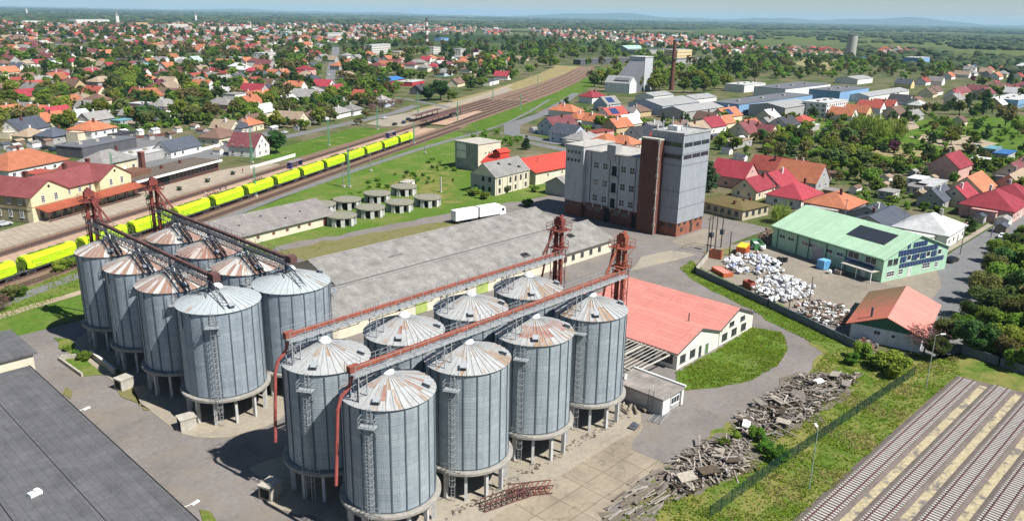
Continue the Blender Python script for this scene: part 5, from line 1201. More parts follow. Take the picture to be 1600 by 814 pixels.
def skip(px, py, rz, d, m, label, fill=None):
    p = at(px, py); t = thing('skip_container', label, 'skip', (p.x, p.y, .07), R(rz)); l, w_, h_ = d; mb = MB()
    for s in (-1, 1): mb.bb(-l / 2, l / 2, s * w_ / 2 - .05, s * w_ / 2 + .05, .1, h_); mb.bb(s * l / 2 - .05, s * l / 2 + .05, -w_ / 2 + .05, w_ / 2 - .05, .1, h_)
    mb.bb(-l / 2, l / 2, -w_ / 2, w_ / 2, .1, .18); 
    for k in range(5): x = -l / 2 + .4 + k * (l - .8) / 4; mb.bb(x - .06, x + .06, -w_ / 2 - .12, -w_ / 2 - .05, .1, h_); mb.bb(x - .06, x + .06, w_ / 2 + .05, w_ / 2 + .12, .1, h_)
    mb.build('bin', m, t)
    if fill: mb = MB(); mb.bb(-l / 2 + .06, l / 2 - .06, -w_ / 2 + .06, w_ / 2 - .06, .18, h_ * fill[0]); mb.build('load', fill[1], t)
SO = M('orange skip paint', (.50, .12, .035), .7, .3); 
skip(1160, 396, 15, (5, 2.4, 2.0), SO, 'orange skip heaped with yellow sacks near the dark poles', (1.12, M('yellow sacks', (.72, .50, .03), .8, .25, 2)))
skip(1182, 388, 40, (5, 2.4, 1.9), M('green skip paint', (.08, .25, .10), .7, .3), 'green skip with a yellow rim beside the small white heap', (.6, JM[2]))
skip(1128, 428, 60, (5.5, 2.5, 1.0), SO, 'low open orange skip with a coral load against the dark wall', (.9, CORAL)); skip(1170, 450, 70, (2.5, 1.6, 1.6), M('rust brown bin', (.36, .10, .06)), 'rust brown bin between the dark wall and the white heap'); skip(1118, 404, 10, (1.2, 3.0, 2.2), M('rust orange plate', (.42, .14, .07)), 'upright rust orange bin at the corner of the scrapyard')
skip(1286, 420, -15, (2.4, 2.0, 2.2), M('sky blue sacks', (.16, .42, .68), .7, .25, 2), 'sky blue bin with sacks standing in front of the mint green wall', (1.05, MATS['sky blue sacks'])); skip(1312, 428, -15, (2.2, 1.6, 1.0), JM[1], 'grey open bin between the blue bin and the canopy', (.9, JM[0]))
t = thing('white_bag', 'white crumpled big bag leaning beside the sky blue bin', 'bag', at(1296, 424, .6), .3); link('sack', BM[1], t, (0, 0, 0)); 
mb = MB(); mb.lathe([(.01, 1.25), (.9, 1.1), (1.7, .5), (1.9, 0)], 14); 
o = None
for i, (px, py) in enumerate(((1222, 408), (1214, 414))):
    t = thing('black_pile', ['black shiny pile of tyres in the open yard before the mint green hall', 'smaller black pile beside the bigger tyre pile'][i], 'tyre pile', at(px, py, .06), i); 
    for k in range(16 - 6 * i):
        mb = MB(); a = k * 2.4; mb.lathe([(.28, -.12), (.5, -.14), (.56, 0), (.5, .14), (.28, .12), (.28, -.12)], 12); link('tyre', mb.mesh('tyre', TIRE), t, (math.cos(a) * (.9 if k < 10 else .4), math.sin(a) * .9, .2 + .25 * (k // 5))).rotation_euler = (hr_.uniform(-.4, .4), hr_.uniform(-.4, .4), 0)
# poles
POLE = M('tarred pole', (.055, .048, .042), .9, .3)
for i, (x, y, h_) in enumerate(((179.3, 98.0, 9.5), (181.6, 98.4, 9.8), (184.0, 98.4, 10.2), (186.4, 98.0, 10.2), (181.0, 92.6, 6.4))):
    t = thing('timber_pole', ['dark pole at the left of the pole group, beside the low pale wall', 'second dark pole of the group, with a hanging transformer', 'taller dark pole third in the group', 'dark pole at the right of the pole group, with insulators', 'lone thin dark pole in front of the yellow sacks'][i], 'pole', (x, y, .06), 0, 'dark poles at the scrapyard corner'); mb = MB(); mb.cyl((0, 0, 0), (0, 0, h_), .16, .11, 8); mb.build('shaft', POLE, t)
    if i < 4:
        mb = MB(); mb.bar((-.8, .2, h_ - .6), (.8, -.2, h_ - .6), .1); 
        for s in (-.7, 0, .7): mb.cyl((s, -s * .25, h_ - .55), (s, -s * .25, h_ - .2), .05, .05, 6)
        mb.build('crossarm', POLE, t)
    if i in (1, 3): mb = MB(); mb.bb(-.5, .5, -.45, .45, 3.6, 4.9); mb.build('transformer', STEEL_D, t)
for i, (px, py, h_) in enumerate(((1265, 470, 5.5), (1232, 488, 6.0))):
    t = thing('timber_pole', ['thin dark pole at the end of the front white heap', 'thin dark pole rising from the dark wall before the front heap'][i], 'pole', at(px, py, .06)); mb = MB(); mb.cyl((0, 0, 0), (0, 0, h_), .11, .08, 8); mb.build('shaft', POLE, t); mb = MB(); mb.bar((-.4, 0, h_ - .3), (.4, 0, h_ - .3), .07); mb.build('crossarm', POLE, t)
# ------------------------------------------------------------------ railway
SLEEP_O = M('brown old sleeper', (.16, .125, .10), .9, .3, 1.2)
def track(o_, t0, t1, fine=True):
    ts = np.arange(t0, t1 + 1, 25); mr = MB()
    for a, b in zip(ts[:-1], ts[1:]):
        oa = o_(a) if callable(o_) else o_; ob = o_(b) if callable(o_) else o_
        for s in (-.752, .752): mr.bar(rail(a, oa + s, .36), rail(b, ob + s, .36), .09, .16)
    struct('rail_pair', mr, RAILM)
    ms = MB()
    for q in np.arange(t0, min(t1, 420), .65):
        oq = o_(q) if callable(o_) else o_; p = rail(q, oq, .19); ms.box((p.x, p.y, .19), (.24, 2.5, .16), RAZ)
    struct('sleeper_row', ms, SLEEP_O)
track(0, T0, 420); track(-5.0, T0, 270); track(18.8, T0, 420)
for o_ in (4.6, 9.2, 13.8, 24, 28.5): track(o_, 285, 430)
for o_ in (1.5, 7, 13, 20): track(o_, 430, 800)
LIME = M('lime yellow wagon paint', (.52, .76, .012), .5, .2, .5, col2=(.36, .56, .02), fine=1.2, rand=.12); LIME_D = M('dark lime steel and painted end shade', (.11, .17, .02), .6, .3, 1.5); UNDER = M('grey underframe', (.10, .105, .10), .8, .3)
def wagon():
    t = thing('hopper_wagon', '', 'wagon', (0, 0, 0)); L = 15.6
    prof = [(-1.45, 1.35), (-1.5, 1.6), (-1.5, 3.2), (-1.15, 3.95), (-.6, 4.2), (.6, 4.2), (1.15, 3.95), (1.5, 3.2), (1.5, 1.6), (1.45, 1.35)]
    mb = MB(); n_ = len(prof)
    for x0, x1 in ((-L / 2 + .8, L / 2 - .8),):
        vs = [(x0, y, z) for y, z in prof] + [(x1, y, z) for y, z in prof]
        # slanting hopper ends: bottom set in
        vs = [((x0 + (1.1 if z < 1.5 else 0)) if i < n_ else (x1 - (1.1 if z < 1.5 else 0)), y, z) for i, (_, y, z) in enumerate(vs)]
        mb.add(vs, [(i, (i + 1) % n_, n_ + (i + 1) % n_, n_ + i) for i in range(n_)] + [tuple(range(n_))[::-1], tuple(range(n_, 2 * n_))])
    for x in (-3.1, 0, 3.1): mb.bb(x - .04, x + .04, -1.56, 1.56, 1.6, 3.25)
    b_ = mb.build('hopper_body', LIME, t)
    mb = MB(); mb.bb(-L / 2 + 2.6, L / 2 - 2.6, -.28, .28, 4.2, 4.32)
    for x in (-4, -1.3, 1.3, 4): mb.bb(x - .5, x + .5, -.4, .4, 4.22, 4.4)
    mb.build('roof_hatch', LIME_D, t)
    mb = MB(); mb.bb(-L / 2, L / 2, -1.3, 1.3, .95, 1.2); mb.bb(-L / 2 + .0, -L / 2 + .15, -1.35, 1.35, .9, 1.3); mb.bb(L / 2 - .15, L / 2, -1.35, 1.35, .9, 1.3)
    for x in (-3, 0, 3): mb.add([(x - 1.2, -1.2, 1.36), (x + 1.2, -1.2, 1.36), (x + 1.2, 1.2, 1.36), (x - 1.2, 1.2, 1.36), (x - .4, -.9, .55), (x + .4, -.9, .55), (x + .4, .9, .55), (x - .4, .9, .55)], [(4, 5, 1, 0), (5, 6, 2, 1), (6, 7, 3, 2), (7, 4, 0, 3), (7, 6, 5, 4)])
    for s in (-1, 1):
        mb.cyl((s * (L / 2), -.85, 1.05), (s * (L / 2 + .5), -.85, 1.05), .2, .2, 8); mb.cyl((s * (L / 2), .85, 1.05), (s * (L / 2 + .5), .85, 1.05), .2, .2, 8); mb.bar((s * L / 2, 0, 1.0), (s * (L / 2 + .6), 0, 1.0), .15)
    mb.build('underframe', UNDER, t)
    for y in (-1.515, 1.515):
        mb = MB(); mb.bb(-5.6, 5.6, y - .012, y + .012, 3.05, 3.13); mb.bb(-5.2, -1.2, y - .01, y + .01, 2.5, 2.56); mb.bb(1.0, 4.6, y - .01, y + .01, 2.5, 2.56); mb.bb(-5.6, -5.5, y - .012, y + .012, 2.5, 3.05); mb.build('side_stripe', LIME_D, t)
    for s in (-1, 1):
        mb = MB(); xa = s * (L / 2 - .72); xb = s * (L / 2 - .1)
        for y in np.linspace(-1.3, 1.3, 5): mb.bar((xa + s * .05, y, 3.3), (xb - s * .1, y * .9, 1.25), .12)
        for y in (-1.25, 1.25): mb.bar((xb, y, 1.2), (xb, y, 3.0), .07); mb.bar((xb, y, 3.0), (xa, y, 3.3), .06)
        for z in (2.0, 2.5, 3.0): mb.bar((xb, -1.25, z), (xb, 1.25, z), .05)
        mb.add([(xa + s * .12, -1.2, 3.0), (xa + s * .12, 1.2, 3.0), (xb - s * .25, 1.2, 1.22), (xb - s * .25, -1.2, 1.22)], [(0, 1, 2, 3)])
        mb.build('end_ladder', LIME_D, t)  # darker lime puts the shade of the sloping wagon ends into the colour
        mb = MB(); xm = s * (L / 2 - 2.2); mb.bb(xm - 1.3, xm + 1.3, -.98, -.82, .42, .75); mb.bb(xm - 1.3, xm + 1.3, .82, .98, .42, .75)
        bg_ = mb.build('bogie', UNDER, t)
        for dx in (-.9, .9):
            mb = MB()
            for y in (-.75, .75): mb.cyl((xm + dx, y - .06, .46), (xm + dx, y + .06, .46), .46, .46, 14)
            mb.bar((xm + dx, -.75, .46), (xm + dx, .75, .46), .14); mb.build('wheelset', STEEL_D, bg_)
    mb = MB()                                             # small dark lettering panel and warning marks on the sides
    for y in (-1.515, 1.515):
        for x in (-4.6, -3.9, -3.3): mb.bb(x, x + .4, y - .008, y + .008, 1.75, 1.95)
    mb.build('marking', UNDER, t)
    return t
wl = ['cut by the left frame edge', 'left of the first brown elevator', 'directly behind the first brown elevator', 'between the two brown elevators', 'right behind the second brown elevator', 'before the station annex end', 'before the near bench row', 'behind the long shed gable, before the first blue shelter', 'right of the first blue shelter', 'crossed by the tall green mast', 'left of the second blue shelter', 'before the second blue shelter', 'second from its free end', 'at its free right end']
W0 = wagon(); tr0 = tree_of(W0); pitch_ = 16.72
for k in range(14):
    p = rail(-pitch_ / 2 + pitch_ * k, 0, .42); lab = 'lime hopper wagon of the train, ' + wl[k]
    if k == 0: W0.location = p; W0.rotation_euler = (0, 0, RAZ); W0['label'] = lab; W0['group'] = 'lime hopper wagons of the parked train'
    else: copy_tree(W0, tr0, p, RAZ, lab)
# ------------------------------------------------------------------ station
t = thing('station_building', 'cream station with maroon gabled roof and a rust red platform canopy', 'station', (*rail(57, 44.5)[:2], .08), RAZ)
for a in (42, 57, 72): q = rail(a, 46); occ(q.x, q.y, 16)
SW = plaster('cream yellow station render', (.70, .59, .37), amt=.25)
mb = MB(); mb.bb(-19, 19, -7, 7, 0, 7.4); mb.build('wall', SW, t)
for x in (-12.5, 12.5):
    mb = MB(); gable_walls(mb, 18.4, 13, 7.6, 11.2); mb.build('wing', SW, t, (x, 0.3, 0), R(90))
    mb = MB(); gable_roof(mb, 18.4, 13, 7.6, 11.2, .6); mb.build('roof', STATION_R, t, (x, .3, 0), R(90))
mb = MB(); gable_roof(mb, 25, 14, 7.4, 10.9, .6); mb.build('roof', STATION_R, t)
for x in (-10, 4, 13): mb = MB(); mb.bb(x - .5, x + .5, 1, 2, 9, 12.2); mb.bb(x - .6, x + .6, .9, 2.1, 12.2, 12.4); mb.build('chimney', BRICK, t)
mb = MB(); mb.bb(-19.3, 19.3, -8.98, -8.9, 4.45, 4.6); mb.bb(-19.3, -19.2, -8.9, 9, 4.45, 4.6); mb.build('string_course', M('brown string course', (.25, .17, .09)), t)
for x in (-15, -10.5, 10.5, 15): put_window(t, (x, -8.92, 6.2), R(-90), 1.1, 1.9, 2, 3)
for x in (-4, 0, 4): put_window(t, (x, -7.02, 6.0), R(-90), 1.0, 1.7, 2, 3)
for y in (-5, -1, 3, 7): 
    put_window(t, (-19.02, y, 2.4), R(180), 1.2, 2.0, 2, 3); put_window(t, (-19.02, y, 6.0), R(180), 1.1, 1.7, 2, 3)
for x in np.arange(-16, 17, 4): put_window(t, (x, -8.92 if abs(x) > 6.1 else -7.02, 2.0), R(-90), 1.2, 2.2, 2, 3, FRAMEG, 'g')
for x in (-12.5, 12.5): mb = MB(); mb.cyl((x, -9.0, 9.4), (x, -8.88, 9.4), .4, .4, 12); mb.build('gable_light', DARKV, t)
mb = MB(); mb.slab((-18, -13.2, 3.3), (20.5, -13.2, 3.3), (20.5, -8.9, 4.3), (-18, -8.9, 4.3), .14); mb.build('canopy', roofmat('rust red canopy sheets', (.34, .085, .045), 8, .2, width=.8), t)
for x in np.arange(-17.5, 20.6, 4.2): mb = MB(); mb.bar((x, -12.9, .4), (x, -12.9, 3.3), .18); mb.bar((x, -12.9, 2.6), (x + .7, -12.9, 3.25), .1); mb.build('canopy_post', RUST_B, t)
mb = MB(); mb.bb(-17.5, 18, -12.95, -12.88, .5, .9); mb.build('canopy_rail', RUST_B, t)
t = thing('station_annex', 'long low brick station annex with flat brown roof and white fascia', 'annex', (*rail(96, 40)[:2], .08), RAZ)
for a in (78, 92, 106, 118): q = rail(a, 42); occ(q.x, q.y, 9)
mb = MB(); mb.bb(-18, 26, -3, 8, 0, 3.9); mb.build('wall', BRICK, t)
mb = MB(); mb.bb(-18.3, 26.3, -4.6, 8.3, 4.15, 4.4); rf = mb.build('roof', roofmat('brown flat roof felt', (.145, .115, .088), 3, .3, width=30), t)
mb = MB(); mb.bb(-18.4, 26.4, -4.75, -4.6, 3.7, 4.45); mb.bb(26.3, 26.4, -4.6, 8.3, 3.7, 4.4); mb.build('fascia', CAPW, t)
mb = MB(); mb.bb(-16, -1, -3.06, -2.98, .6, 3.5); mb.build('arcade', DARKV, t)
for x in np.arange(0, 25, 2.1): put_window(t, (x, -3.0, 2.2), R(-90), 1.3, 1.9, 1, 2, FRAMEG, 'g')
for x, y in ((-6, 2), (3, 3), (14, 4)): mb = MB(); mb.bb(x - .5, x + .5, y - .4, y + .4, 4.4, 5.6); mb.build('chimney', BRICK, rf)
mb = MB(); mb.bb(-18, -5, 0.5, 7.6, 4.4, 6.0); mb.build('raised_roof', roofmat('brown sheet', (.20, .10, .065), 1, .3), rf)
t = thing('brick_chimney', 'square rust brown brick chimney rising behind the station annex roof', 'chimney', (*rail(100, 52)[:2], .08), RAZ); mb = MB(); mb.bb(-.8, .8, -.8, .8, 0, 9.2); mb.build('shaft', BRICK, t); mb = MB(); mb.bb(-.95, .95, -.95, .95, 9.2, 9.6); mb.build('rim', BRICK_O, t)
# shelters, platform roof, benches, planters, masts
BLUE = M('navy shelter frame', (.035, .035, .16), .5, .2)
def shelter(tt, oo, label):
    t = thing('platform_shelter', label, 'shelter', rail(tt, oo, .55), RAZ, 'navy shelters on the island platform'); mb = MB()
    for x in (-4, 0, 4):
        for y in (-.8, .8): mb.bar((x, y, 0), (x, y, 2.4), .1)
    mb.build('frame', BLUE, t); mb = MB(); mb.bb(-4.3, 4.3, -1.2, 1.2, 2.4, 2.55); mb.build('roof', M('grey shelter roof', (.25, .22, .24)), t); mb = MB(); mb.bb(-4, -3.0, -.78, -.74, .2, 2.3); mb.bb(-4.02, -3.98, -.75, .75, .2, 2.3); mb.build('panel', BLUE, t); mb = MB(); mb.bb(3.98, 4.02, -.75, .75, .2, 2.3); mb.build('panel', BLUE, t); mb = MB(); mb.bb(-2.6, 2.6, .3, .7, .4, .5); mb.build('bench', RUST_B, t)
shelter(137, 13.6, 'navy framed shelter on the salmon platform, nearer the station'); shelter(223, 13.2, 'navy framed shelter on the salmon platform, further from the station')
t = thing('platform_roof', 'dark platform roof on posts at the far end of the salmon platform', 'platform roof', rail(296, 14, .2), RAZ)
mb = MB(); mb.bb(-30, 30, -2.3, 2.3, 3.5, 3.7); mb.build('roof', RUST_B, t)
for x in np.arange(-27, 28, 9):
    mb = MB(); mb.bar((x, 0, 0), (x, 0, 3.5), .3); mb.bar((x, 0, 3.0), (x, -2, 3.45), .14); mb.bar((x, 0, 3.0), (x, 2, 3.45), .14); mb.build('post', RUST_B, t)
mb = MB(); mb.bb(10, 16, -1, 1, .2, 3.0); mb.build('cabin', FRAMEG, t)
t = thing('platform_roof', 'shorter brown platform roof on posts behind the first one, by the car park', 'platform roof', rail(300, 27, .1), RAZ); mb = MB(); mb.bb(-16, 22, -2.0, 2.0, 3.3, 3.5); mb.build('roof', RUST_B, t)
for x in np.arange(-14, 22, 8): mb = MB(); mb.bar((x, 0, 0), (x, 0, 3.3), .3); mb.build('post', RUST_B, t)
sheet('platform_ramp', [rail(275, 4.6), rail(345, 7), rail(345, 12), rail(275, 15.6)], .5, G_PLAT)
o = bpy.data.objects.get('platform_ramp')
mb = MB(); mb.bar((0, 0, .225), (2.0, 0, .225), .45, .05); 
def bench(tt, oo, label):
    t = thing('platform_bench', label, 'bench', rail(tt, oo, .55), RAZ, 'benches on the island platform'); mb = MB()
    for k in range(5): mb.bb(-3 + k * 1.25, -2.2 + k * 1.25, -.2, .2, .42, .5)
    mb.build('seat', RUST_B, t); mb = MB()
    for k in range(5): mb.bb(-3 + k * 1.25, -2.2 + k * 1.25, .2, .26, .5, .95)
    mb.build('backrest', RUST_B, t); mb = MB()
    for x in (-2.8, 0, 2.5): mb.bar((x, 0, 0), (x, 0, .42), .1)
    mb.bar((-3, 0, .2), (2.8, 0, .2), .08); mb.build('frame', STEEL_D, t)
for tt, lab in ((84, 'row of brown seats with waiting people beside the first brown elevator'), (109, 'brown seat row before the annex end'), (164, 'brown seat row with a bin right of the first shelter'), (178, 'brown seat row left of the tall green mast'), (237, 'brown seat row right of the second shelter'), (258, 'short brown seat row nearest the platform roof')):
    bench(tt, 11.2, lab)
def planter(tt, oo, lab):
    t = thing('planter', lab, 'planter', rail(tt, oo, .5), 0, 'dark planters on the sandy platform'); mb = MB(); mb.lathe([(.01, .7), (.75, .65), (.8, .5), (.6, 0)], 12); mb.build('tub', CHAS, t)
    mb = MB()
    for k in range(40): a, b_, c_ = hr_.uniform(-.7, .7), hr_.uniform(-.7, .7), hr_.uniform(.7, 1.3); mb.box((a, b_, c_), (.3, .3, .03), a, 0, Matrix.Rotation(b_ * 2, 3, 'X'))
    mb.build('plant', M('planter leaves', (.03, .07, .025)), t)
for k, lab in enumerate(('nearest the station canopy', 'second from the station canopy', 'second from the annex end', 'nearest the annex end')): planter(72 + k * 14.5, 26.2, 'round dark planter on the sandy platform, ' + lab)
MASTG = M('green mast paint', (.115, .30, .175), .6, .2)
def mast(px, py, h_, label, lattice=True):
    p = at(px, py); t = thing('catenary_mast', label, 'mast', (p.x, p.y, .1), RAZ, 'green catenary masts along the railway'); mb = MB()
    if lattice:
        for x in (-.3, .3):
            for y in (-.25, .25): mb.bar((x, y, 0), (x * .6, y * .6, h_), .11)
        for i, z in enumerate(np.arange(.2, h_ - 1, .8)):
            f = 1 - .4 * z / h_; s = 1 if i % 2 else -1
            for y in (-.25, .25): mb.bar((-.3 * f * s, y * f, z), (.3 * f * s, y * f, z + .8), .05)
            for x in (-.3, .3): mb.bar((x * f, -.25 * f * s, z), (x * f, .25 * f * s, z + .8), .05)
    else: mb.cyl((0, 0, 0), (0, 0, h_), .2, .14, 8)
    mb.build('shaft', MASTG if lattice else M('grey pole', (.22, .22, .20)), t)
    mb = MB(); mb.bb(-.5, .5, -.5, .5, 0, .6); mb.build('footing', CONC, t)
    if h_ > 8:
        mb = MB(); mb.bar((0, 0, h_ - 2.4), (0, -3.4, h_ - 1.6), .09); mb.bar((0, 0, h_ - .6), (0, -3.4, h_ - 1.6), .06); mb.bar((0, 0, h_ - 3.8), (0, -3.0, h_ - 3.0), .07); mb.build('bracket', MASTG if lattice else STEEL_D, t)
for px, py, h_, lab in ((180, 300, 13, 'tall green lattice mast before the annex, beside the second brown elevator'), (394, 255, 13, 'green lattice mast at the sandy platform end near the red gabled house'), (400, 308, 10, 'green lattice mast in front of the lime train, left of the shed gable'), (514, 228, 12, 'green lattice mast on the grass bank across from the car park'), (546, 293, 14, 'tall green lattice mast with cross arms standing before the lime train'), (590, 203, 12, 'green lattice mast near the parked dark cars'), (647, 225, 9.5, 'green lattice mast at the free end of the lime train'), (653, 180, 13, 'green lattice mast left of the dark platform roof'), (715, 190, 11, 'green lattice mast right of the dark platform roof'), (770, 158, 13, 'green lattice mast beside the far brown tracks'), (813, 172, 10, 'green lattice mast on the grass right of the far tracks'), (840, 140, 12, 'green lattice mast further along the far tracks'), (917, 118, 14, 'pale green lattice mast where the tracks vanish')):
    mast(px, py, h_, lab)
for px, py, h_, lab in ((537, 293, 9, 'brown pole close beside the tall mast before the train'), (579, 268, 7.5, 'thin grey pole on the grass by the pale path'), (664, 240, 7, 'thin grey double pole by the path, right of the train end'), (745, 213, 6, 'thin grey pole at the end of the car track'), (783, 210, 6, 'thin pale pole beside the street bend')):
    mast(px, py, h_, lab, False)
# low pale wall along the platform edge
t = thing('platform_wall', 'long low white wall beside the sandy platform, left of the first shelter', 'wall', (0, 0, .1)); mb = MB(); mb.bar(rail(128, 27.5, .6), rail(160, 27.5, .6), .25, 1.2); mb.build('panel', WHITEW, t); mb = MB(); mb.bar(rail(127.8, 27.5, 1.24), rail(160.2, 27.5, 1.24), .4, .07); mb.build('coping', CAPW, t)
# overhead wires sagging between the masts
t = thing('overhead_line', 'thin overhead wires strung along the railway above the lime train', 'wire', (0, 0, 0)); mb = MB()
for o_, z in ((0, 6.3), (18.8, 6.3), (0, 7.6), (18.8, 7.6)):
    for a in np.arange(-60, 420, 20): mb.bar(rail(a, o_, z), rail(a + 20, o_, z), .03)
mb.build('wire', STEEL_D, t)
# ------------------------------------------------------------------ houses
ROOFC = {'orange': (.46, .165, .085), 'red': (.36, .08, .06), 'crimson': (.34, .045, .062), 'maroon': (.20, .065, .07), 'brown': (.20, .12, .09), 'tan': (.34, .255, .18), 'grey': (.285, .27, .255), 'slate': (.085, .095, .12), 'white': (.60, .60, .59), 'teal': (.13, .29, .33), 'blue': (.05, .17, .42), 'mint': (.36, .54, .45), 'dark': (.055, .055, .06)}
RWORD = {'orange': 'orange', 'red': 'bright red', 'crimson': 'crimson', 'maroon': 'maroon', 'brown': 'brown', 'tan': 'tan', 'grey': 'grey', 'slate': 'slate blue', 'white': 'whitish', 'teal': 'teal', 'blue': 'vivid blue', 'mint': 'mint', 'dark': 'black'}
WALLC = {'w': ('white', (.72, .70, .66)), 'c': ('cream', (.66, .58, .42)), 'g': ('grey', (.38, .37, .36)), 'p': ('pink', (.60, .36, .31)), 'y': ('yellow', (.66, .52, .26)), 'o': ('ochre', (.50, .38, .22)), 'b': ('pale blue', (.45, .52, .60)), 'd': ('dark', (.10, .10, .11)), 'r': ('red', (.42, .07, .06))}
RM = {k: roofmat('roof ' + k, c, .42 if k not in ('white', 'teal', 'blue', 'mint', 'dark') else 3, .3, width=.5 if k not in ('white', 'teal', 'blue', 'mint', 'dark') else .9, rand=.45) for k, c in ROOFC.items()}
WM = {k: plaster('house wall ' + v[0], v[1], amt=.35) for k, v in WALLC.items()}
HOUSES = []       # dict(o, x, y, px, py, d, roof, form, wall)
hs = random.Random(5)
def d_near(x, y): return x * x + y * y < 480 ** 2
FORM = {'g': 'gable', 'h': 'hip', 'f': 'flat', 'p': 'pyramid'}
def house(x, y, rz, L, W, form, rc, wc, he=None, hr=None, detail=2, extra=None):
    he = he or 3.1; s = W / 2 * (.80 if form == 'g' else .62); hr = hr or he + s
    t = thing('house', None, 'house', (x, y, .03), rz)
    mb = MB()
    if form == 'g': gable_walls(mb, L, W, he, hr)
    else: mb.bb(-L / 2, L / 2, -W / 2, W / 2, 0, he)
    mb.build('wall', WM[wc], t)
    mb = MB()
    if form == 'g': gable_roof(mb, L, W, he, hr, .5)
    elif form in 'hp': hip_roof(mb, L, W, he, hr, .55)
    else: mb.bb(-L / 2 - .25, L / 2 + .25, -W / 2 - .25, W / 2 + .25, he, he + .3)
    rf = mb.build('roof', RM[rc], t)
    if detail >= 1 and form != 'f':
        mb = MB(); cx_ = hs.uniform(-.25, .25) * L; cy_ = hs.choice((-1, 1)) * W * .12
        mb.bb(cx_ - .35, cx_ + .35, cy_ - .35, cy_ + .35, he + .5, hr + .9); mb.bb(cx_ - .42, cx_ + .42, cy_ - .42, cy_ + .42, hr + .9, hr + 1.02); mb.build('chimney', hs.choice((BRICK, BRICK, WM['w'], CONC)), rf)
    if detail >= 2:
        for s_ in (-1, 1):
            n_ = max(1, int(L / 4.2))
            for k in range(n_):
                xx = -L / 2 + L * (k + .5) / n_
                for z in ((1.6,) if he < 4.6 else (1.6, 4.4)):
                    if s_ < 0 and k == n_ // 2 and z < 2: door(t, (xx, s_ * W / 2 - .0, 1.05), R(-90), 1.1, 2.1, hs.choice((BRICK, FRAMEG, FRAMEW)))
                    else: put_window(t, (xx, s_ * W / 2, z), R(90 * s_), 1.3, 1.3, 2, 1)
            for yy in (-W * .22, W * .22):
                for z in ((1.6,) if he < 4.6 else (1.6, 4.4)): put_window(t, (s_ * L / 2, yy, z), R(0 if s_ > 0 else 180), 1.1, 1.3, 2, 1)
            if form == 'g' and W > 7: put_window(t, (s_ * L / 2, 0, he + (hr - he) * .35), R(0 if s_ > 0 else 180), 1.0, 1.1, 2, 1)
    if d_near(x, y) and form != 'f' and hs.random() < .5:
        e = hs.choice((-1, 1)); el, ew = hs.uniform(2.5, 4.5), W * hs.uniform(.45, .7); q = MB(); x0, x1 = sorted((e * L / 2 + e * .02, e * (L / 2 + el))); q.bb(x0, x1, -ew / 2, ew / 2, 0, he - .55); q.build('extension', WM[hs.choice((wc, 'c', 'w', 'g'))], t)
        q = MB(); q.slab((x0 - .02, -ew / 2 - .3, he - .5), (x1 + .3, -ew / 2 - .3, he - .7), (x1 + .3, ew / 2 + .3, he - .7), (x0 - .02, ew / 2 + .3, he - .5), .1); q.build('extension_roof', RM[hs.choice(('grey', 'tan', rc, 'brown'))], t)
    if extra == 'pv':
        mb = MB(); sl = (hr - he) / (W / 2)
        for i in range(4):
            for j in range(2):
                x0 = -L * .3 + i * 1.75; y0 = -W * .42 + j * 1.8; zz = lambda q: hr + .22 - sl * abs(q)
                mb.slab((x0, y0, zz(y0)), (x0 + 1.65, y0, zz(y0)), (x0 + 1.65, y0 + 1.7, zz(y0 + 1.7)), (x0, y0 + 1.7, zz(y0 + 1.7)), .06)
        mb.build('solar_array', PVM, rf)
    if extra == 'dormer':
        mb = MB(); mb.bb(-1.6, 1.6, -W * .44, -W * .1, he + .6, he + (hr - he) * .62); mb.build('dormer', WM[wc], rf)
    px, py, d = to_px((x, y, he)); HOUSES.append(dict(o=t, x=x, y=y, px=px, py=py, d=d, roof=rc, form=form, wall=wc, cat='house')); occ(x, y, max(L, W) * .5 + .6)
    return t
def H(px, py, L, W, rot, form, rc, wc, he=None, hr=None, extra=None, base=0.0):
    p = at(px, py, (he or 3.1) + W * .2)
    d = to_px(p)[2]
    return house(p.x, p.y, base + R(rot), L, W, form, rc, wc, he, hr, 2 if d < 430 else 1, extra)
def HL(*a, **k): return H(*a, base=RAZ, **k)
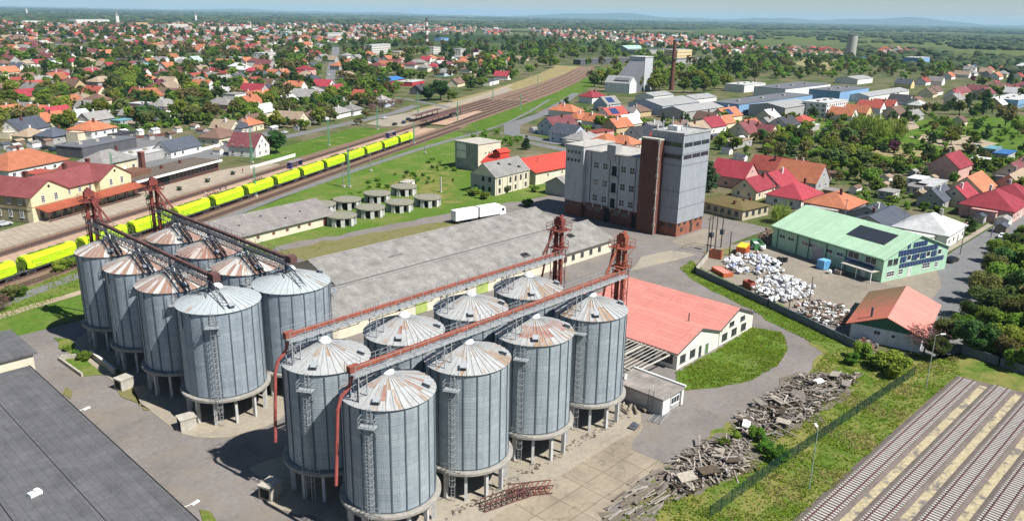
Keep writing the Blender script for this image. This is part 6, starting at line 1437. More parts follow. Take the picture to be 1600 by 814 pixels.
# left town, near rows (roof-centre pixel, length, width, turn, form, roof, wall)
for a in [
    (30, 240, 26, 17, 0, 'h', 'orange', 'w', 3.4, 8.0), (36, 192, 19, 12, 8, 'g', 'slate', 'w', 3.4), (46, 204, 11, 9, 0, 'h', 'tan', 'c'), (84, 203, 12, 10, 0, 'h', 'slate', 'g', 3.4),
    (143, 191, 15, 13, 0, 'h', 'orange', 'w', 6.0, 9.4), (184, 202, 12, 9, 0, 'f', 'dark', 'd'), (165, 240, 17, 12, 0, 'h', 'grey', 'c', 4.4), (276, 223, 19, 9, 0, 'g', 'slate', 'w', 3.2),
    (341, 204, 15, 11, 0, 'h', 'brown', 'c', 3.6), (388, 218, 13, 10, 90, 'g', 'maroon', 'w', 4.6, 9.4), (58, 264, 8, 6, 0, 'f', 'red', 'w', 2.6), (372, 192, 11, 9, 0, 'h', 'slate', 'g'),
    (8, 172, 18, 12, 0, 'g', 'orange', 'g'), (60, 169, 13, 9, 90, 'g', 'orange', 'c'), (87, 172, 15, 10, 0, 'g', 'crimson', 'c'), (76, 181, 15, 10, 0, 'g', 'orange', 'c'),
    (117, 177, 14, 9, 0, 'g', 'white', 'w'), (148, 180, 16, 9, 0, 'g', 'grey', 'g'), (143, 162, 17, 9, 90, 'g', 'grey', 'w', 3.6), (200, 158, 12, 9, 0, 'h', 'red', 'w', 3.6), (219, 157, 9, 8, 0, 'f', 'white', 'p', 6.2),
    (258, 158, 16, 11, 0, 'h', 'grey', 'w', 3.4), (226, 166, 16, 10, 0, 'h', 'slate', 'g'), (206, 174, 11, 8, 90, 'g', 'grey', 'w'), (190, 184, 9, 6, 0, 'f', 'teal', 'g', 2.4),
    (346, 156, 16, 11, 90, 'h', 'grey', 'p', 3.8), (338, 145, 13, 9, 0, 'g', 'red', 'b'), (366, 142, 12, 9, 0, 'f', 'grey', 'w', 6.4), (394, 147, 15, 10, 0, 'g', 'orange', 'w'), (386, 187, 13, 10, 0, 'h', 'orange', 'c', 3.4), (352, 193, 12, 9, 90, 'g', 'tan', 'c'),
    (40, 144, 34, 10, 0, 'g', 'crimson', 'o', 3.0), (148, 139, 13, 10, 90, 'g', 'red', 'c'), (52, 130, 14, 9, 0, 'g', 'red', 'w', 4.6), (108, 127, 13, 10, 0, 'g', 'crimson', 'g'), (86, 118, 16, 11, 0, 'g', 'orange', 'c', 3.8), (36, 119, 18, 11, 0, 'g', 'brown', 'c', 4.2), (147, 122, 14, 10, 90, 'g', 'tan', 'c'), (62, 123, 20, 9, 0, 'g', 'grey', 'g'), (12, 134, 17, 10, 0, 'g', 'brown', 'g'),
    (308, 118, 18, 11, 0, 'g', 'red', 'w'), (332, 117, 12, 9, 90, 'g', 'grey', 'g'), (219, 111, 15, 11, 90, 'g', 'maroon', 'w', 3.6), (185, 109, 14, 11, 0, 'h', 'tan', 'c'), (243, 109, 15, 10, 0, 'g', 'grey', 'g'), (142, 106, 18, 10, 0, 'h', 'brown', 'p'),
    (10, 108, 18, 11, 0, 'g', 'orange', 'c'), (28, 101, 14, 10, 90, 'g', 'slate', 'w'), (40, 96, 16, 10, 0, 'h', 'tan', 'w', 3.4), (60, 96, 14, 9, 0, 'g', 'crimson', 'w'), (82, 95, 15, 10, 0, 'g', 'grey', 'g', 3.2, None, 'pv'),
    (135, 92, 16, 11, 0, 'h', 'tan', 'w'), (190, 95, 14, 11, 90, 'g', 'slate', 'w', 3.6), (225, 86, 17, 13, 0, 'h', 'white', 'b', 4.2), (214, 103, 30, 9, 0, 'g', 'teal', 'g'), (166, 81, 24, 11, 0, 'g', 'orange', 'w', 3.6), (165, 95, 12, 9, 90, 'g', 'orange', 'c'), (143, 79, 18, 10, 0, 'g', 'maroon', 'c'),
    (106, 86, 13, 10, 90, 'g', 'slate', 'w', 3.8), (253, 92, 14, 11, 90, 'g', 'grey', 'w'), (285, 93, 12, 10, 90, 'g', 'white', 'w'), (304, 91, 14, 10, 0, 'g', 'mint', 'w'), (342, 94, 20, 10, 0, 'h', 'orange', 'p'), (384, 93, 16, 11, 0, 'g', 'orange', 'w', 3.8), (369, 87, 13, 10, 0, 'f', 'white', 'w', 6.2), (326, 79, 24, 11, 0, 'g', 'orange', 'o'), (268, 87, 15, 10, 0, 'g', 'orange', 'w'),
    (55, 66, 17, 11, 90, 'g', 'maroon', 'w', 4.4), (60, 72, 17, 11, 90, 'g', 'maroon', 'w', 4.4), (66, 79, 17, 11, 90, 'g', 'brown', 'w', 4.4), (74, 86, 17, 11, 90, 'g', 'maroon', 'c', 4.4), (96, 64, 16, 11, 90, 'g', 'brown', 'w', 4.2), (108, 70, 16, 11, 90, 'g', 'brown', 'w', 4.2), (120, 74, 16, 11, 90, 'g', 'maroon', 'w', 4.2),
    (421, 137, 14, 10, 90, 'g', 'slate', 'b', 3.4), (441, 134, 12, 9, 0, 'g', 'red', 'w'), (463, 131, 13, 10, 90, 'g', 'orange', 'w', 3.6), (506, 129, 14, 11, 90, 'g', 'crimson', 'w', 4.0), (526, 136, 15, 9, 0, 'g', 'crimson', 'w'), (490, 138, 14, 10, 0, 'h', 'grey', 'w'), (408, 146, 17, 10, 0, 'g', 'orange', 'p'), (571, 146, 17, 11, 90, 'g', 'red', 'w', 3.4), (597, 153, 14, 11, 0, 'h', 'grey', 'b'),
    (410, 168, 16, 10, 0, 'g', 'white', 'c'), (455, 180, 15, 10, 90, 'g', 'tan', 'c', 3.2), (491, 174, 14, 10, 0, 'h', 'brown', 'w', 3.2), (526, 170, 17, 9, 0, 'h', 'grey', 'w'), (549, 166, 12, 9, 0, 'p', 'grey', 'w', 3.2), (395, 183, 11, 8, 0, 'g', 'brown', 'p', 3.2),
    (713, 126, 18, 9, 0, 'g', 'brown', 'c'), (743, 118, 20, 11, 0, 'h', 'tan', 'w'), (765, 123, 26, 9, 0, 'f', 'slate', 'w', 3.4), (785, 115, 14, 10, 90, 'g', 'crimson', 'w', 3.8), (693, 109, 24, 11, 0, 'h', 'grey', 'b', 3.8), (655, 136, 15, 9, 0, 'g', 'dark', 'd', 3.4), (673, 88, 18, 12, 0, 'h', 'orange', 'w', 3.6), (694, 93, 16, 11, 90, 'g', 'red', 'c', 3.8),
    (620, 102, 22, 9, 0, 'h', 'orange', 'p'), (750, 98, 16, 11, 0, 'h', 'red', 'w', 3.6), (737, 89, 15, 11, 0, 'h', 'tan', 'w', 5.4), (719, 94, 18, 11, 0, 'h', 'brown', 'p'), (731, 105, 16, 11, 0, 'h', 'brown', 'w'), (760, 90, 16, 10, 0, 'h', 'slate', 'w'), (576, 82, 20, 12, 0, 'h', 'orange', 'c', 5.0), (490, 83, 22, 12, 0, 'g', 'crimson', 'w', 4.2), (456, 75, 20, 11, 0, 'g', 'orange', 'c', 4), (432, 84, 18, 10, 0, 'g', 'red', 'w'),
    (476, 103, 15, 15, 0, 'h', 'crimson', 'p', 5.6, 9.0), (475, 115, 12, 10, 90, 'g', 'crimson', 'w', 3.4), (478, 68, 22, 12, 0, 'g', 'orange', 'c', 5.8), (405, 104, 16, 10, 0, 'g', 'maroon', 'w'), (407, 116, 15, 10, 0, 'g', 'slate', 'b'), (398, 124, 14, 9, 0, 'g', 'red', 'c'),
]: HL(*a)
# right village
for a in [
    (926, 145, 16, 12, 0, 'p', 'crimson', 'w', 4.6), (949, 156, 15, 11, 0, 'g', 'grey', 'b', 4.4, None, 'pv'), (957, 173, 19, 11, 0, 'g', 'red', 'w', 3.4, None, 'pv'), (984, 172, 10, 8, 90, 'g', 'grey', 'w', 3.6), (996, 167, 15, 11, 0, 'h', 'brown', 'o', 3.4), (872, 188, 19, 11, 0, 'g', 'maroon', 'b', 4.6, 9), (888, 200, 15, 11, 90, 'g', 'slate', 'b', 4.6, 8.6), (905, 178, 15, 10, 0, 'h', 'orange', 'w'), (931, 183, 13, 9, 90, 'g', 'orange', 'w', 3.4),
    (912, 208, 15, 12, 0, 'h', 'grey', 'w', 3.4), (937, 201, 15, 7, 0, 'f', 'red', 'p', 3.6), (948, 213, 14, 11, 0, 'h', 'orange', 'c', 3.2), (974, 215, 15, 10, 90, 'h', 'orange', 'c'), (982, 230, 14, 11, 0, 'h', 'brown', 'c', 3.2), (1000, 203, 15, 10, 0, 'g', 'dark', 'w', 3.4), (1026, 204, 15, 11, 90, 'g', 'slate', 'w', 3.6), (988, 204, 9, 8, 0, 'f', 'slate', 'g', 3), (1060, 195, 14, 10, 0, 'g', 'brown', 'w'), (1086, 196, 16, 10, 0, 'g', 'tan', 'c', 3.4),
    (1110, 189, 16, 11, 0, 'g', 'crimson', 'w', 3.8), (1105, 180, 13, 9, 90, 'g', 'brown', 'w'), (1135, 174, 20, 11, 0, 'g', 'orange', 'c', 3.6, None, 'pv'), (1128, 186, 16, 9, 0, 'g', 'orange', 'c'), (1166, 197, 17, 12, 0, 'g', 'maroon', 'c', 4), (1192, 200, 13, 10, 90, 'g', 'maroon', 'c', 3.6), (1150, 214, 18, 8, 0, 'f', 'tan', 'g', 3), (1226, 187, 16, 11, 0, 'g', 'dark', 'w', 5.2, 9.2), (1200, 188, 11, 9, 0, 'g', 'grey', 'w'), (1254, 183, 14, 9, 0, 'h', 'red', 'w'), (1262, 192, 17, 7, 0, 'f', 'white', 'g', 2.8),
    (1318, 173, 15, 10, 90, 'g', 'orange', 'w', 3.4), (1341, 169, 15, 10, 90, 'g', 'orange', 'y', 3.4), (1362, 162, 16, 10, 90, 'g', 'red', 'w', 3.6), (1383, 160, 15, 10, 90, 'g', 'red', 'w', 3.6), (1399, 171, 16, 10, 0, 'g', 'brown', 'c'), (1426, 176, 20, 8, 0, 'g', 'grey', 'g'), (1408, 152, 15, 10, 90, 'g', 'dark', 'w', 3.4), (1432, 155, 13, 9, 0, 'g', 'brown', 'w'),
    (1414, 127, 15, 10, 90, 'g', 'slate', 'y', 4.2), (1443, 124, 16, 10, 0, 'g', 'red', 'w', 3.6), (1460, 138, 18, 10, 0, 'g', 'brown', 'w', 3.6), (1500, 140, 34, 10, 0, 'g', 'maroon', 'c', 3.4), (1464, 123, 13, 10, 90, 'g', 'grey', 'w', 4.2), (1483, 116, 15, 10, 0, 'g', 'orange', 'w', 3.6), (1518, 111, 16, 11, 0, 'h', 'grey', 'w', 3.4), (1557, 116, 18, 11, 0, 'g', 'orange', 'w', 3.6), (1556, 130, 17, 10, 0, 'g', 'crimson', 'w'), (1592, 117, 17, 10, 0, 'g', 'red', 'w'), (1546, 107, 15, 10, 0, 'g', 'red', 'c'), (1500, 185, 9, 7, 0, 'g', 'brown', 'c', 2.6),
    (1208, 254, 15, 11, 90, 'g', 'red', 'w', 3.6, None, 'pv'), (1148, 262, 14, 11, 90, 'g', 'crimson', 'p', 4.4, 9.2), (1180, 283, 15, 9, 0, 'g', 'crimson', 'c', 3.2), (1213, 275, 14, 10, 0, 'g', 'crimson', 'w'), (1254, 267, 16, 12, 90, 'g', 'orange', 'g', 3.4, 9.2), (1234, 257, 14, 11, 90, 'g', 'red', 'w', 3.6), (1243, 291, 16, 12, 0, 'h', 'crimson', 'w', 3.4), (1307, 302, 15.5, 13.5, 0, 'h', 'orange', 'g', 4.0, 7.4), (1378, 330, 20, 11, 0, 'g', 'slate', 'g', 3.2, 5.6), (1365, 322, 10, 12, 0, 'g', 'slate', 'g', 3.2, 6), (1456, 337, 17, 14, 0, 'p', 'white', 'w', 3.8, 7.4),
    (1465, 299, 14, 8, 0, 'g', 'slate', 'g'), (1456, 281, 18, 6, 0, 'f', 'white', 'g', 2.6), (1521, 281, 18, 11, 0, 'g', 'orange', 'c', 3.4), (1500, 296, 13, 9, 0, 'g', 'crimson', 'c', 3.2), (1556, 303, 18, 15, 0, 'p', 'crimson', 'p', 3.8, 8.4), (1584, 292, 15, 12, 0, 'h', 'crimson', 'b', 3.4, 7), (1537, 313, 15, 7, 0, 'f', 'crimson', 'g', 3.0), (1531, 245, 13, 6, 0, 'f', 'white', 'g', 2.8), (1590, 258, 26, 11, 0, 'g', 'maroon', 'c', 3.6), (1586, 276, 20, 10, 0, 'g', 'tan', 'p', 3.4), (1432, 286, 9, 5, 0, 'f', 'grey', 'w', 2.6), (1436, 274, 9, 5, 0, 'f', 'white', 'b', 2.5), (1390, 294, 7, 5, 0, 'f', 'grey', 'g', 2.5), (1571, 234, 16, 6, 0, 'f', 'blue', 'g', 3.0), (1552, 228, 12, 5, 0, 'f', 'teal', 'g', 2.8),
    (1020, 195, 12, 9, 0, 'g', 'grey', 'w'), (1046, 205, 12, 9, 90, 'g', 'slate', 'w'),
]: H(*a)
# ------------------------------------------------------------------ big buildings of the town and the works
def block(name, label, cat, px, py, rz, L, W, he, roof, wall, form='f', hr=None, floors=0, base=0.0, trim=None, z=None):
    p = at(px, py, he if z is None else z); t = thing(name, label, cat, (p.x, p.y, .03), base + R(rz)); occ(p.x, p.y, max(L, W) * .5)
    for q in (-.33, .33): v_ = Vector((math.cos(base + R(rz)), math.sin(base + R(rz)), 0)) * L * q; occ(p.x + v_.x, p.y + v_.y, W * .6)
    mb = MB()
    if form == 'g': gable_walls(mb, L, W, he, hr)
    else: mb.bb(-L / 2, L / 2, -W / 2, W / 2, 0, he)
    mb.build('wall', wall, t); mb = MB()
    if form == 'g': gable_roof(mb, L, W, he, hr, .4)
    elif form == 'h': hip_roof(mb, L, W, he, hr, .5)
    else: mb.bb(-L / 2 - .2, L / 2 + .2, -W / 2 - .2, W / 2 + .2, he, he + .35)
    rf = mb.build('roof', roof, t)
    if form == 'f' and L > 20:
        for k in range(3): mb = MB(); x = -L * .35 + k * L * .3; mb.bb(x, x + 1.6, -1, 1, he + .35, he + 1.3); mb.build('roof_vent', CONC, rf)
    if floors:
        for f in range(floors):
            z_ = 1.7 + f * (he - .4) / floors
            for s in (-1, 1):
                mb = MB(); n_ = int(L / 3.2)
                for k in range(n_): x = -L / 2 + L * (k + .5) / n_; mb.bb(x - .8, x + .8, s * (W / 2) - .04, s * (W / 2) + .04, z_ - .65, z_ + .65)
                mb.build('window_row', GLASS, t)
                mb = MB(); n_ = max(1, int(W / 3.6))
                for k in range(n_): y = -W / 2 + W * (k + .5) / n_; mb.bb(s * (L / 2) - .04, s * (L / 2) + .04, y - .8, y + .8, z_ - .65, z_ + .65)
                mb.build('window_row', GLASS, t)
    if trim:
        mb = MB(); mb.bb(-L / 2 - .06, L / 2 + .06, -W / 2 - .06, W / 2 + .06, he * .1, he * .48); mb.build('wall_band', trim, t)
    return t
PANEL = plaster('pale block panels', (.62, .60, .55), amt=.3); PANELY = plaster('apricot block panels', (.64, .44, .24), amt=.2); BLUEW = plaster('blue sheet wall', (.20, .34, .52), amt=.15); GREYR = roofmat('grey sheet roof', (.33, .33, .32), 30, .2, width=1.2); DGREYR = roofmat('dark grey sheet roof', (.15, .155, .17), 30, .2, width=1.2); BLUER = roofmat('blue sheet roof', (.045, .19, .48), 30, .15, width=1.2); WHITER = roofmat('pale sheet roof', (.52, .52, .50), 30, .2, width=1.2); REDW = plaster('crimson shop wall', (.45, .05, .06), amt=.1)
block('shop', 'long low shop with a vivid blue roof and red wall behind the station street', 'shop', 603, 125, 0, 42, 16, 3.8, BLUER, REDW, 'g', 5.6, base=RAZ); block('shop_annex', 'pale flat hall joined right of the blue roofed shop', 'hall', 642, 127, 0, 26, 14, 3.2, WHITER, REDW, base=RAZ)
block('commercial_building', 'dark flat roofed commercial building behind the grey hip roofed house', 'building', 152, 222, 0, 30, 13, 4.2, DGREYR, WM['d'], base=RAZ); block('garage_row', 'pale flat garage row with dark openings beside the slate roofed long house', 'garage', 230, 236, 0, 26, 9, 3.2, WHITER, WM['g'], base=RAZ)
for px, py, L, W, he, r, w_, fl, lab in ((590, 70, 62, 12, 13.5, WHITER, PANEL, 4, 'long pale four storey apartment block, left of the apricot blocks'), (622, 81, 16, 12, 9, WHITER, YELLOW, 3, 'small yellow block at the foot of the long apartment block'), (646, 74, 20, 13, 10, GREYR, PANELY, 3, 'apricot apartment block left of the white blocks'), (677, 74, 28, 12, 10, GREYR, PANEL, 3, 'white apartment block in the middle of the block row'), (718, 77, 24, 12, 11, GREYR, PANEL, 4, 'white apartment block right of the middle one, behind crimson roofs'), (745, 80, 22, 11, 8, WHITER, PANEL, 3, 'lower white block at the right end of the block row'),
    (415, 83, 30, 14, 8, WHITER, PANEL, 2, 'white flat roofed school block left of the main street'), (498, 70, 14, 12, 9, WHITER, PANEL, 3, 'small white tower block beside the orange roof near the main street'), (690, 60, 46, 16, 6, BLUER, BLUEW, 0, 'long blue hall behind the striped chimney'), (650, 45, 50, 26, 9, RM['orange'], PANEL, 2, 'big white public building with an orange roof behind the striped chimney'), (138, 31, 150, 40, 16, WHITER, PANEL, 0, 'large white works hall on the far town edge'), (65, 33, 180, 36, 10, WHITER, PANEL, 0, 'long white low factory at the far left town edge'), (345, 42, 150, 30, 12, RM['crimson'], PANEL, 3, 'long crimson roofed block in the far town centre'), (270, 38, 90, 36, 14, RM['orange'], PANEL, 3, 'wide far block with orange roof and white upper storey'), (215, 36, 60, 26, 14, RM['orange'], PANELY, 3, 'far apricot block with orange roof'), (455, 50, 70, 14, 12, WHITER, PANEL, 4, 'far pale apartment slab behind trees'), (520, 52, 70, 14, 12, WHITER, PANEL, 4, 'far pale apartment slab right of the first one')):
    block('apartment_block' if fl else 'factory_hall', lab, 'building', px, py, 0, L, W, he, r, w_, floors=fl, base=RAZ)
for px, py, L, W, he, hr, r, w_, form, fl, lab in ((1038, 160, 44, 26, 6, 9, GREYR, WM['b'], 'g', 0, 'big hall with pale grey roof in front of the brick chimney'), (1082, 169, 46, 18, 5, 7.5, GREYR, WM['g'], 'g', 0, 'grey roofed hall with white side, right of the big pale roofed hall'), (1023, 148, 26, 16, 4.5, 6.5, GREYR, WM['w'], 'g', 0, 'small grey hall behind the big pale roofed hall'), (1088, 152, 30, 16, 4.5, 6.5, GREYR, WM['w'], 'g', 0, 'small grey gable hall behind the white sided hall'),
    (1195, 154, 110, 20, 7, None, DGREYR, BLUEW, 'f', 1, 'very long factory block with dark grey roof and blue wall band'), (1165, 131, 38, 18, 6, None, WHITER, WM['w'], 'f', 0, 'white flat hall at the left end of the factory row'), (1240, 134, 85, 26, 8, None, DGREYR, WM['w'], 'f', 0, 'long white walled hall with a dark roof behind the long factory block'), (1312, 139, 58, 24, 8, None, DGREYR, BLUEW, 'f', 0, 'blue walled hall with dark roof in the middle of the works'), (1375, 145, 90, 16, 4.5, 6.5, GREYR, WM['w'], 'g', 0, 'long low grey roofed hall right of the blue walled hall'), (1290, 158, 34, 16, 9, None, WHITER, WM['w'], 'f', 3, 'white three storey office end with window bands'), (1222, 163, 42, 24, 7, 9, GREYR, WM['g'], 'g', 0, 'grey gable hall left of the white office end'), (1335, 122, 40, 22, 5, 7, GREYR, WM['w'], 'g', 0, 'grey gable hall behind the blue walled hall'),
    (1433, 90, 46, 22, 11, None, WHITER, BLUEW, 'f', 0, 'tall pale blue hall alone among trees beyond the works'), (1348, 90, 34, 16, 5, None, BLUER, BLUEW, 'f', 0, 'low blue hall beside the concrete water tower'), (1528, 103, 44, 16, 4, None, BLUER, BLUEW, 'f', 0, 'low blue roofed hall behind the orange roofs at the right'), (1585, 152, 60, 18, 6, None, WHITER, BLUEW, 'f', 1, 'long blue walled hall at the right edge'), (985, 76, 50, 24, 7, 12, RM['mint'], WM['g'], 'g', 0, 'mint roofed hall behind the tall grey feed mill'), (1020, 78, 120, 26, 6, None, DGREYR, WM['g'], 'f', 0, 'long dark roofed shed behind the trees at the brick chimney'), (1060, 78, 40, 22, 15, None, WHITER, YELLOW, 'f', 3, 'yellow office block beside the brick chimney top'), (950, 92, 130, 12, 6, None, DGREYR, WM['d'], 'f', 0, 'long dark low shed left of the tall grey feed mill'), (1075, 92, 90, 20, 6, None, DGREYR, WM['g'], 'f', 0, 'dark low shed behind the dark poplars')):
    block('factory_hall', lab, 'hall', px, py, 0, L, W, he, r, w_, form, hr, fl)
# tall grey feed mill with a slanting gallery
p = at(988, 143); t = thing('feed_mill', 'tall grey feed mill with slanting gallery and white end wall, left of the brick chimney', 'mill', (p.x, p.y, .03), R(-80)); occ(p.x, p.y, 22)
mb = MB(); mb.bb(-7, 7, 6, 22, 0, 27); mb.build('tower', plaster('pale grey sheet wall', (.46, .48, .50)), t); mb = MB(); mb.bb(-7.4, 7.4, 5.6, 22.4, 27, 27.6); mb.build('roof', WHITER, t)
mb = MB(); mb.add([(-6.5, -22, 0), (6.5, -22, 0), (6.5, 6, 0), (-6.5, 6, 0), (-6.5, -22, 10), (6.5, -22, 10), (6.5, 6, 24), (-6.5, 6, 24)], [(0, 1, 5, 4), (1, 2, 6, 5), (4, 5, 6, 7), (3, 0, 4, 7)]); mb.build('gallery', DGREYR, t)
p = at(968, 137, 5); t = block('white_gable_hall', 'white gabled hall at the foot of the tall grey feed mill', 'hall', 970, 129, 100, 22, 13, 8, GREYR, WM['w'], 'g', 13)
# chimneys, towers, spires
def chimney(px, py, h_, r0, r1, label, bands, name='factory_chimney'):
    p = at(px, py); t = thing(name, label, 'chimney', (p.x, p.y, .03)); occ(p.x, p.y, 5); n_ = len(bands)
    for k, m_ in enumerate(bands):
        a, b = k / n_, (k + 1) / n_; mb = MB(); mb.lathe([(r0 + (r1 - r0) * a, h_ * a), (r0 + (r1 - r0) * b, h_ * b)], 20); mb.build('shaft', m_, t, smooth=False)
    mb = MB(); mb.lathe([(r1 + .05, h_ - 1.2), (r1 + .35, h_ - 1.0), (r1 + .35, h_), (r1 - .4, h_)], 20); mb.lathe([(r0 * .8 + r1 * .2 + .7, h_ * .62), (r0 * .8 + r1 * .2 + .7, h_ * .62 + .3), (r1 + .2, h_ * .62 + .3)], 20); mb.build('rim', STEEL_D, t)
chimney(1049, 141, 41, 2.1, 1.3, 'tall dark brick chimney among the trees beside the feed mill', [M('dark chimney brick', (.15, .06, .045), .9, .3, .5)] * 2)
chimney(667, 68, 50, 3.2, 2.0, 'tall chimney with red and white bands in the far town', [PANEL, BRICK, PANEL, BRICK, PANEL, BRICK])
p = at(1328, 91); t = thing('water_tower', 'cylindrical pale concrete water tower with masts on top, rising from green bushes', 'water tower', (p.x, p.y, .03)); occ(p.x, p.y, 8); mb = MB(); mb.lathe([(8.2, 0), (8.2, 36.5), (7.6, 36.8)], 32); mb.build('shaft', plaster('streaked tower concrete', (.38, .37, .33), (.17, .16, .14), .7), t)
mb = MB(); mb.lathe([(8.3, 36.5), (8.3, 37.4), (.01, 37.6)], 32); mb.build('rim', STEEL_D, t); mb = MB()
for x, y, h_ in ((0, 0, 12), (3, 2, 7), (-3, 3, 8), (4, -4, 6)): mb.bar((x, y, 37), (x, y, 37 + h_), .3)
mb.build('antenna', STEEL, t)
for px, py, h_, lab in ((42, 22, 60, 'far pale church spire at the left horizon'), (184, 40, 55, 'far white church tower behind the orange roofed centre'), (306, 34, 50, 'far slim church spire right of the white blocks'), (372, 56, 22, 'small white tower among maroon roofs of the far town')):
    p = at(px, py); t = thing('church_tower', lab, 'church', (p.x, p.y, 0)); mb = MB(); mb.bb(-5, 5, -5, 5, 0, h_ * .55); mb.build('shaft', PANEL, t); mb = MB(); mb.lathe([(6, h_ * .55), (2.5, h_ * .7), (.1, h_)], 8); mb.build('spire', RM['grey'], t)
# ------------------------------------------------------------------ far streets of houses: the largest stay single objects, the rest one mass
cand = []; fr_ = random.Random(21)
zones = [([(0, 44), (160, 42), (420, 48), (640, 46), (640, 62), (560, 64), (440, 66), (380, 78), (330, 72), (180, 70), (90, 58), (0, 60)], 520), ([(0, 34), (700, 36), (800, 46), (800, 54), (640, 50), (300, 46), (0, 46)], 700), ([(0, 60), (90, 60), (40, 92), (0, 96)], 30), ([(150, 66), (420, 66), (420, 82), (180, 74)], 90), ([(700, 84), (820, 84), (820, 96), (700, 100)], 24), ([(820, 44), (1000, 52), (1180, 58), (1180, 62), (1020, 66), (860, 58)], 190), ([(1010, 58), (1120, 70), (1100, 76), (1000, 70)], 60), ([(1210, 72), (1300, 76), (1320, 88), (1210, 84)], 90), ([(1370, 74), (1430, 78), (1420, 84), (1380, 84)], 30), ([(1110, 68), (1200, 74), (1190, 84), (1110, 80)], 40), ([(1500, 104), (1640, 104), (1640, 122), (1500, 118)], 16), ([(480, 88), (560, 88), (700, 96), (700, 108), (560, 100)], 30), ([(220, 108), (300, 100), (420, 100), (400, 118), (340, 126), (250, 120)], 22), ([(1100, 176), (1290, 190), (1290, 200), (1130, 200)], 8), ([(0, 96), (480, 92), (560, 110), (470, 160), (330, 165), (0, 170)], 60), ([(880, 170), (1000, 190), (1110, 200), (1100, 215), (1000, 225), (900, 220)], 14), ([(1380, 150), (1600, 130), (1600, 160), (1420, 165)], 14), ([(1480, 255), (1600, 240), (1600, 300), (1490, 300)], 8)]
grid = {}
def spaced(x, y, r):
    gx, gy = int(x // 30), int(y // 30)
    for i in (-1, 0, 1):
        for j in (-1, 0, 1):
            for a, b in grid.get((gx + i, gy + j), ()):
                if (a - x) ** 2 + (b - y) ** 2 < r * r: return False
    return True
for h_ in HOUSES: grid.setdefault((int(h_['x'] // 30), int(h_['y'] // 30)), []).append((h_['x'], h_['y']))
for poly, n_ in zones:
    xs = [p[0] for p in poly]; ys = [p[1] for p in poly]; k = tr = 0
    while k < n_ and tr < n_ * 30:
        tr += 1; px, py = fr_.uniform(min(xs), max(xs)), fr_.uniform(min(ys), max(ys))
        if not inpoly(px, py, poly): continue
        p = at(px, py, 4)
        if not spaced(p.x, p.y, 17) or not clear(p.x, p.y, 9): continue
        grid.setdefault((int(p.x // 30), int(p.y // 30)), []).append((p.x, p.y)); cand.append((to_px(p)[2], p.x, p.y, px)); k += 1
cand.sort()
far_mb = MB(); rkeys = ['orange', 'red', 'crimson', 'maroon', 'brown', 'tan', 'grey', 'slate', 'white', 'teal']; rw = [26, 15, 10, 12, 14, 10, 16, 5, 6, 1]
FARM = [RM[k] for k in rkeys] + [WM['w'], WM['c'], WM['g']]
n_single = max(0, 268 - len(HOUSES))
for i, (d, x, y, px) in enumerate(cand):
    rc = fr_.choices(rkeys, rw)[0]; wc = fr_.choice('wwwccgpo'); form = fr_.choice('ggghh'); L, W = fr_.uniform(12, 18), fr_.uniform(9, 12); he = fr_.choice((3, 3.2, 3.4, 4.2, 5.4))
    base = (RAZ if px < 830 else 0) + fr_.gauss(0, .06) + (math.pi / 2 if fr_.random() < .45 else 0)
    if i < n_single: house(x, y, base, L, W, form, rc, wc, he, None, 1)
    else:
        q = MB(); hr = he + W / 2 * (.8 if form == 'g' else .62)
        if form == 'g': gable_walls(q, L, W, he, hr, 0, 10 + fr_.randrange(3)); gable_roof(q, L, W, he, hr, .5, .14, rkeys.index(rc))
        else: q.bb(-L / 2, L / 2, -W / 2, W / 2, 0, he, 10 + fr_.randrange(3)); hip_roof(q, L, W, he, hr, .5, rkeys.index(rc))
        mt = Matrix.Translation((x, y, .03)) @ Matrix.Rotation(base, 4, 'Z'); o_ = len(far_mb.v)
        far_mb.v += [tuple(mt @ Vector(p)) for p in q.v]; far_mb.f += [tuple(a + o_ for a in f) for f in q.f]; far_mb.m += q.m
o = far_mb.build('far_housing', FARM); tag(o, 'dense mass of tiny red and grey roofs of the far town', 'housing', kind='stuff')
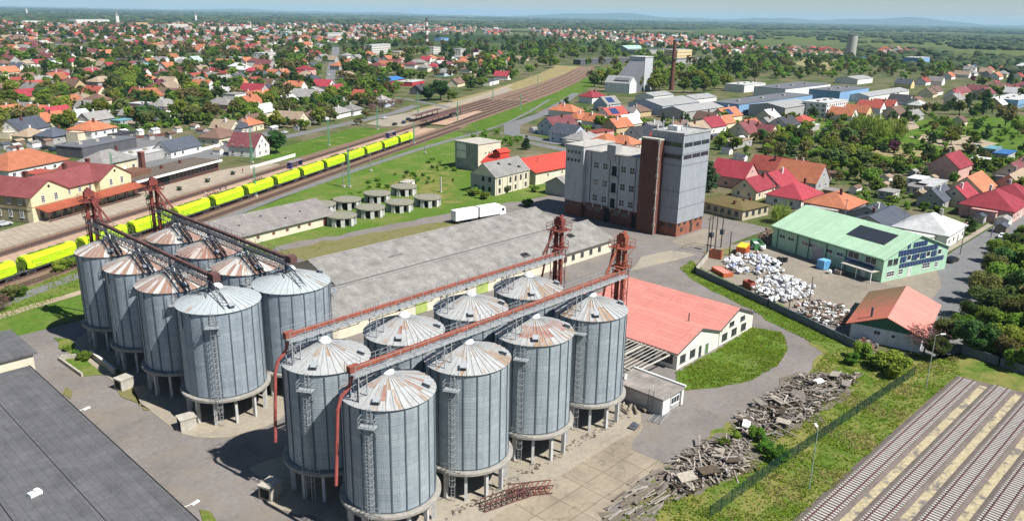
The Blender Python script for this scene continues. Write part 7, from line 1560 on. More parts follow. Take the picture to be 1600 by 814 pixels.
# garden sheds and small fences give the plots structure
# ------------------------------------------------------------------ cars
CARM = {c: M('car paint ' + c, v, .35, .08, spec=.6) for c, v in (('dark blue', (.02, .03, .06)), ('black', (.015, .015, .017)), ('silver', (.45, .46, .48)), ('white', (.75, .75, .75)), ('red', (.35, .03, .03)))}
CARX = {}
def car(px, py, rz, c, label):
    if c not in CARX:
        t = thing('parked_car', '', 'car'); mb = MB()
        prof = [(-2.1, .35), (-2.15, .75), (-1.9, .95), (-1.5, 1.0), (-.95, 1.42), (.45, 1.45), (1.1, 1.0), (1.95, .85), (2.1, .6), (2.1, .35)]; n_ = len(prof)
        mb.add([(x, -.86 if z < 1.05 else -.66, z) for x, z in prof] + [(x, .86 if z < 1.05 else .66, z) for x, z in prof], [(i, n_ + i, n_ + (i + 1) % n_, (i + 1) % n_) for i in range(n_)] + [tuple(range(n_)), tuple(range(2 * n_ - 1, n_ - 1, -1))]); mb.build('body', CARM[c], t)
        mb = MB()
        for s in (-1, 1): mb.add([(-1.35, s * .845, 1.02), (.95, s * .845, 1.02), (.4, s * .69, 1.4), (-.9, s * .69, 1.4)], [(0, 1, 2, 3)])
        mb.add([(1.14, -.7, 1.02), (1.14, .7, 1.02), (.5, .58, 1.44), (.5, -.58, 1.44)], [(0, 1, 2, 3)]); mb.add([(-1.52, -.7, 1.03), (-1.52, .7, 1.03), (-1.0, .58, 1.42), (-1.0, -.58, 1.42)], [(0, 1, 2, 3)]); mb.build('window', GLASS, t)
        for x in (-1.3, 1.35):
            for s in (-.8, .8): mb = MB(); mb.cyl((x, s - .1, .32), (x, s + .1, .32), .32, .32, 12); mb.build('wheel', TIRE, t)
        CARX[c] = (t, tree_of(t)); p = at(px, py, .1); t.location = p; t.rotation_euler = (0, 0, R(rz)); t['label'] = label
    else: copy_tree(CARX[c][0], CARX[c][1], at(px, py, .1), R(rz), label)
for a in ((617, 196, 30, 'black', 'black car nearest the railway in the pale car park'), (631, 193, 35, 'dark blue', 'dark blue car second in the car park row'), (638, 188, 30, 'dark blue', 'dark blue car furthest in the car park row'), (644, 190, 30, 'black', 'black car at the right of the car park row'), (655, 181, 30, 'silver', 'silver car beside the dark platform roof'), (600, 186, 20, 'silver', 'silver car alone at the upper car park edge'),
    (445, 209, 26, 'silver', 'silver car parked at the tan roofed house by the street'), (72, 233, 20, 'black', 'black car near the orange roofed big house'), (85, 236, 20, 'dark blue', 'dark blue car beside the black one near the orange roofed big house'), (98, 238, 25, 'black', 'black car furthest right in the station lot row'), (108, 232, 25, 'silver', 'silver car behind the station lot row'), (203, 251, 60, 'dark blue', 'dark blue car between the grey house and the garage row'), (6, 353, 10, 'silver', 'silver car cut by the left edge beside the station'),
    (1487, 409, -10, 'black', 'black car parked at the street side of the mint green hall'), (1566, 372, 5, 'white', 'white car on the street at the right'), (455, 108, 110, 'white', 'white car on the main street edge of the left town'), (512, 118, 110, 'white', 'white car on the long straight town street')):
    car(*a)
# ------------------------------------------------------------------ people on the platforms
def person_mesh(name, cols, sit=False):
    V_ = [((0, 0, .95), .15), ((0, 0, 1.2), .15), ((0, 0, 1.42), .13), ((0, 0, 1.52), .06), ((0, .02, 1.66), .11), ((0, .01, 1.74), .09)]; E_ = [(0, 1), (1, 2), (2, 3), (3, 4), (4, 5)]
    for s in (-1, 1):
        b_ = len(V_)
        if sit: V_ += [((s * .1, .02, .93), .1), ((s * .13, .42, .93), .085), ((s * .13, .45, .5), .06), ((s * .13, .57, .46), .045)]
        else: V_ += [((s * .1, 0, .86), .1), ((s * .11, .03, .48), .075), ((s * .12, -.02, .1), .05), ((s * .13, .12, .05), .045)]
        E_ += [(0, b_), (b_, b_ + 1), (b_ + 1, b_ + 2), (b_ + 2, b_ + 3)]; b_ = len(V_)
        V_ += [((s * .2, 0, 1.4), .065), ((s * .25, .02, 1.13), .05), ((s * .24, .14, .9), .04), ((s * .23, .2, .82), .035)]; E_ += [(2, b_), (b_, b_ + 1), (b_ + 1, b_ + 2), (b_ + 2, b_ + 3)]
    me = bpy.data.meshes.new(name); me.from_pydata([v for v, _ in V_], E_, []); o = bpy.data.objects.new(name, me); COL.objects.link(o)
    md = o.modifiers.new('skin', 'SKIN'); 
    for i, (_, r) in enumerate(V_): me.skin_vertices[0].data[i].radius = (r, r)
    me.skin_vertices[0].data[0].use_root = True; o.modifiers.new('sub', 'SUBSURF').levels = 1
    dg = bpy.context.evaluated_depsgraph_get(); m2 = bpy.data.meshes.new_from_object(o.evaluated_get(dg)); bpy.data.objects.remove(o)
    for c in cols: m2.materials.append(c)
    for f in m2.polygons:
        z = f.center.z; f.material_index = 0 if z < .93 else (1 if z < 1.5 else (3 if (z > 1.66 or (z > 1.58 and f.center.y < .0)) else 2))
    return m2
SKIN = M('skin', (.50, .30, .21), .6, .05); HAIR = M('brown hair', (.05, .03, .02), .8, .1); CL = [M('cloth navy', (.03, .04, .09)), M('cloth white', (.7, .7, .7)), M('cloth red', (.40, .05, .05)), M('cloth grey', (.16, .16, .17))]
PM = [person_mesh('person', [CL[0], CL[1], SKIN, HAIR]), person_mesh('person', [CL[3], CL[2], SKIN, HAIR]), person_mesh('person', [CL[3], CL[0], SKIN, HAIR])]
for tt, oo, k, a, lab in ((62, 13.5, 0, 1, 'person in white top and navy trousers walking near the first brown elevator'), (82, 12.6, 0, 4, 'person in white top standing before the first seat row'), (86, 12.4, 1, 4, 'person in red top and grey trousers standing before the first seat row'), (89, 12.2, 2, 3, 'person in navy top beside the first seat row'), (93, 13.0, 2, 5, 'person in navy top alone right of the first seat row'), (104, 27.5, 0, 2, 'person in white top at the annex wall'), (120, 25.0, 1, 2, 'person in red top on the sandy platform near the annex end')):
    tag(link('person', PM[k], None, rail(tt, oo, .55), a), lab, 'person')
# garden fences and small outbuildings
OUT = [M('weathered hut boards', (.22, .18, .14), .9, .3, 1.5, rand=.5), WM['w'], WM['g']]
on_ = 0
for i in range(900):
    h_ = fr_.choice([q for q in HOUSES if q['d'] < 560]); a = fr_.uniform(0, 6.28); r_ = fr_.uniform(10, 17); x, y = h_['x'] + r_ * math.cos(a), h_['y'] + r_ * math.sin(a)
    if clear(x, y, 2.5) and on_ < 120:
        px, py, d = to_px((x, y, 1)); 
        if not (-20 < px < 1620) or 40 < (x - RP0.x) * -RN.x * -1 + 0 < 0: continue
        o_r = (Vector((x, y, 0)) - RP0).dot(RN)
        if -25 < o_r < 52: continue
        t = thing('garden_shed', None, 'shed', (x, y, .03), h_['o'].rotation_euler.z); L, W = fr_.uniform(3, 5.5), fr_.uniform(2.5, 3.5); mb = MB(); gable_walls(mb, L, W, 2.1, 2.8); wm_ = fr_.choice(OUT); mb.build('wall', wm_, t); mb = MB(); gable_roof(mb, L, W, 2.1, 2.8, .25, .08); rc = fr_.choice(('grey', 'tan', 'brown', 'white', 'slate')); mb.build('roof', RM[rc], t)
        HOUSES.append(dict(o=t, x=x, y=y, px=px, py=py, d=d, roof=rc, form='g', wall='w', cat='shed')); occ(x, y, 3); on_ += 1
# street poles and low garden walls
for i, (px, py, h_) in enumerate(((1150, 268, 8), (1205, 312, 8), (1318, 352, 8), (1408, 372, 8), (1500, 398, 8), (1548, 372, 7), (1090, 250, 8), (135, 214, 8), (128, 226, 7), (498, 196, 8), (570, 184, 8), (958, 215, 8), (860, 228, 7), (245, 222, 7))):
    p = at(px, py); t = thing('utility_pole', 'grey utility pole ' + ('on the lane before the pink walled house', 'on the lane before the low cream house', 'beside the orange hip roofed grey house', 'between the slate roof and the whitish pyramid roof', 'at the street corner of the mint green hall', 'on the pavement before the crimson pyramid roof', 'right behind the grey clad tower', 'at the left street before the orange hip roof', 'near the black flat carport roofs', 'on the station street at the tan roofs', 'on the station street before bare trees', 'before the small crimson flat roof', 'at the street bend by the red granary', 'behind the grey hip roof near the garages')[i], 'pole', (p.x, p.y, .05), i * .7); mb = MB(); mb.cyl((0, 0, 0), (0, 0, h_), .14, .09, 7); mb.build('shaft', M('grey pole', (.22, .22, .20)), t); mb = MB(); mb.bar((-.6, 0, h_ - .4), (.6, 0, h_ - .4), .09); mb.build('crossarm', STEEL_D, t)
for lab, pts, m_ in (('low pinkish wall along the right pavement', [(1452, 380), (1512, 352), (1535, 342)], WM['p']), ('dark red plank fence before the crimson pyramid roof', [(1540, 346), (1574, 322)], WM['r']), ('white picket wall before the pink walled house', [(1112, 276), (1148, 290)], WM['w']), ('pale wall before the crimson hip roof', [(1170, 302), (1240, 318)], WM['c']), ('white wall along the station street', [(300, 240), (345, 229), (372, 222)], WM['w']), ('white wall before the orange big roof', [(20, 268), (70, 256)], WM['w']), ('brown plank fence behind the whitish flat lot', [(205, 218), (262, 212)], BRICK), ('long pale wall across the gardens of the left town', [(222, 148), (270, 141)], WM['g'])):
    panel_wall('garden_wall', lab, pix(pts), 1.3, m_)
from mathutils import noise as mnoise
# ------------------------------------------------------------------ trees
def leaf_mat(name, dark, light, rand=.7):
    m, nt, b = newmat(name); v = coords(nt)
    c = ramp(nt, noise(nt, v, .55, 4, .7), [(.30, dark), (.52, tuple((a + q) / 2 for a, q in zip(dark, light))), (.72, light)])
    oi = N(nt, 'ShaderNodeObjectInfo'); hs_ = N(nt, 'ShaderNodeHueSaturation')
    nt.links.new(mth(nt, 'ADD', mth(nt, 'MULTIPLY', oi.outputs['Random'], rand), 1 - rand / 2), hs_.inputs['Value'])
    wn = N(nt, 'ShaderNodeTexWhiteNoise', noise_dimensions='1D'); nt.links.new(oi.outputs['Random'], wn.inputs['W'])
    nt.links.new(mth(nt, 'ADD', mth(nt, 'MULTIPLY', wn.outputs[0], .075), .455), hs_.inputs['Hue'])
    nt.links.new(c, hs_.inputs['Color'])
    d = N(nt, 'ShaderNodeBsdfDiffuse'); tr = N(nt, 'ShaderNodeBsdfTranslucent'); mx = N(nt, 'ShaderNodeMixShader'); mx.inputs[0].default_value = .48
    nt.links.new(hs_.outputs[0], d.inputs[0]); nt.links.new(hs_.outputs[0], tr.inputs[0]); nt.links.new(d.outputs[0], mx.inputs[1]); nt.links.new(tr.outputs[0], mx.inputs[2])
    nt.links.new(mx.outputs[0], nt.nodes['Material Output'].inputs[0]); nt.nodes.remove(b); return m
LEAF = {'broad': leaf_mat('spring leaves', (0.0968, 0.185, 0.0342), (0.311, 0.384, 0.0708)), 'light': leaf_mat('fresh yellow green leaves', (.14, .215, .033), (.32, .38, .068)), 'dark': leaf_mat('deep green leaves', (0.0497, 0.12, 0.0399), (0.161, 0.239, 0.0708)), 'olive': leaf_mat('olive brown budding twigs', (0.134, 0.15, 0.0517), (0.312, 0.308, 0.11)), 'willow': leaf_mat('willow leaves', (.15, .22, .04), (.33, .39, .08)), 'poplar': leaf_mat('dark poplar leaves', (0.0608, 0.131, 0.0512), (0.161, 0.239, 0.0817)), 'conifer': leaf_mat('conifer needles', (0.0332, 0.0787, 0.0399), (0.0864, 0.146, 0.06)), 'bare': leaf_mat('reddish bare twigs', (.14, .085, .07), (.27, .17, .135)), 'shrub': leaf_mat('shrub leaves', (0.0968, 0.208, 0.0342), (0.297, 0.416, 0.06)), 'plum': leaf_mat('purple leaves', (0.108, 0.0365, 0.0545), (0.216, 0.0729, 0.0991)), 'yellow': leaf_mat('yellow blossom', (.45, .38, .04), (.80, .70, .08))}
BARK = M('bark', (.10, .08, .06), .95, .3, 2)
def crown_arrays(kind, seed, n_, leaf):
    """leaf quads around clumps; unit tree height = 1"""
    g = np.random.default_rng(seed)
    if kind in ('poplar',): rx, z0, z1, nc = .15, .08, 1.0, 26
    elif kind == 'conifer': rx, z0, z1, nc = .22, .08, 1.0, 30
    elif kind in ('shrub', 'yellow'): rx, z0, z1, nc = .62, .0, 1.0, 12
    elif kind == 'willow': rx, z0, z1, nc = .50, .08, 1.0, 26
    elif kind == 'bare': rx, z0, z1, nc = .50, .15, 1.0, 30
    else: rx, z0, z1, nc = .43, .16, 1.0, 22
    C_ = []
    while len(C_) < nc:
        p = g.uniform(-1, 1, 3); r = np.linalg.norm(p)
        if r > 1 or r < .35: continue
        if kind == 'conifer':
            zz = (p[2] + 1) / 2; s = max(.08, 1 - zz); C_.append((p[0] * s * rx, p[1] * s * rx, z0 + zz * (z1 - z0), (.10 * s + .05)))
        elif kind == 'poplar': C_.append((p[0] * rx * (.6 + .4 * (1 - abs(p[2]))), p[1] * rx, z0 + (p[2] + 1) / 2 * (z1 - z0) * .94, .075))
        else:
            up = .85 + .3 * g.random(); C_.append((p[0] * rx * .78, p[1] * rx * .78, z0 + (z1 - z0) * (.12 + .80 * (p[2] + 1) / 2) * (1.0 if p[2] < .3 else up * .97), rx * g.uniform(.24, .42)))
    C_ = np.array(C_); k = g.integers(0, nc, n_)
    d = g.normal(size=(n_, 3)); d /= np.linalg.norm(d, axis=1)[:, None]; rad = (g.random(n_) ** .45)[:, None] * C_[k, 3][:, None]
    flat = np.array([1, 1, .8 if kind != 'willow' else 1.6]); P = C_[k, :3] + d * rad * flat
    if kind == 'willow': P[:, 2] -= np.clip(np.hypot(P[:, 0], P[:, 1]) / .5, 0, 1) ** 2 * .22 * g.random(n_); P[:, 2] = np.maximum(P[:, 2], .03)
    P[:, 2] = np.clip(P[:, 2], .01, 1.05)
    a = g.normal(size=(n_, 3)) + d * .9 + np.array([0, 0, .5]); a /= np.linalg.norm(a, axis=1)[:, None]
    b = np.cross(a, g.normal(size=(n_, 3))); b /= np.linalg.norm(b, axis=1)[:, None]; c = np.cross(a, b)
    s = leaf * g.uniform(.6, 1.3, n_)[:, None]; sx = s * (1 if kind not in ('bare', 'willow') else .35); sy = s * (1 if kind not in ('bare', 'willow') else 1.7)
    if kind == 'willow': c = c * .4 + np.array([0, 0, -1]); c /= np.linalg.norm(c, axis=1)[:, None]
    Q = np.stack([P - b * sx * .5 - c * sy * .35, P + b * sx * .35 - c * sy * .5, P + b * sx * .5 + c * sy * .35, P - b * sx * .35 + c * sy * .5], 1)
    return Q.reshape(-1, 3)
def quads_mesh(name, V_, m):
    n_ = len(V_) // 4; me = bpy.data.meshes.new(name); me.vertices.add(n_ * 4); me.vertices.foreach_set('co', V_.astype(np.float32).ravel())
    me.loops.add(n_ * 4); me.loops.foreach_set('vertex_index', np.arange(n_ * 4, dtype=np.int32)); me.polygons.add(n_)
    me.polygons.foreach_set('loop_start', np.arange(0, n_ * 4, 4, dtype=np.int32)); me.polygons.foreach_set('loop_total', np.full(n_, 4, dtype=np.int32))
    me.materials.append(m); me.update(calc_edges=True); me.validate(); return me
def trunk_mesh(kind, seed):
    r = random.Random(seed); mb = MB(); top = .55 if kind not in ('poplar', 'conifer') else .9
    if kind in ('shrub', 'yellow'):
        for k in range(6): a = k * 1.05; mb.cyl((0, 0, 0), (.32 * math.cos(a), .32 * math.sin(a), .55), .022, .008, 5)
    else:
        p = Vector((0, 0, 0)); rr = .032 if kind != 'poplar' else .02
        for k in range(4):
            q = Vector((r.gauss(0, .012), r.gauss(0, .012), top * (k + 1) / 4)); mb.cyl(p, q, rr, rr * .78, 7); p = q; rr *= .78
        for k in range(9 if kind == 'bare' else 6):
            z = top * r.uniform(.4, 1); a = k * 1.1 + r.random(); l = (.10 if kind in ('poplar', 'conifer') else .33) * r.uniform(.7, 1.1); e = Vector((l * math.cos(a), l * math.sin(a), z + (.22 if kind != 'conifer' else .0))); mb.cyl((0, 0, z), e, .015, .006, 5)
            if kind == 'bare':
                for j in range(5): f = e + Vector((r.gauss(0, .13), r.gauss(0, .13), r.uniform(.0, .22))); mb.cyl(e, f, .006, .002, 4)
    return mb.mesh('trunk', BARK)
KN = {'broad': (1500, .075), 'light': (1500, .075), 'dark': (1600, .075), 'olive': (900, .07), 'willow': (1800, .07), 'poplar': (1000, .055), 'conifer': (1100, .055), 'bare': (520, .05), 'shrub': (700, .12), 'plum': (1100, .08), 'yellow': (600, .12)}
PROTO = {}; HIGH = {}; LOWA = {}
for i, (k, (n_, lf)) in enumerate(KN.items()):
    PROTO[k] = [(quads_mesh('crown', crown_arrays(k, 100 + i * 10 + j, n_, lf), LEAF[k]), trunk_mesh(k, i * 7 + j)) for j in range(3)]
    LOWA[k] = [crown_arrays(k, 500 + i * 10 + j, 230, lf * 1.9) for j in range(3)]
for k in ('broad', 'light', 'dark', 'shrub', 'olive'): HIGH[k] = [(quads_mesh('crown', crown_arrays(k, 900 + len(k) * 10 + j, 5200, KN[k][1] * .52), LEAF[k]), PROTO[k][j][1]) for j in range(2)]
TW = {'broad': 'rounded mid green tree', 'light': 'fresh yellow green tree', 'dark': 'dense dark green tree', 'olive': 'loose olive brown tree in bud', 'willow': 'drooping pale green willow', 'poplar': 'tall dark columnar poplar', 'conifer': 'narrow dark conifer', 'bare': 'reddish bare twiggy tree', 'shrub': 'low rounded green shrub', 'plum': 'purple leaved tree', 'yellow': 'bright yellow flowering shrub'}
TREES = []     # x, y, h, kind, label, forced
ts = random.Random(77)
def T(px, py, h_, kind, label=None, wide=1.0):
    p = at(px, py); TREES.append([p.x, p.y, h_, kind, label, wide, True])
for a in [(1398, 585, 4.6, 'shrub', 'bright green round bush in front of the pale barn wall', 1.25), (1462, 562, 5.0, 'dark', 'dark bush behind the far lamp post at the barn corner', 1.2), (1442, 556, 6.5, 'bare', 'reddish bare twiggy tree against the coral barn roof', 1.2), (1475, 540, 6.5, 'olive', 'olive brown budding tree right of the coral barn roof', 1.1),
    (1518, 556, 8, 'dark', None, 1.1), (1540, 548, 6, 'shrub'), (1560, 560, 7, 'broad'), (1585, 566, 7, 'light'), (1548, 505, 9, 'dark', None, 1.2), (1578, 520, 9, 'olive'), (1606, 530, 10, 'broad'), (1532, 478, 8, 'olive', None, 1.1), (1562, 470, 9, 'light', None, 1.1), (1590, 480, 10, 'dark'), (1548, 446, 8, 'olive'), (1575, 436, 8.5, 'dark', None, 1.1), (1600, 440, 9, 'light'), (1560, 412, 6.5, 'broad', None, 1.2), (1588, 404, 7.5, 'dark', None, 1.3), (1612, 408, 8, 'broad'), (1580, 384, 4, 'shrub', None, 1.3), (1600, 378, 4.5, 'shrub', None, 1.3), (1556, 390, 3.5, 'shrub', None, 1.2), (1540, 524, 7, 'broad'), (1600, 580, 6, 'shrub'), (1622, 498, 10, 'olive'), (1630, 548, 9, 'dark'), (1516, 510, 6, 'dark'), (1500, 528, 5.5, 'shrub'),
    (1218, 348, 6.5, 'willow', 'drooping pale green willow at the far corner of the mint green hall', 1.1), (1107, 300, 11, 'conifer', 'dark conifer hugging the right edge of the grey clad tower', 1.5), (738, 306, 2.8, 'shrub', 'wide green shrub at the shaded end of the old mill house', 1.4), (756, 311, 3, 'shrub', 'green shrub at the front corner of the old mill house', 1.3), (745, 303, 2.6, 'shrub', None, 1.3), (793, 302, 3, 'dark', 'climbing dark shrub on the cream wall of the old mill house', .8), (826, 322, 2.6, 'shrub', 'shrub beside the round slabs left of the mill', 1.5), (835, 300, 2.8, 'shrub', None, 1.2), (822, 234, 6.5, 'conifer', 'loose small conifer beside the street bend behind the red granary', 1.7),
    (432, 240, 10, 'dark', 'large dark green tree beside the maroon gabled house', 1.2), (418, 236, 7, 'dark', None, 1.1), (476, 204, 6.5, 'light', 'pale yellow green blossoming tree before the tan roofed house', 1.2), (500, 196, 5.5, 'broad', None, 1.3), (522, 190, 6, 'broad', None, 1.2), (583, 180, 8, 'bare'), (598, 176, 9, 'bare'), (572, 186, 6, 'olive', None, 1.2), (612, 172, 8, 'bare'), (560, 196, 4, 'olive', None, 1.5), (625, 168, 7, 'bare'),
    (688, 157, 15, 'dark', 'big dark broad tree beside the black barn near the car park', 1.25), (668, 158, 11, 'dark', None, 1.2), (706, 160, 8, 'broad', None, 1.3), (748, 138, 9, 'broad', None, 1.4), (735, 142, 8, 'dark', None, 1.3),
    (1345, 222, 13.5, 'willow', 'left one of the three drooping willows at the meadow edge', 1.2), (1368, 222, 13.5, 'willow', 'middle one of the three drooping willows at the meadow edge', 1.2), (1397, 220, 11, 'willow', 'right one of the three drooping willows at the meadow edge', 1.2), (1322, 228, 10, 'dark', None, 1.2), (1300, 232, 9, 'olive', None, 1.3), (1345, 260, 8, 'dark', 'round dark tree alone on the bare ground behind the bright orange gable house', 1.25), (1418, 244, 6.5, 'dark', 'dark round tree on the meadow between garden beds', 1.2), (1473, 203, 8, 'broad'), (1525, 206, 5, 'dark'), (1540, 170, 14, 'poplar', None, 1.4), (1570, 200, 14, 'olive', None, 1.1), (1590, 210, 10, 'broad'), (1510, 250, 8, 'olive', None, 1.2), (1480, 260, 7, 'dark', None, 1.3), (1577, 135, 15, 'conifer', 'tall dark conifer beside the crimson roof at the right', 1.3), (1520, 130, 8, 'plum'), (1535, 165, 12, 'broad'),
    (1093, 116, 20, 'poplar'), (1137, 122, 24, 'poplar', 'left one of the two tall dark poplars behind the factory row', 1.1), (1150, 124, 27, 'poplar', 'right and taller one of the two tall dark poplars behind the factory row', 1.1), (1124, 112, 16, 'light'), (1010, 141, 16, 'olive'), (1030, 143, 18, 'broad'), (1022, 144, 14, 'light'), (996, 143, 14, 'olive'), (1068, 146, 13, 'broad'), (1085, 146, 14, 'dark'), (1100, 146, 13, 'broad'), (1116, 142, 13, 'light'), (1133, 140, 14, 'light'), (940, 132, 14, 'light'), (925, 130, 13, 'olive'), (952, 138, 12, 'broad'),
    (1345, 142, 4, 'shrub'), (345, 118, 15, 'dark', 'big dark tree behind the bright red roofed house', 1.1), (366, 126, 12, 'light'), (172, 126, 14, 'dark'), (168, 182, 10, 'broad'), (112, 162, 5, 'yellow', 'bright yellow flowering shrub among the crimson and orange roofs', 1.5), (77, 155, 14, 'olive', None, 1.25), (102, 105, 13, 'broad'), (125, 110, 12, 'dark'), (300, 172, 14, 'olive', None, 1.2), (315, 185, 12, 'dark', None, 1.2), (330, 190, 11, 'olive', None, 1.2), (448, 118, 16, 'olive', None, 1.1), (540, 120, 14, 'dark'), (556, 118, 16, 'broad'), (20, 470, 4, 'olive', None, 1.4), (4, 486, 3.5, 'bare', None, 1.5), (38, 462, 2.5, 'shrub'), (95, 425, 3, 'shrub'), (112, 420, 3.2, 'shrub'),
    (345, 395, 3, 'shrub', 'green shrub at the cream wall of the long shed', 1.3), (1082, 548, 2.6, 'shrub', 'green creeper between the two gables of the coral roofed hall', .8), (1180, 690, 2.4, 'shrub'), (1215, 720, 2.6, 'shrub'), (1195, 705, 2.2, 'shrub'), (1345, 560, 3.2, 'shrub'), (1362, 572, 2.6, 'shrub'), (1330, 570, 2.4, 'shrub'), (135, 562, 1.8, 'shrub', 'weeds in the low walled bed left of the silos', 1.3), (118, 556, 1.4, 'shrub'), (105, 548, 1.2, 'shrub'), (1128, 700, 1.8, 'shrub'), (1150, 690, 1.6, 'shrub')]: T(*a)
def scatter(poly, n_, kinds, h0, h1, gap=.55, margin=.32):
    xs = [p[0] for p in poly]; ys = [p[1] for p in poly]; k = tr = 0; ks, ws = zip(*kinds)
    while k < n_ and tr < n_ * 25:
        tr += 1; px, py = ts.uniform(min(xs), max(xs)), ts.uniform(min(ys), max(ys))
        if not inpoly(px, py, poly): continue
        p = at(px, py); h_ = ts.uniform(h0, h1); kind = ts.choices(ks, ws)[0]; r = h_ * margin
        o_r = (Vector((p.x, p.y, 0)) - RP0).dot(RN) - 1.8e-4 * max(0, (Vector((p.x, p.y, 0)) - RP0).dot(RD) - 420) ** 2; t_r = (Vector((p.x, p.y, 0)) - RP0).dot(RD)
        if -24 < o_r < (50 if t_r < 350 else 38) and t_r < 830: continue
        if not clear(p.x, p.y, r * .55): continue
        if any((q[0] - p.x) ** 2 + (q[1] - p.y) ** 2 < ((q[2] * .3 + r) * gap) ** 2 for q in TREES[-240:]): continue
        if any((c[0] - p.x) ** 2 + (c[1] - p.y) ** 2 < (c[2] + r * .3) ** 2 for c in ROADS): continue
        TREES.append([p.x, p.y, h_, kind, None, ts.uniform(.85, 1.25), False]); k += 1
ROADS = []
for pts, w_ in ((pix([(440, 216), (500, 203), (560, 190), (620, 176), (650, 165)]), 5), (pix([(522, 150), (516, 128), (518, 108), (522, 92), (524, 84), (525, 74)]), 8), (pix([(150, 200), (110, 218), (60, 232), (-30, 250)]), 6), (pix([(1010, 208), (990, 240), (870, 224), (800, 210), (800, 196), (850, 178), (880, 160), (900, 146)]), 7), ([(150, 36), (196, 40), (214, 45), (230, 47), (260, 48), (330, 47), (420, 46)], 7), (pix([(100, 230), (150, 236), (200, 230), (250, 224), (300, 236), (350, 222), (420, 212)]), 9), (pix([(600, 192), (650, 180), (700, 166), (760, 146)]), 10)):
    for a, b in zip(pts[:-1], pts[1:]):
        a = Vector((a[0], a[1], 0)); b = Vector((b[0], b[1], 0)); L = (b - a).length
        for k in range(int(L / (w_ * .9)) + 1): p = a.lerp(b, k * w_ * .9 / max(L, .1)); ROADS.append((p.x, p.y, w_))
MIXT = [('broad', 32), ('light', 20), ('dark', 17), ('olive', 24), ('conifer', 4), ('plum', .6)]
scatter([(0, 100), (300, 96), (560, 100), (640, 130), (600, 170), (500, 198), (430, 205), (330, 200), (240, 205), (200, 190), (0, 222)], 520, MIXT, 5, 12, .46)
scatter([(0, 105), (300, 100), (560, 104), (620, 130), (480, 198), (330, 198), (0, 215)], 520, [('shrub', 8), ('yellow', .4), ('dark', 2)], 1.6, 4.2, .4)
scatter([(560, 88), (700, 96), (820, 78), (905, 84), (900, 104), (760, 142), (640, 130), (560, 120)], 120, MIXT, 7, 14)
scatter([(200, 150), (270, 140), (330, 120), (300, 110), (180, 118), (150, 135)], 40, [('dark', 3), ('broad', 3), ('olive', 2)], 8, 14, .5)
scatter([(0, 62), (560, 62), (620, 84), (560, 100), (0, 100)], 420, MIXT, 7, 14)
scatter([(560, 60), (830, 50), (900, 84), (700, 96), (560, 88)], 170, MIXT, 9, 16)
scatter([(880, 84), (1240, 92), (1230, 120), (1200, 128), (1160, 128), (1110, 140), (1000, 142), (930, 138), (905, 108)], 150, [('broad', 3), ('light', 4), ('olive', 3), ('dark', 2)], 9, 16)
scatter([(900, 66), (1230, 74), (1240, 92), (890, 86)], 120, [('broad', 3), ('light', 3), ('dark', 2)], 8, 15)
scatter([(1160, 80), (1420, 86), (1500, 108), (1480, 122), (1330, 118), (1200, 122)], 130, [('broad', 3), ('light', 3), ('olive', 3), ('dark', 2)], 7, 13)
scatter([(880, 165), (1000, 180), (1200, 190), (1300, 180), (1480, 160), (1600, 150), (1600, 340), (1480, 330), (1380, 312), (1300, 290), (1240, 250), (1130, 250), (1110, 220), (900, 240)], 130, MIXT, 4, 8.5)
scatter([(1215, 205), (1290, 190), (1340, 200), (1345, 250), (1290, 275), (1200, 246), (1140, 235), (1130, 215)], 60, [('olive', 4), ('dark', 3), ('broad', 3), ('shrub', 3)], 4, 9, .42)
scatter([(1290, 250), (1480, 256), (1600, 240), (1600, 270), (1420, 276), (1340, 275)], 40, [('shrub', 4), ('dark', 2), ('olive', 3)], 2.2, 5, .45)
scatter([(1260, 182), (1600, 160), (1600, 240), (1300, 240)], 34, [('shrub', 3), ('dark', 2), ('broad', 2), ('light', 1)], 2, 7)
scatter([(880, 170), (1300, 190), (1600, 170), (1600, 340), (1380, 340), (1240, 250), (900, 240)], 300, [('shrub', 1)], 1.2, 3.2, .4)
scatter([(1500, 360), (1600, 350), (1600, 590), (1500, 548), (1508, 500), (1545, 440), (1530, 400)], 30, [('shrub', 3), ('dark', 2), ('olive', 2), ('broad', 2)], 2.5, 6.5, .38)
scatter([(990, 108), (1240, 108), (1230, 126), (990, 140)], 30, [('light', 2), ('broad', 2)], 8, 13, .4)
scatter([(800, 60), (900, 62), (900, 98), (820, 104), (770, 118)], 60, [('broad', 3), ('dark', 3), ('light', 1)], 9, 15, .45)
scatter([(1200, 92), (1420, 96), (1560, 108), (1480, 124), (1210, 124)], 150, [('broad', 3), ('olive', 3), ('light', 3), ('shrub', 3)], 4, 9, .36)
scatter([(1606, 140), (1900, 150), (1900, 600), (1640, 585), (1606, 400)], 110, MIXT, 5, 11)
scatter([(-260, 110), (-6, 100), (-6, 225), (-260, 235)], 90, MIXT, 5, 11)
scatter([(430, 312), (560, 266), (640, 236), (712, 250), (712, 285), (600, 300), (500, 335)], 34, [('shrub', 3), ('dark', .5)], .9, 2.2, .5)
scatter([(705, 205), (800, 205), (840, 220), (780, 232), (715, 218)], 22, [('shrub', 1)], 1.5, 3, .5)
scatter([(1500, 130), (1640, 130), (1640, 180), (1480, 180)], 26, MIXT, 6, 12)
scatter([(0, 36), (640, 44), (640, 62), (0, 62)], 420, [('broad', 3), ('dark', 4), ('olive', 2), ('light', 1)], 10, 16, .4)
scatter([(820, 46), (1180, 60), (1180, 68), (860, 60)], 110, [('broad', 3), ('dark', 3)], 9, 14, .4)
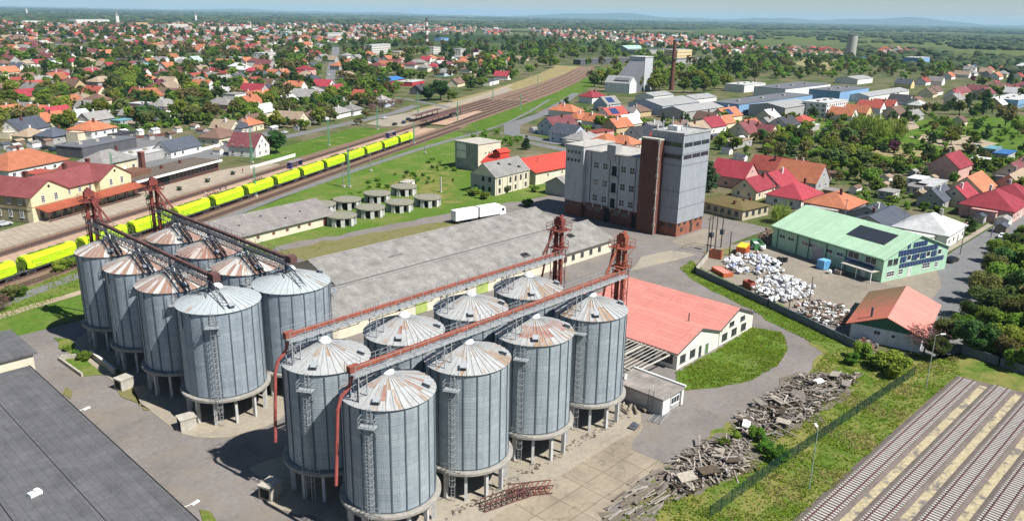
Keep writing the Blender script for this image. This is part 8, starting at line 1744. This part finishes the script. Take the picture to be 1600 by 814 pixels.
# choose what stays single
vis = []
for i, q in enumerate(TREES):
    px, py, d = to_px((q[0], q[1], q[2] * .5))
    q.append((px, py, d)); vis.append((-(q[2] * (2.0 if q[6] and q[4] else 1)) / d if -15 < px < 1615 and py < 840 else 9, i))
vis.sort(); nt_ = ns_ = 0; single = set()
for v_, i in vis:
    sh = TREES[i][3] in ('shrub', 'yellow')
    if v_ > 5: continue
    if sh and ns_ < 130: single.add(i); ns_ += 1
    elif not sh and nt_ < 285: single.add(i); nt_ += 1
TOBJ = []; mass = {}
for i, (x, y, h_, kind, lab, wide, forced, pp) in enumerate(TREES):
    rz = ts.uniform(0, 6.28); j = ts.randrange(3)
    if i in single:
        near = pp[2] < 260 and kind in HIGH; cm, tm = HIGH[kind][j % 2] if near else PROTO[kind][j]
        sh = kind in ('shrub', 'yellow'); t = thing('shrub' if sh else 'tree', lab, 'shrub' if sh else 'tree', (x, y, 0), rz)
        link('crown', cm, t, scale=(h_ * wide, h_ * wide, h_)); link('trunk', tm, t, scale=(h_, h_, h_))
        TOBJ.append(dict(o=t, x=x, y=y, px=pp[0], py=pp[1], d=pp[2], kind=kind, lab=lab, h=h_))
    else:
        A_ = LOWA[kind][j]; c, s = math.cos(rz), math.sin(rz); B_ = np.empty_like(A_)
        B_[:, 0] = (A_[:, 0] * c - A_[:, 1] * s) * h_ * wide + x; B_[:, 1] = (A_[:, 0] * s + A_[:, 1] * c) * h_ * wide + y; B_[:, 2] = A_[:, 2] * h_
        mass.setdefault(kind, []).append(B_)
o = None
names = {'broad': 'mid green', 'light': 'yellow green', 'dark': 'dark green', 'olive': 'olive brown', 'willow': 'pale', 'poplar': 'columnar', 'conifer': 'conifer', 'bare': 'bare', 'shrub': 'low bushy', 'plum': 'purple', 'yellow': 'flowering'}
for k, L_ in mass.items():
    o = link('distant_foliage', quads_mesh('distant_foliage', np.concatenate(L_), LEAF[k])); tag(o, 'countless ' + names[k] + ' crowns massed between the roofs of the town and beyond', 'foliage', kind='stuff')
# ------------------------------------------------------------------ far woods to the horizon
fw = random.Random(9); W_V = []; W_F = []; W_M = []
ico = bmesh.new(); bmesh.ops.create_icosphere(ico, subdivisions=2, radius=1); IV = [v.co.copy() for v in ico.verts]; IF = [tuple(v.index for v in f.verts) for f in ico.faces]; ico.free()
WOOD = [M('far wood dark', (.026, .050, .020), .95, .4, .03), M('far wood mid', (.042, .070, .024), .95, .4, .03), M('far wood olive', (.065, .082, .032), .95, .4, .03)]
wb = MB()
def woods(poly, n_, mw, hh=(9, 16), k=.0048):
    xs = [p[0] for p in poly]; ys = [p[1] for p in poly]; c = 0
    while c < n_:
        px, py = fw.uniform(min(xs), max(xs)), fw.uniform(min(ys), max(ys))
        if not inpoly(px, py, poly): continue
        p = at(px, py); d = p.length; r = max(4.5, d * k) * fw.uniform(.7, 1.4); h_ = fw.uniform(*hh); mi = fw.choices((0, 1, 2), mw)[0]; sq = fw.uniform(.8, 2.2) if d > 2500 else 1
        ang = fw.uniform(0, 3.14); ca_, sa_ = math.cos(ang), math.sin(ang)
        vs = []
        for v_ in IV:
            q = 1 + fw.uniform(-.22, .22); X, Y = v_.x * r * sq * q, v_.y * r * q; vs.append((p.x + X * ca_ - Y * sa_, p.y + X * sa_ + Y * ca_, max(-.5, h_ * .35 + v_.z * h_ * .65 * q)))
        wb.add(vs, IF, mi); c += 1
woods([(0, 9.5), (400, 17), (800, 26), (1200, 34), (1600, 42), (1600, 46), (1200, 40), (800, 31), (400, 23), (0, 16)], 1500, (6, 3, 1), (14, 22))
woods([(0, 16), (400, 23), (640, 28), (640, 40), (400, 40), (160, 40), (0, 38)], 600, (5, 3, 1), (9, 15), .004)
woods([(640, 36), (900, 32), (1200, 40), (1600, 46), (1600, 54), (1280, 48), (1100, 46), (900, 48), (820, 46), (700, 44)], 750, (5, 3, 2), (9, 15), .004)
woods([(1160, 56), (1400, 60), (1640, 66), (1640, 60), (1400, 54), (1160, 50)], 200, (2, 3, 4), (8, 12), .0035)
woods([(1200, 78), (1380, 76), (1480, 84), (1640, 92), (1640, 104), (1500, 104), (1420, 96), (1330, 96), (1200, 92)], 200, (2, 4, 4), (6, 10), .006)
woods([(1180, 52), (1640, 62), (1640, 74), (1400, 70), (1180, 62)], 150, (3, 4, 3), (7, 11), .0035)
woods([(1330, 98), (1640, 106), (1640, 130), (1560, 112), (1480, 112), (1400, 112)], 90, (3, 4, 2), (5, 9), .006)
woods([(1480, 70), (1640, 76), (1640, 80), (1500, 78)], 80, (3, 3, 1), (8, 12), .004)
wo = wb.build('far_woods', WOOD); tag(wo, 'dark blue green woods spread over the plain up to the horizon', 'woods', kind='stuff')
# low hills on the right-hand horizon
hb = MB()
def ridge(a0, a1, dist, hmax, seed):
    r = random.Random(seed); n_ = 60; ph = [r.uniform(0, 6.28) for _ in range(4)]; P = []
    for i in range(n_ + 1):
        u = i / n_; px = a0 + (a1 - a0) * u; q = at(px, 400); d = Vector((q.x, q.y, 0)).normalized() * dist
        h_ = hmax * math.sin(math.pi * u) ** .7 * (.55 + .2 * math.sin(5 * u + ph[0]) + .13 * math.sin(13 * u + ph[1]) + .07 * math.sin(31 * u + ph[2])); P.append((d, max(0, h_)))
    for (d0, h0), (d1, h1) in zip(P[:-1], P[1:]):
        f0, f1 = d0 * 1.12, d1 * 1.12
        hb.quad(d0, d1, d1 * 1.05 + UP * h1, d0 * 1.05 + UP * h0); hb.quad(d0 * 1.05 + UP * h0, d1 * 1.05 + UP * h1, f1, f0)
ridge(780, 1250, 25000, 300, 3); ridge(1050, 1500, 26000, 290, 5); ridge(300, 800, 28000, 160, 8); ridge(1350, 1900, 27000, 230, 9)
struct('hills', hb, WOOD[1])
# ------------------------------------------------------------------ grass tufts on the near lawns
GT = leaf_mat('grass blades', (.13, .25, .025), (.26, .40, .05), .0); GT2 = leaf_mat('dry grass blades', (.28, .24, .09), (.42, .35, .16), .0)
def tufts(polys, n_, hh, mats, name, label):
    g = np.random.default_rng(4); out = [[], []]
    for P, m_ in polys:
        xs = [p[0] for p in P]; ys = [p[1] for p in P]; c = 0
        while c < m_:
            x, y = ts.uniform(min(xs), max(xs)), ts.uniform(min(ys), max(ys))
            if not inpoly(x, y, P): continue
            nz = mnoise.noise(Vector((x * .16, y * .16, 3))) + .5 * mnoise.noise(Vector((x * .6, y * .6, 7)))
            if nz < -.12 and ts.random() < .75: c += 1; continue
            k = 1 if (nz > .22 and ts.random() < .8 and P is VG) or ts.random() < .05 else 0
            for b in range(3):
                a = ts.uniform(0, 6.28); w_ = ts.uniform(.05, .14); h_ = ts.uniform(*hh); dx, dy = math.cos(a) * w_, math.sin(a) * w_; lx, ly = ts.gauss(0, .12), ts.gauss(0, .12)
                out[k] += [(x - dx, y - dy, .06), (x + dx, y + dy, .06), (x + lx + dx * .3, y + ly + dy * .3, .06 + h_), (x + lx - dx * .3, y + ly - dy * .3, .06 + h_)]
            c += 1
    for k, V_ in enumerate(out): o = link(name, quads_mesh(name, np.array(V_), (GT, GT2)[k])); tag(o, label[k], 'grass', kind='stuff')
VG = pix([(940, 830), (1050, 740), (1110, 695), (1150, 662), (1215, 626), (1262, 592), (1290, 552), (1330, 540), (1420, 572), (1496, 556), (1500, 585), (1420, 650), (1330, 740), (1250, 820)])
tufts([(VG, 15000), (pix([(1050, 612), (1056, 582), (1120, 548), (1175, 512), (1222, 520), (1232, 545), (1215, 572), (1175, 594), (1120, 606), (1085, 608)]), 6500), (pix([(1062, 420), (1080, 408), (1096, 420), (1200, 470), (1330, 534), (1300, 548), (1268, 536), (1215, 508), (1160, 478), (1100, 448)]), 4500), (pix([(0, 455), (118, 412), (130, 428), (125, 452), (70, 476), (0, 500)]), 1500)], 0, (.10, .30), None, 'grass', ['fresh green grass tufts on the lawns and verges', 'dry straw coloured grass tufts on the verge by the sidings'])
# ------------------------------------------------------------------ labels that single out each house, shed, tree and shrub
LM = [('the station', 110, 300), ('the lime train', 300, 330), ('the car park', 640, 185), ('the blue roofed shop', 600, 125), ('the long town street', 520, 110), ('the striped chimney', 667, 60), ('the apartment blocks', 600, 75), ('the feed mill', 985, 115), ('the brick chimney', 1050, 110), ('the factory row', 1200, 150), ('the water tower', 1328, 75), ('the grey clad tower', 1065, 220), ('the red granary', 850, 255), ('the mint green hall', 1340, 370), ('the coral roofed barn', 1410, 490), ('the three willows', 1370, 205), ('the right street', 1540, 370), ('the scrapyard', 1200, 430), ('the timber heaps', 1200, 680), ('the vanishing tracks', 900, 115), ('the old mill house', 780, 270), ('the sidings', 1420, 720), ('the left silos', 200, 420), ('the town centre', 250, 45), ('the left frame edge', 0, 120), ('the right frame edge', 1600, 200), ('the garden beds', 1440, 215), ('the works halls', 1290, 145)]
def near_lm(px, py): return min(LM, key=lambda q: (q[1] - px) ** 2 + ((q[2] - py) * 2.2) ** 2)[0]
def rel(a, b):
    dx, dy = a['px'] - b['px'], (a['py'] - b['py']) * 1.6
    if abs(dx) > abs(dy): return 'right of' if dx > 0 else 'left of'
    return 'in front of' if dy > 0 else 'behind'
def words(s): return len(s.split())
ALLB = HOUSES
for h_ in HOUSES:
    f = FORM[h_['form']]
    h_['short'] = ('%s %s roofed' % (RWORD[h_['roof']], f)) if h_['cat'] == 'house' else RWORD[h_['roof']] + ' roofed'
def solve(items, base, nbrs, nb_name, group):
    for it in items:
        q = sorted(nbrs, key=lambda b: (b['px'] - it['px']) ** 2 + ((b['py'] - it['py']) * 1.8) ** 2 if b is not it else 1e18)[:7]
        lm = near_lm(it['px'], it['py']); b0 = base(it); c = ['%s near %s' % (b0, lm)]
        c += ['%s, %s %s' % (b0, rel(it, n_), nb_name(n_)) for n_ in q[:4]]
        c += ['%s, %s %s near %s' % (b0, rel(it, n_), nb_name(n_), lm) for n_ in q]
        for i in range(4):
            for j in range(i + 1, 5):
                if rel(it, q[i]) != rel(it, q[j]): c.append('%s %s %s, %s %s' % (b0, rel(it, q[i]), nb_name(q[i]), rel(it, q[j]), nb_name(q[j])))
        it['cand'] = [s for s in c if 4 <= words(s) <= 16] or [c[0]]
    left = [it for it in items]; used = {}
    # a label is kept only when no other thing of the kind could carry it
    from collections import Counter
    cnt = Counter(s for it in items for s in set(it['cand']))
    for it in items:
        u = [s for s in it['cand'] if cnt[s] == 1]
        it['o']['label'] = (u or [it['cand'][-1]])[0]; it['o']['group'] = group
        if not u: it['share'] = True
solve([h_ for h_ in HOUSES if h_['cat'] == 'house'], lambda h_: '%s roofed house with %s walls' % (RWORD[h_['roof']] + ' ' + FORM[h_['form']], WALLC[h_['wall']][0]), [h_ for h_ in HOUSES if h_['cat'] == 'house'], lambda n_: ('a ' if n_['short'][0] not in 'aeiou' else 'an ') + n_['short'] + ' one', 'houses of the town and village')
HH = [h_ for h_ in HOUSES if h_['cat'] == 'house']
hn = lambda n_: ('a ' if n_['short'][0] not in 'aeiou' else 'an ') + n_['short'] + ' house'
solve([h_ for h_ in HOUSES if h_['cat'] == 'shed'], lambda h_: 'small garden shed with %s roof' % RWORD[h_['roof']], HH, hn, 'garden sheds')
for grp, ks in (('trees of the town and village', lambda k: k not in ('shrub', 'yellow')), ('shrubs', lambda k: k in ('shrub', 'yellow'))):
    for t_ in TOBJ:
        if ks(t_['kind']) and t_['lab']: t_['o']['group'] = grp
    items = [t_ for t_ in TOBJ if ks(t_['kind']) and not t_['lab']]
    hmed = {k: sorted([t_['h'] for t_ in items if t_['kind'] == k]) for k in set(t_['kind'] for t_ in items)}
    def tb(t_):
        L_ = hmed[t_['kind']]; q = L_.index(t_['h']) / max(1, len(L_) - 1)
        return ('small ' if q < .34 else ('tall ' if q > .66 and 'tall' not in TW[t_['kind']] and 'low' not in TW[t_['kind']] else '')) + TW[t_['kind']]
    solve(items, tb, HH, hn, grp)
# ------------------------------------------------------------------ the air
mb = MB(); mb.bb(-40000, 40000, -40000, 40000, -1.0, 300)
hz = mb.mesh('haze', []); m = bpy.data.materials.new('haze'); m.use_nodes = True; nt = m.node_tree
for n_ in list(nt.nodes):
    if n_.type == 'BSDF_PRINCIPLED': nt.nodes.remove(n_)
pv = nt.nodes.new('ShaderNodeVolumePrincipled'); pv.inputs['Color'].default_value = (.52, .80, 1.0, 1); pv.inputs['Density'].default_value = HAZE_D; pv.inputs['Anisotropy'].default_value = 0
nt.links.new(pv.outputs[0], nt.nodes['Material Output'].inputs['Volume']); hz.materials.append(m)
o = link('haze', hz); o['kind'] = 'stuff'; tag(o, 'pale blue air that fades the far plain', 'haze')
for o in bpy.data.objects:                      # every top-level thing carries a category
    if o.parent is None and o.type in ('MESH', 'EMPTY') and not o.get('category') and o.get('kind') not in ('structure', 'stuff'): print('NO CATEGORY', o.name)
print('houses', sum(1 for h_ in HOUSES if h_['cat'] == 'house'), 'single trees', len(TOBJ), 'all trees', len(TREES), 'far houses', max(0, len(cand) - n_single), 'shared', sum(1 for h_ in HOUSES + TOBJ if h_.get('share')))
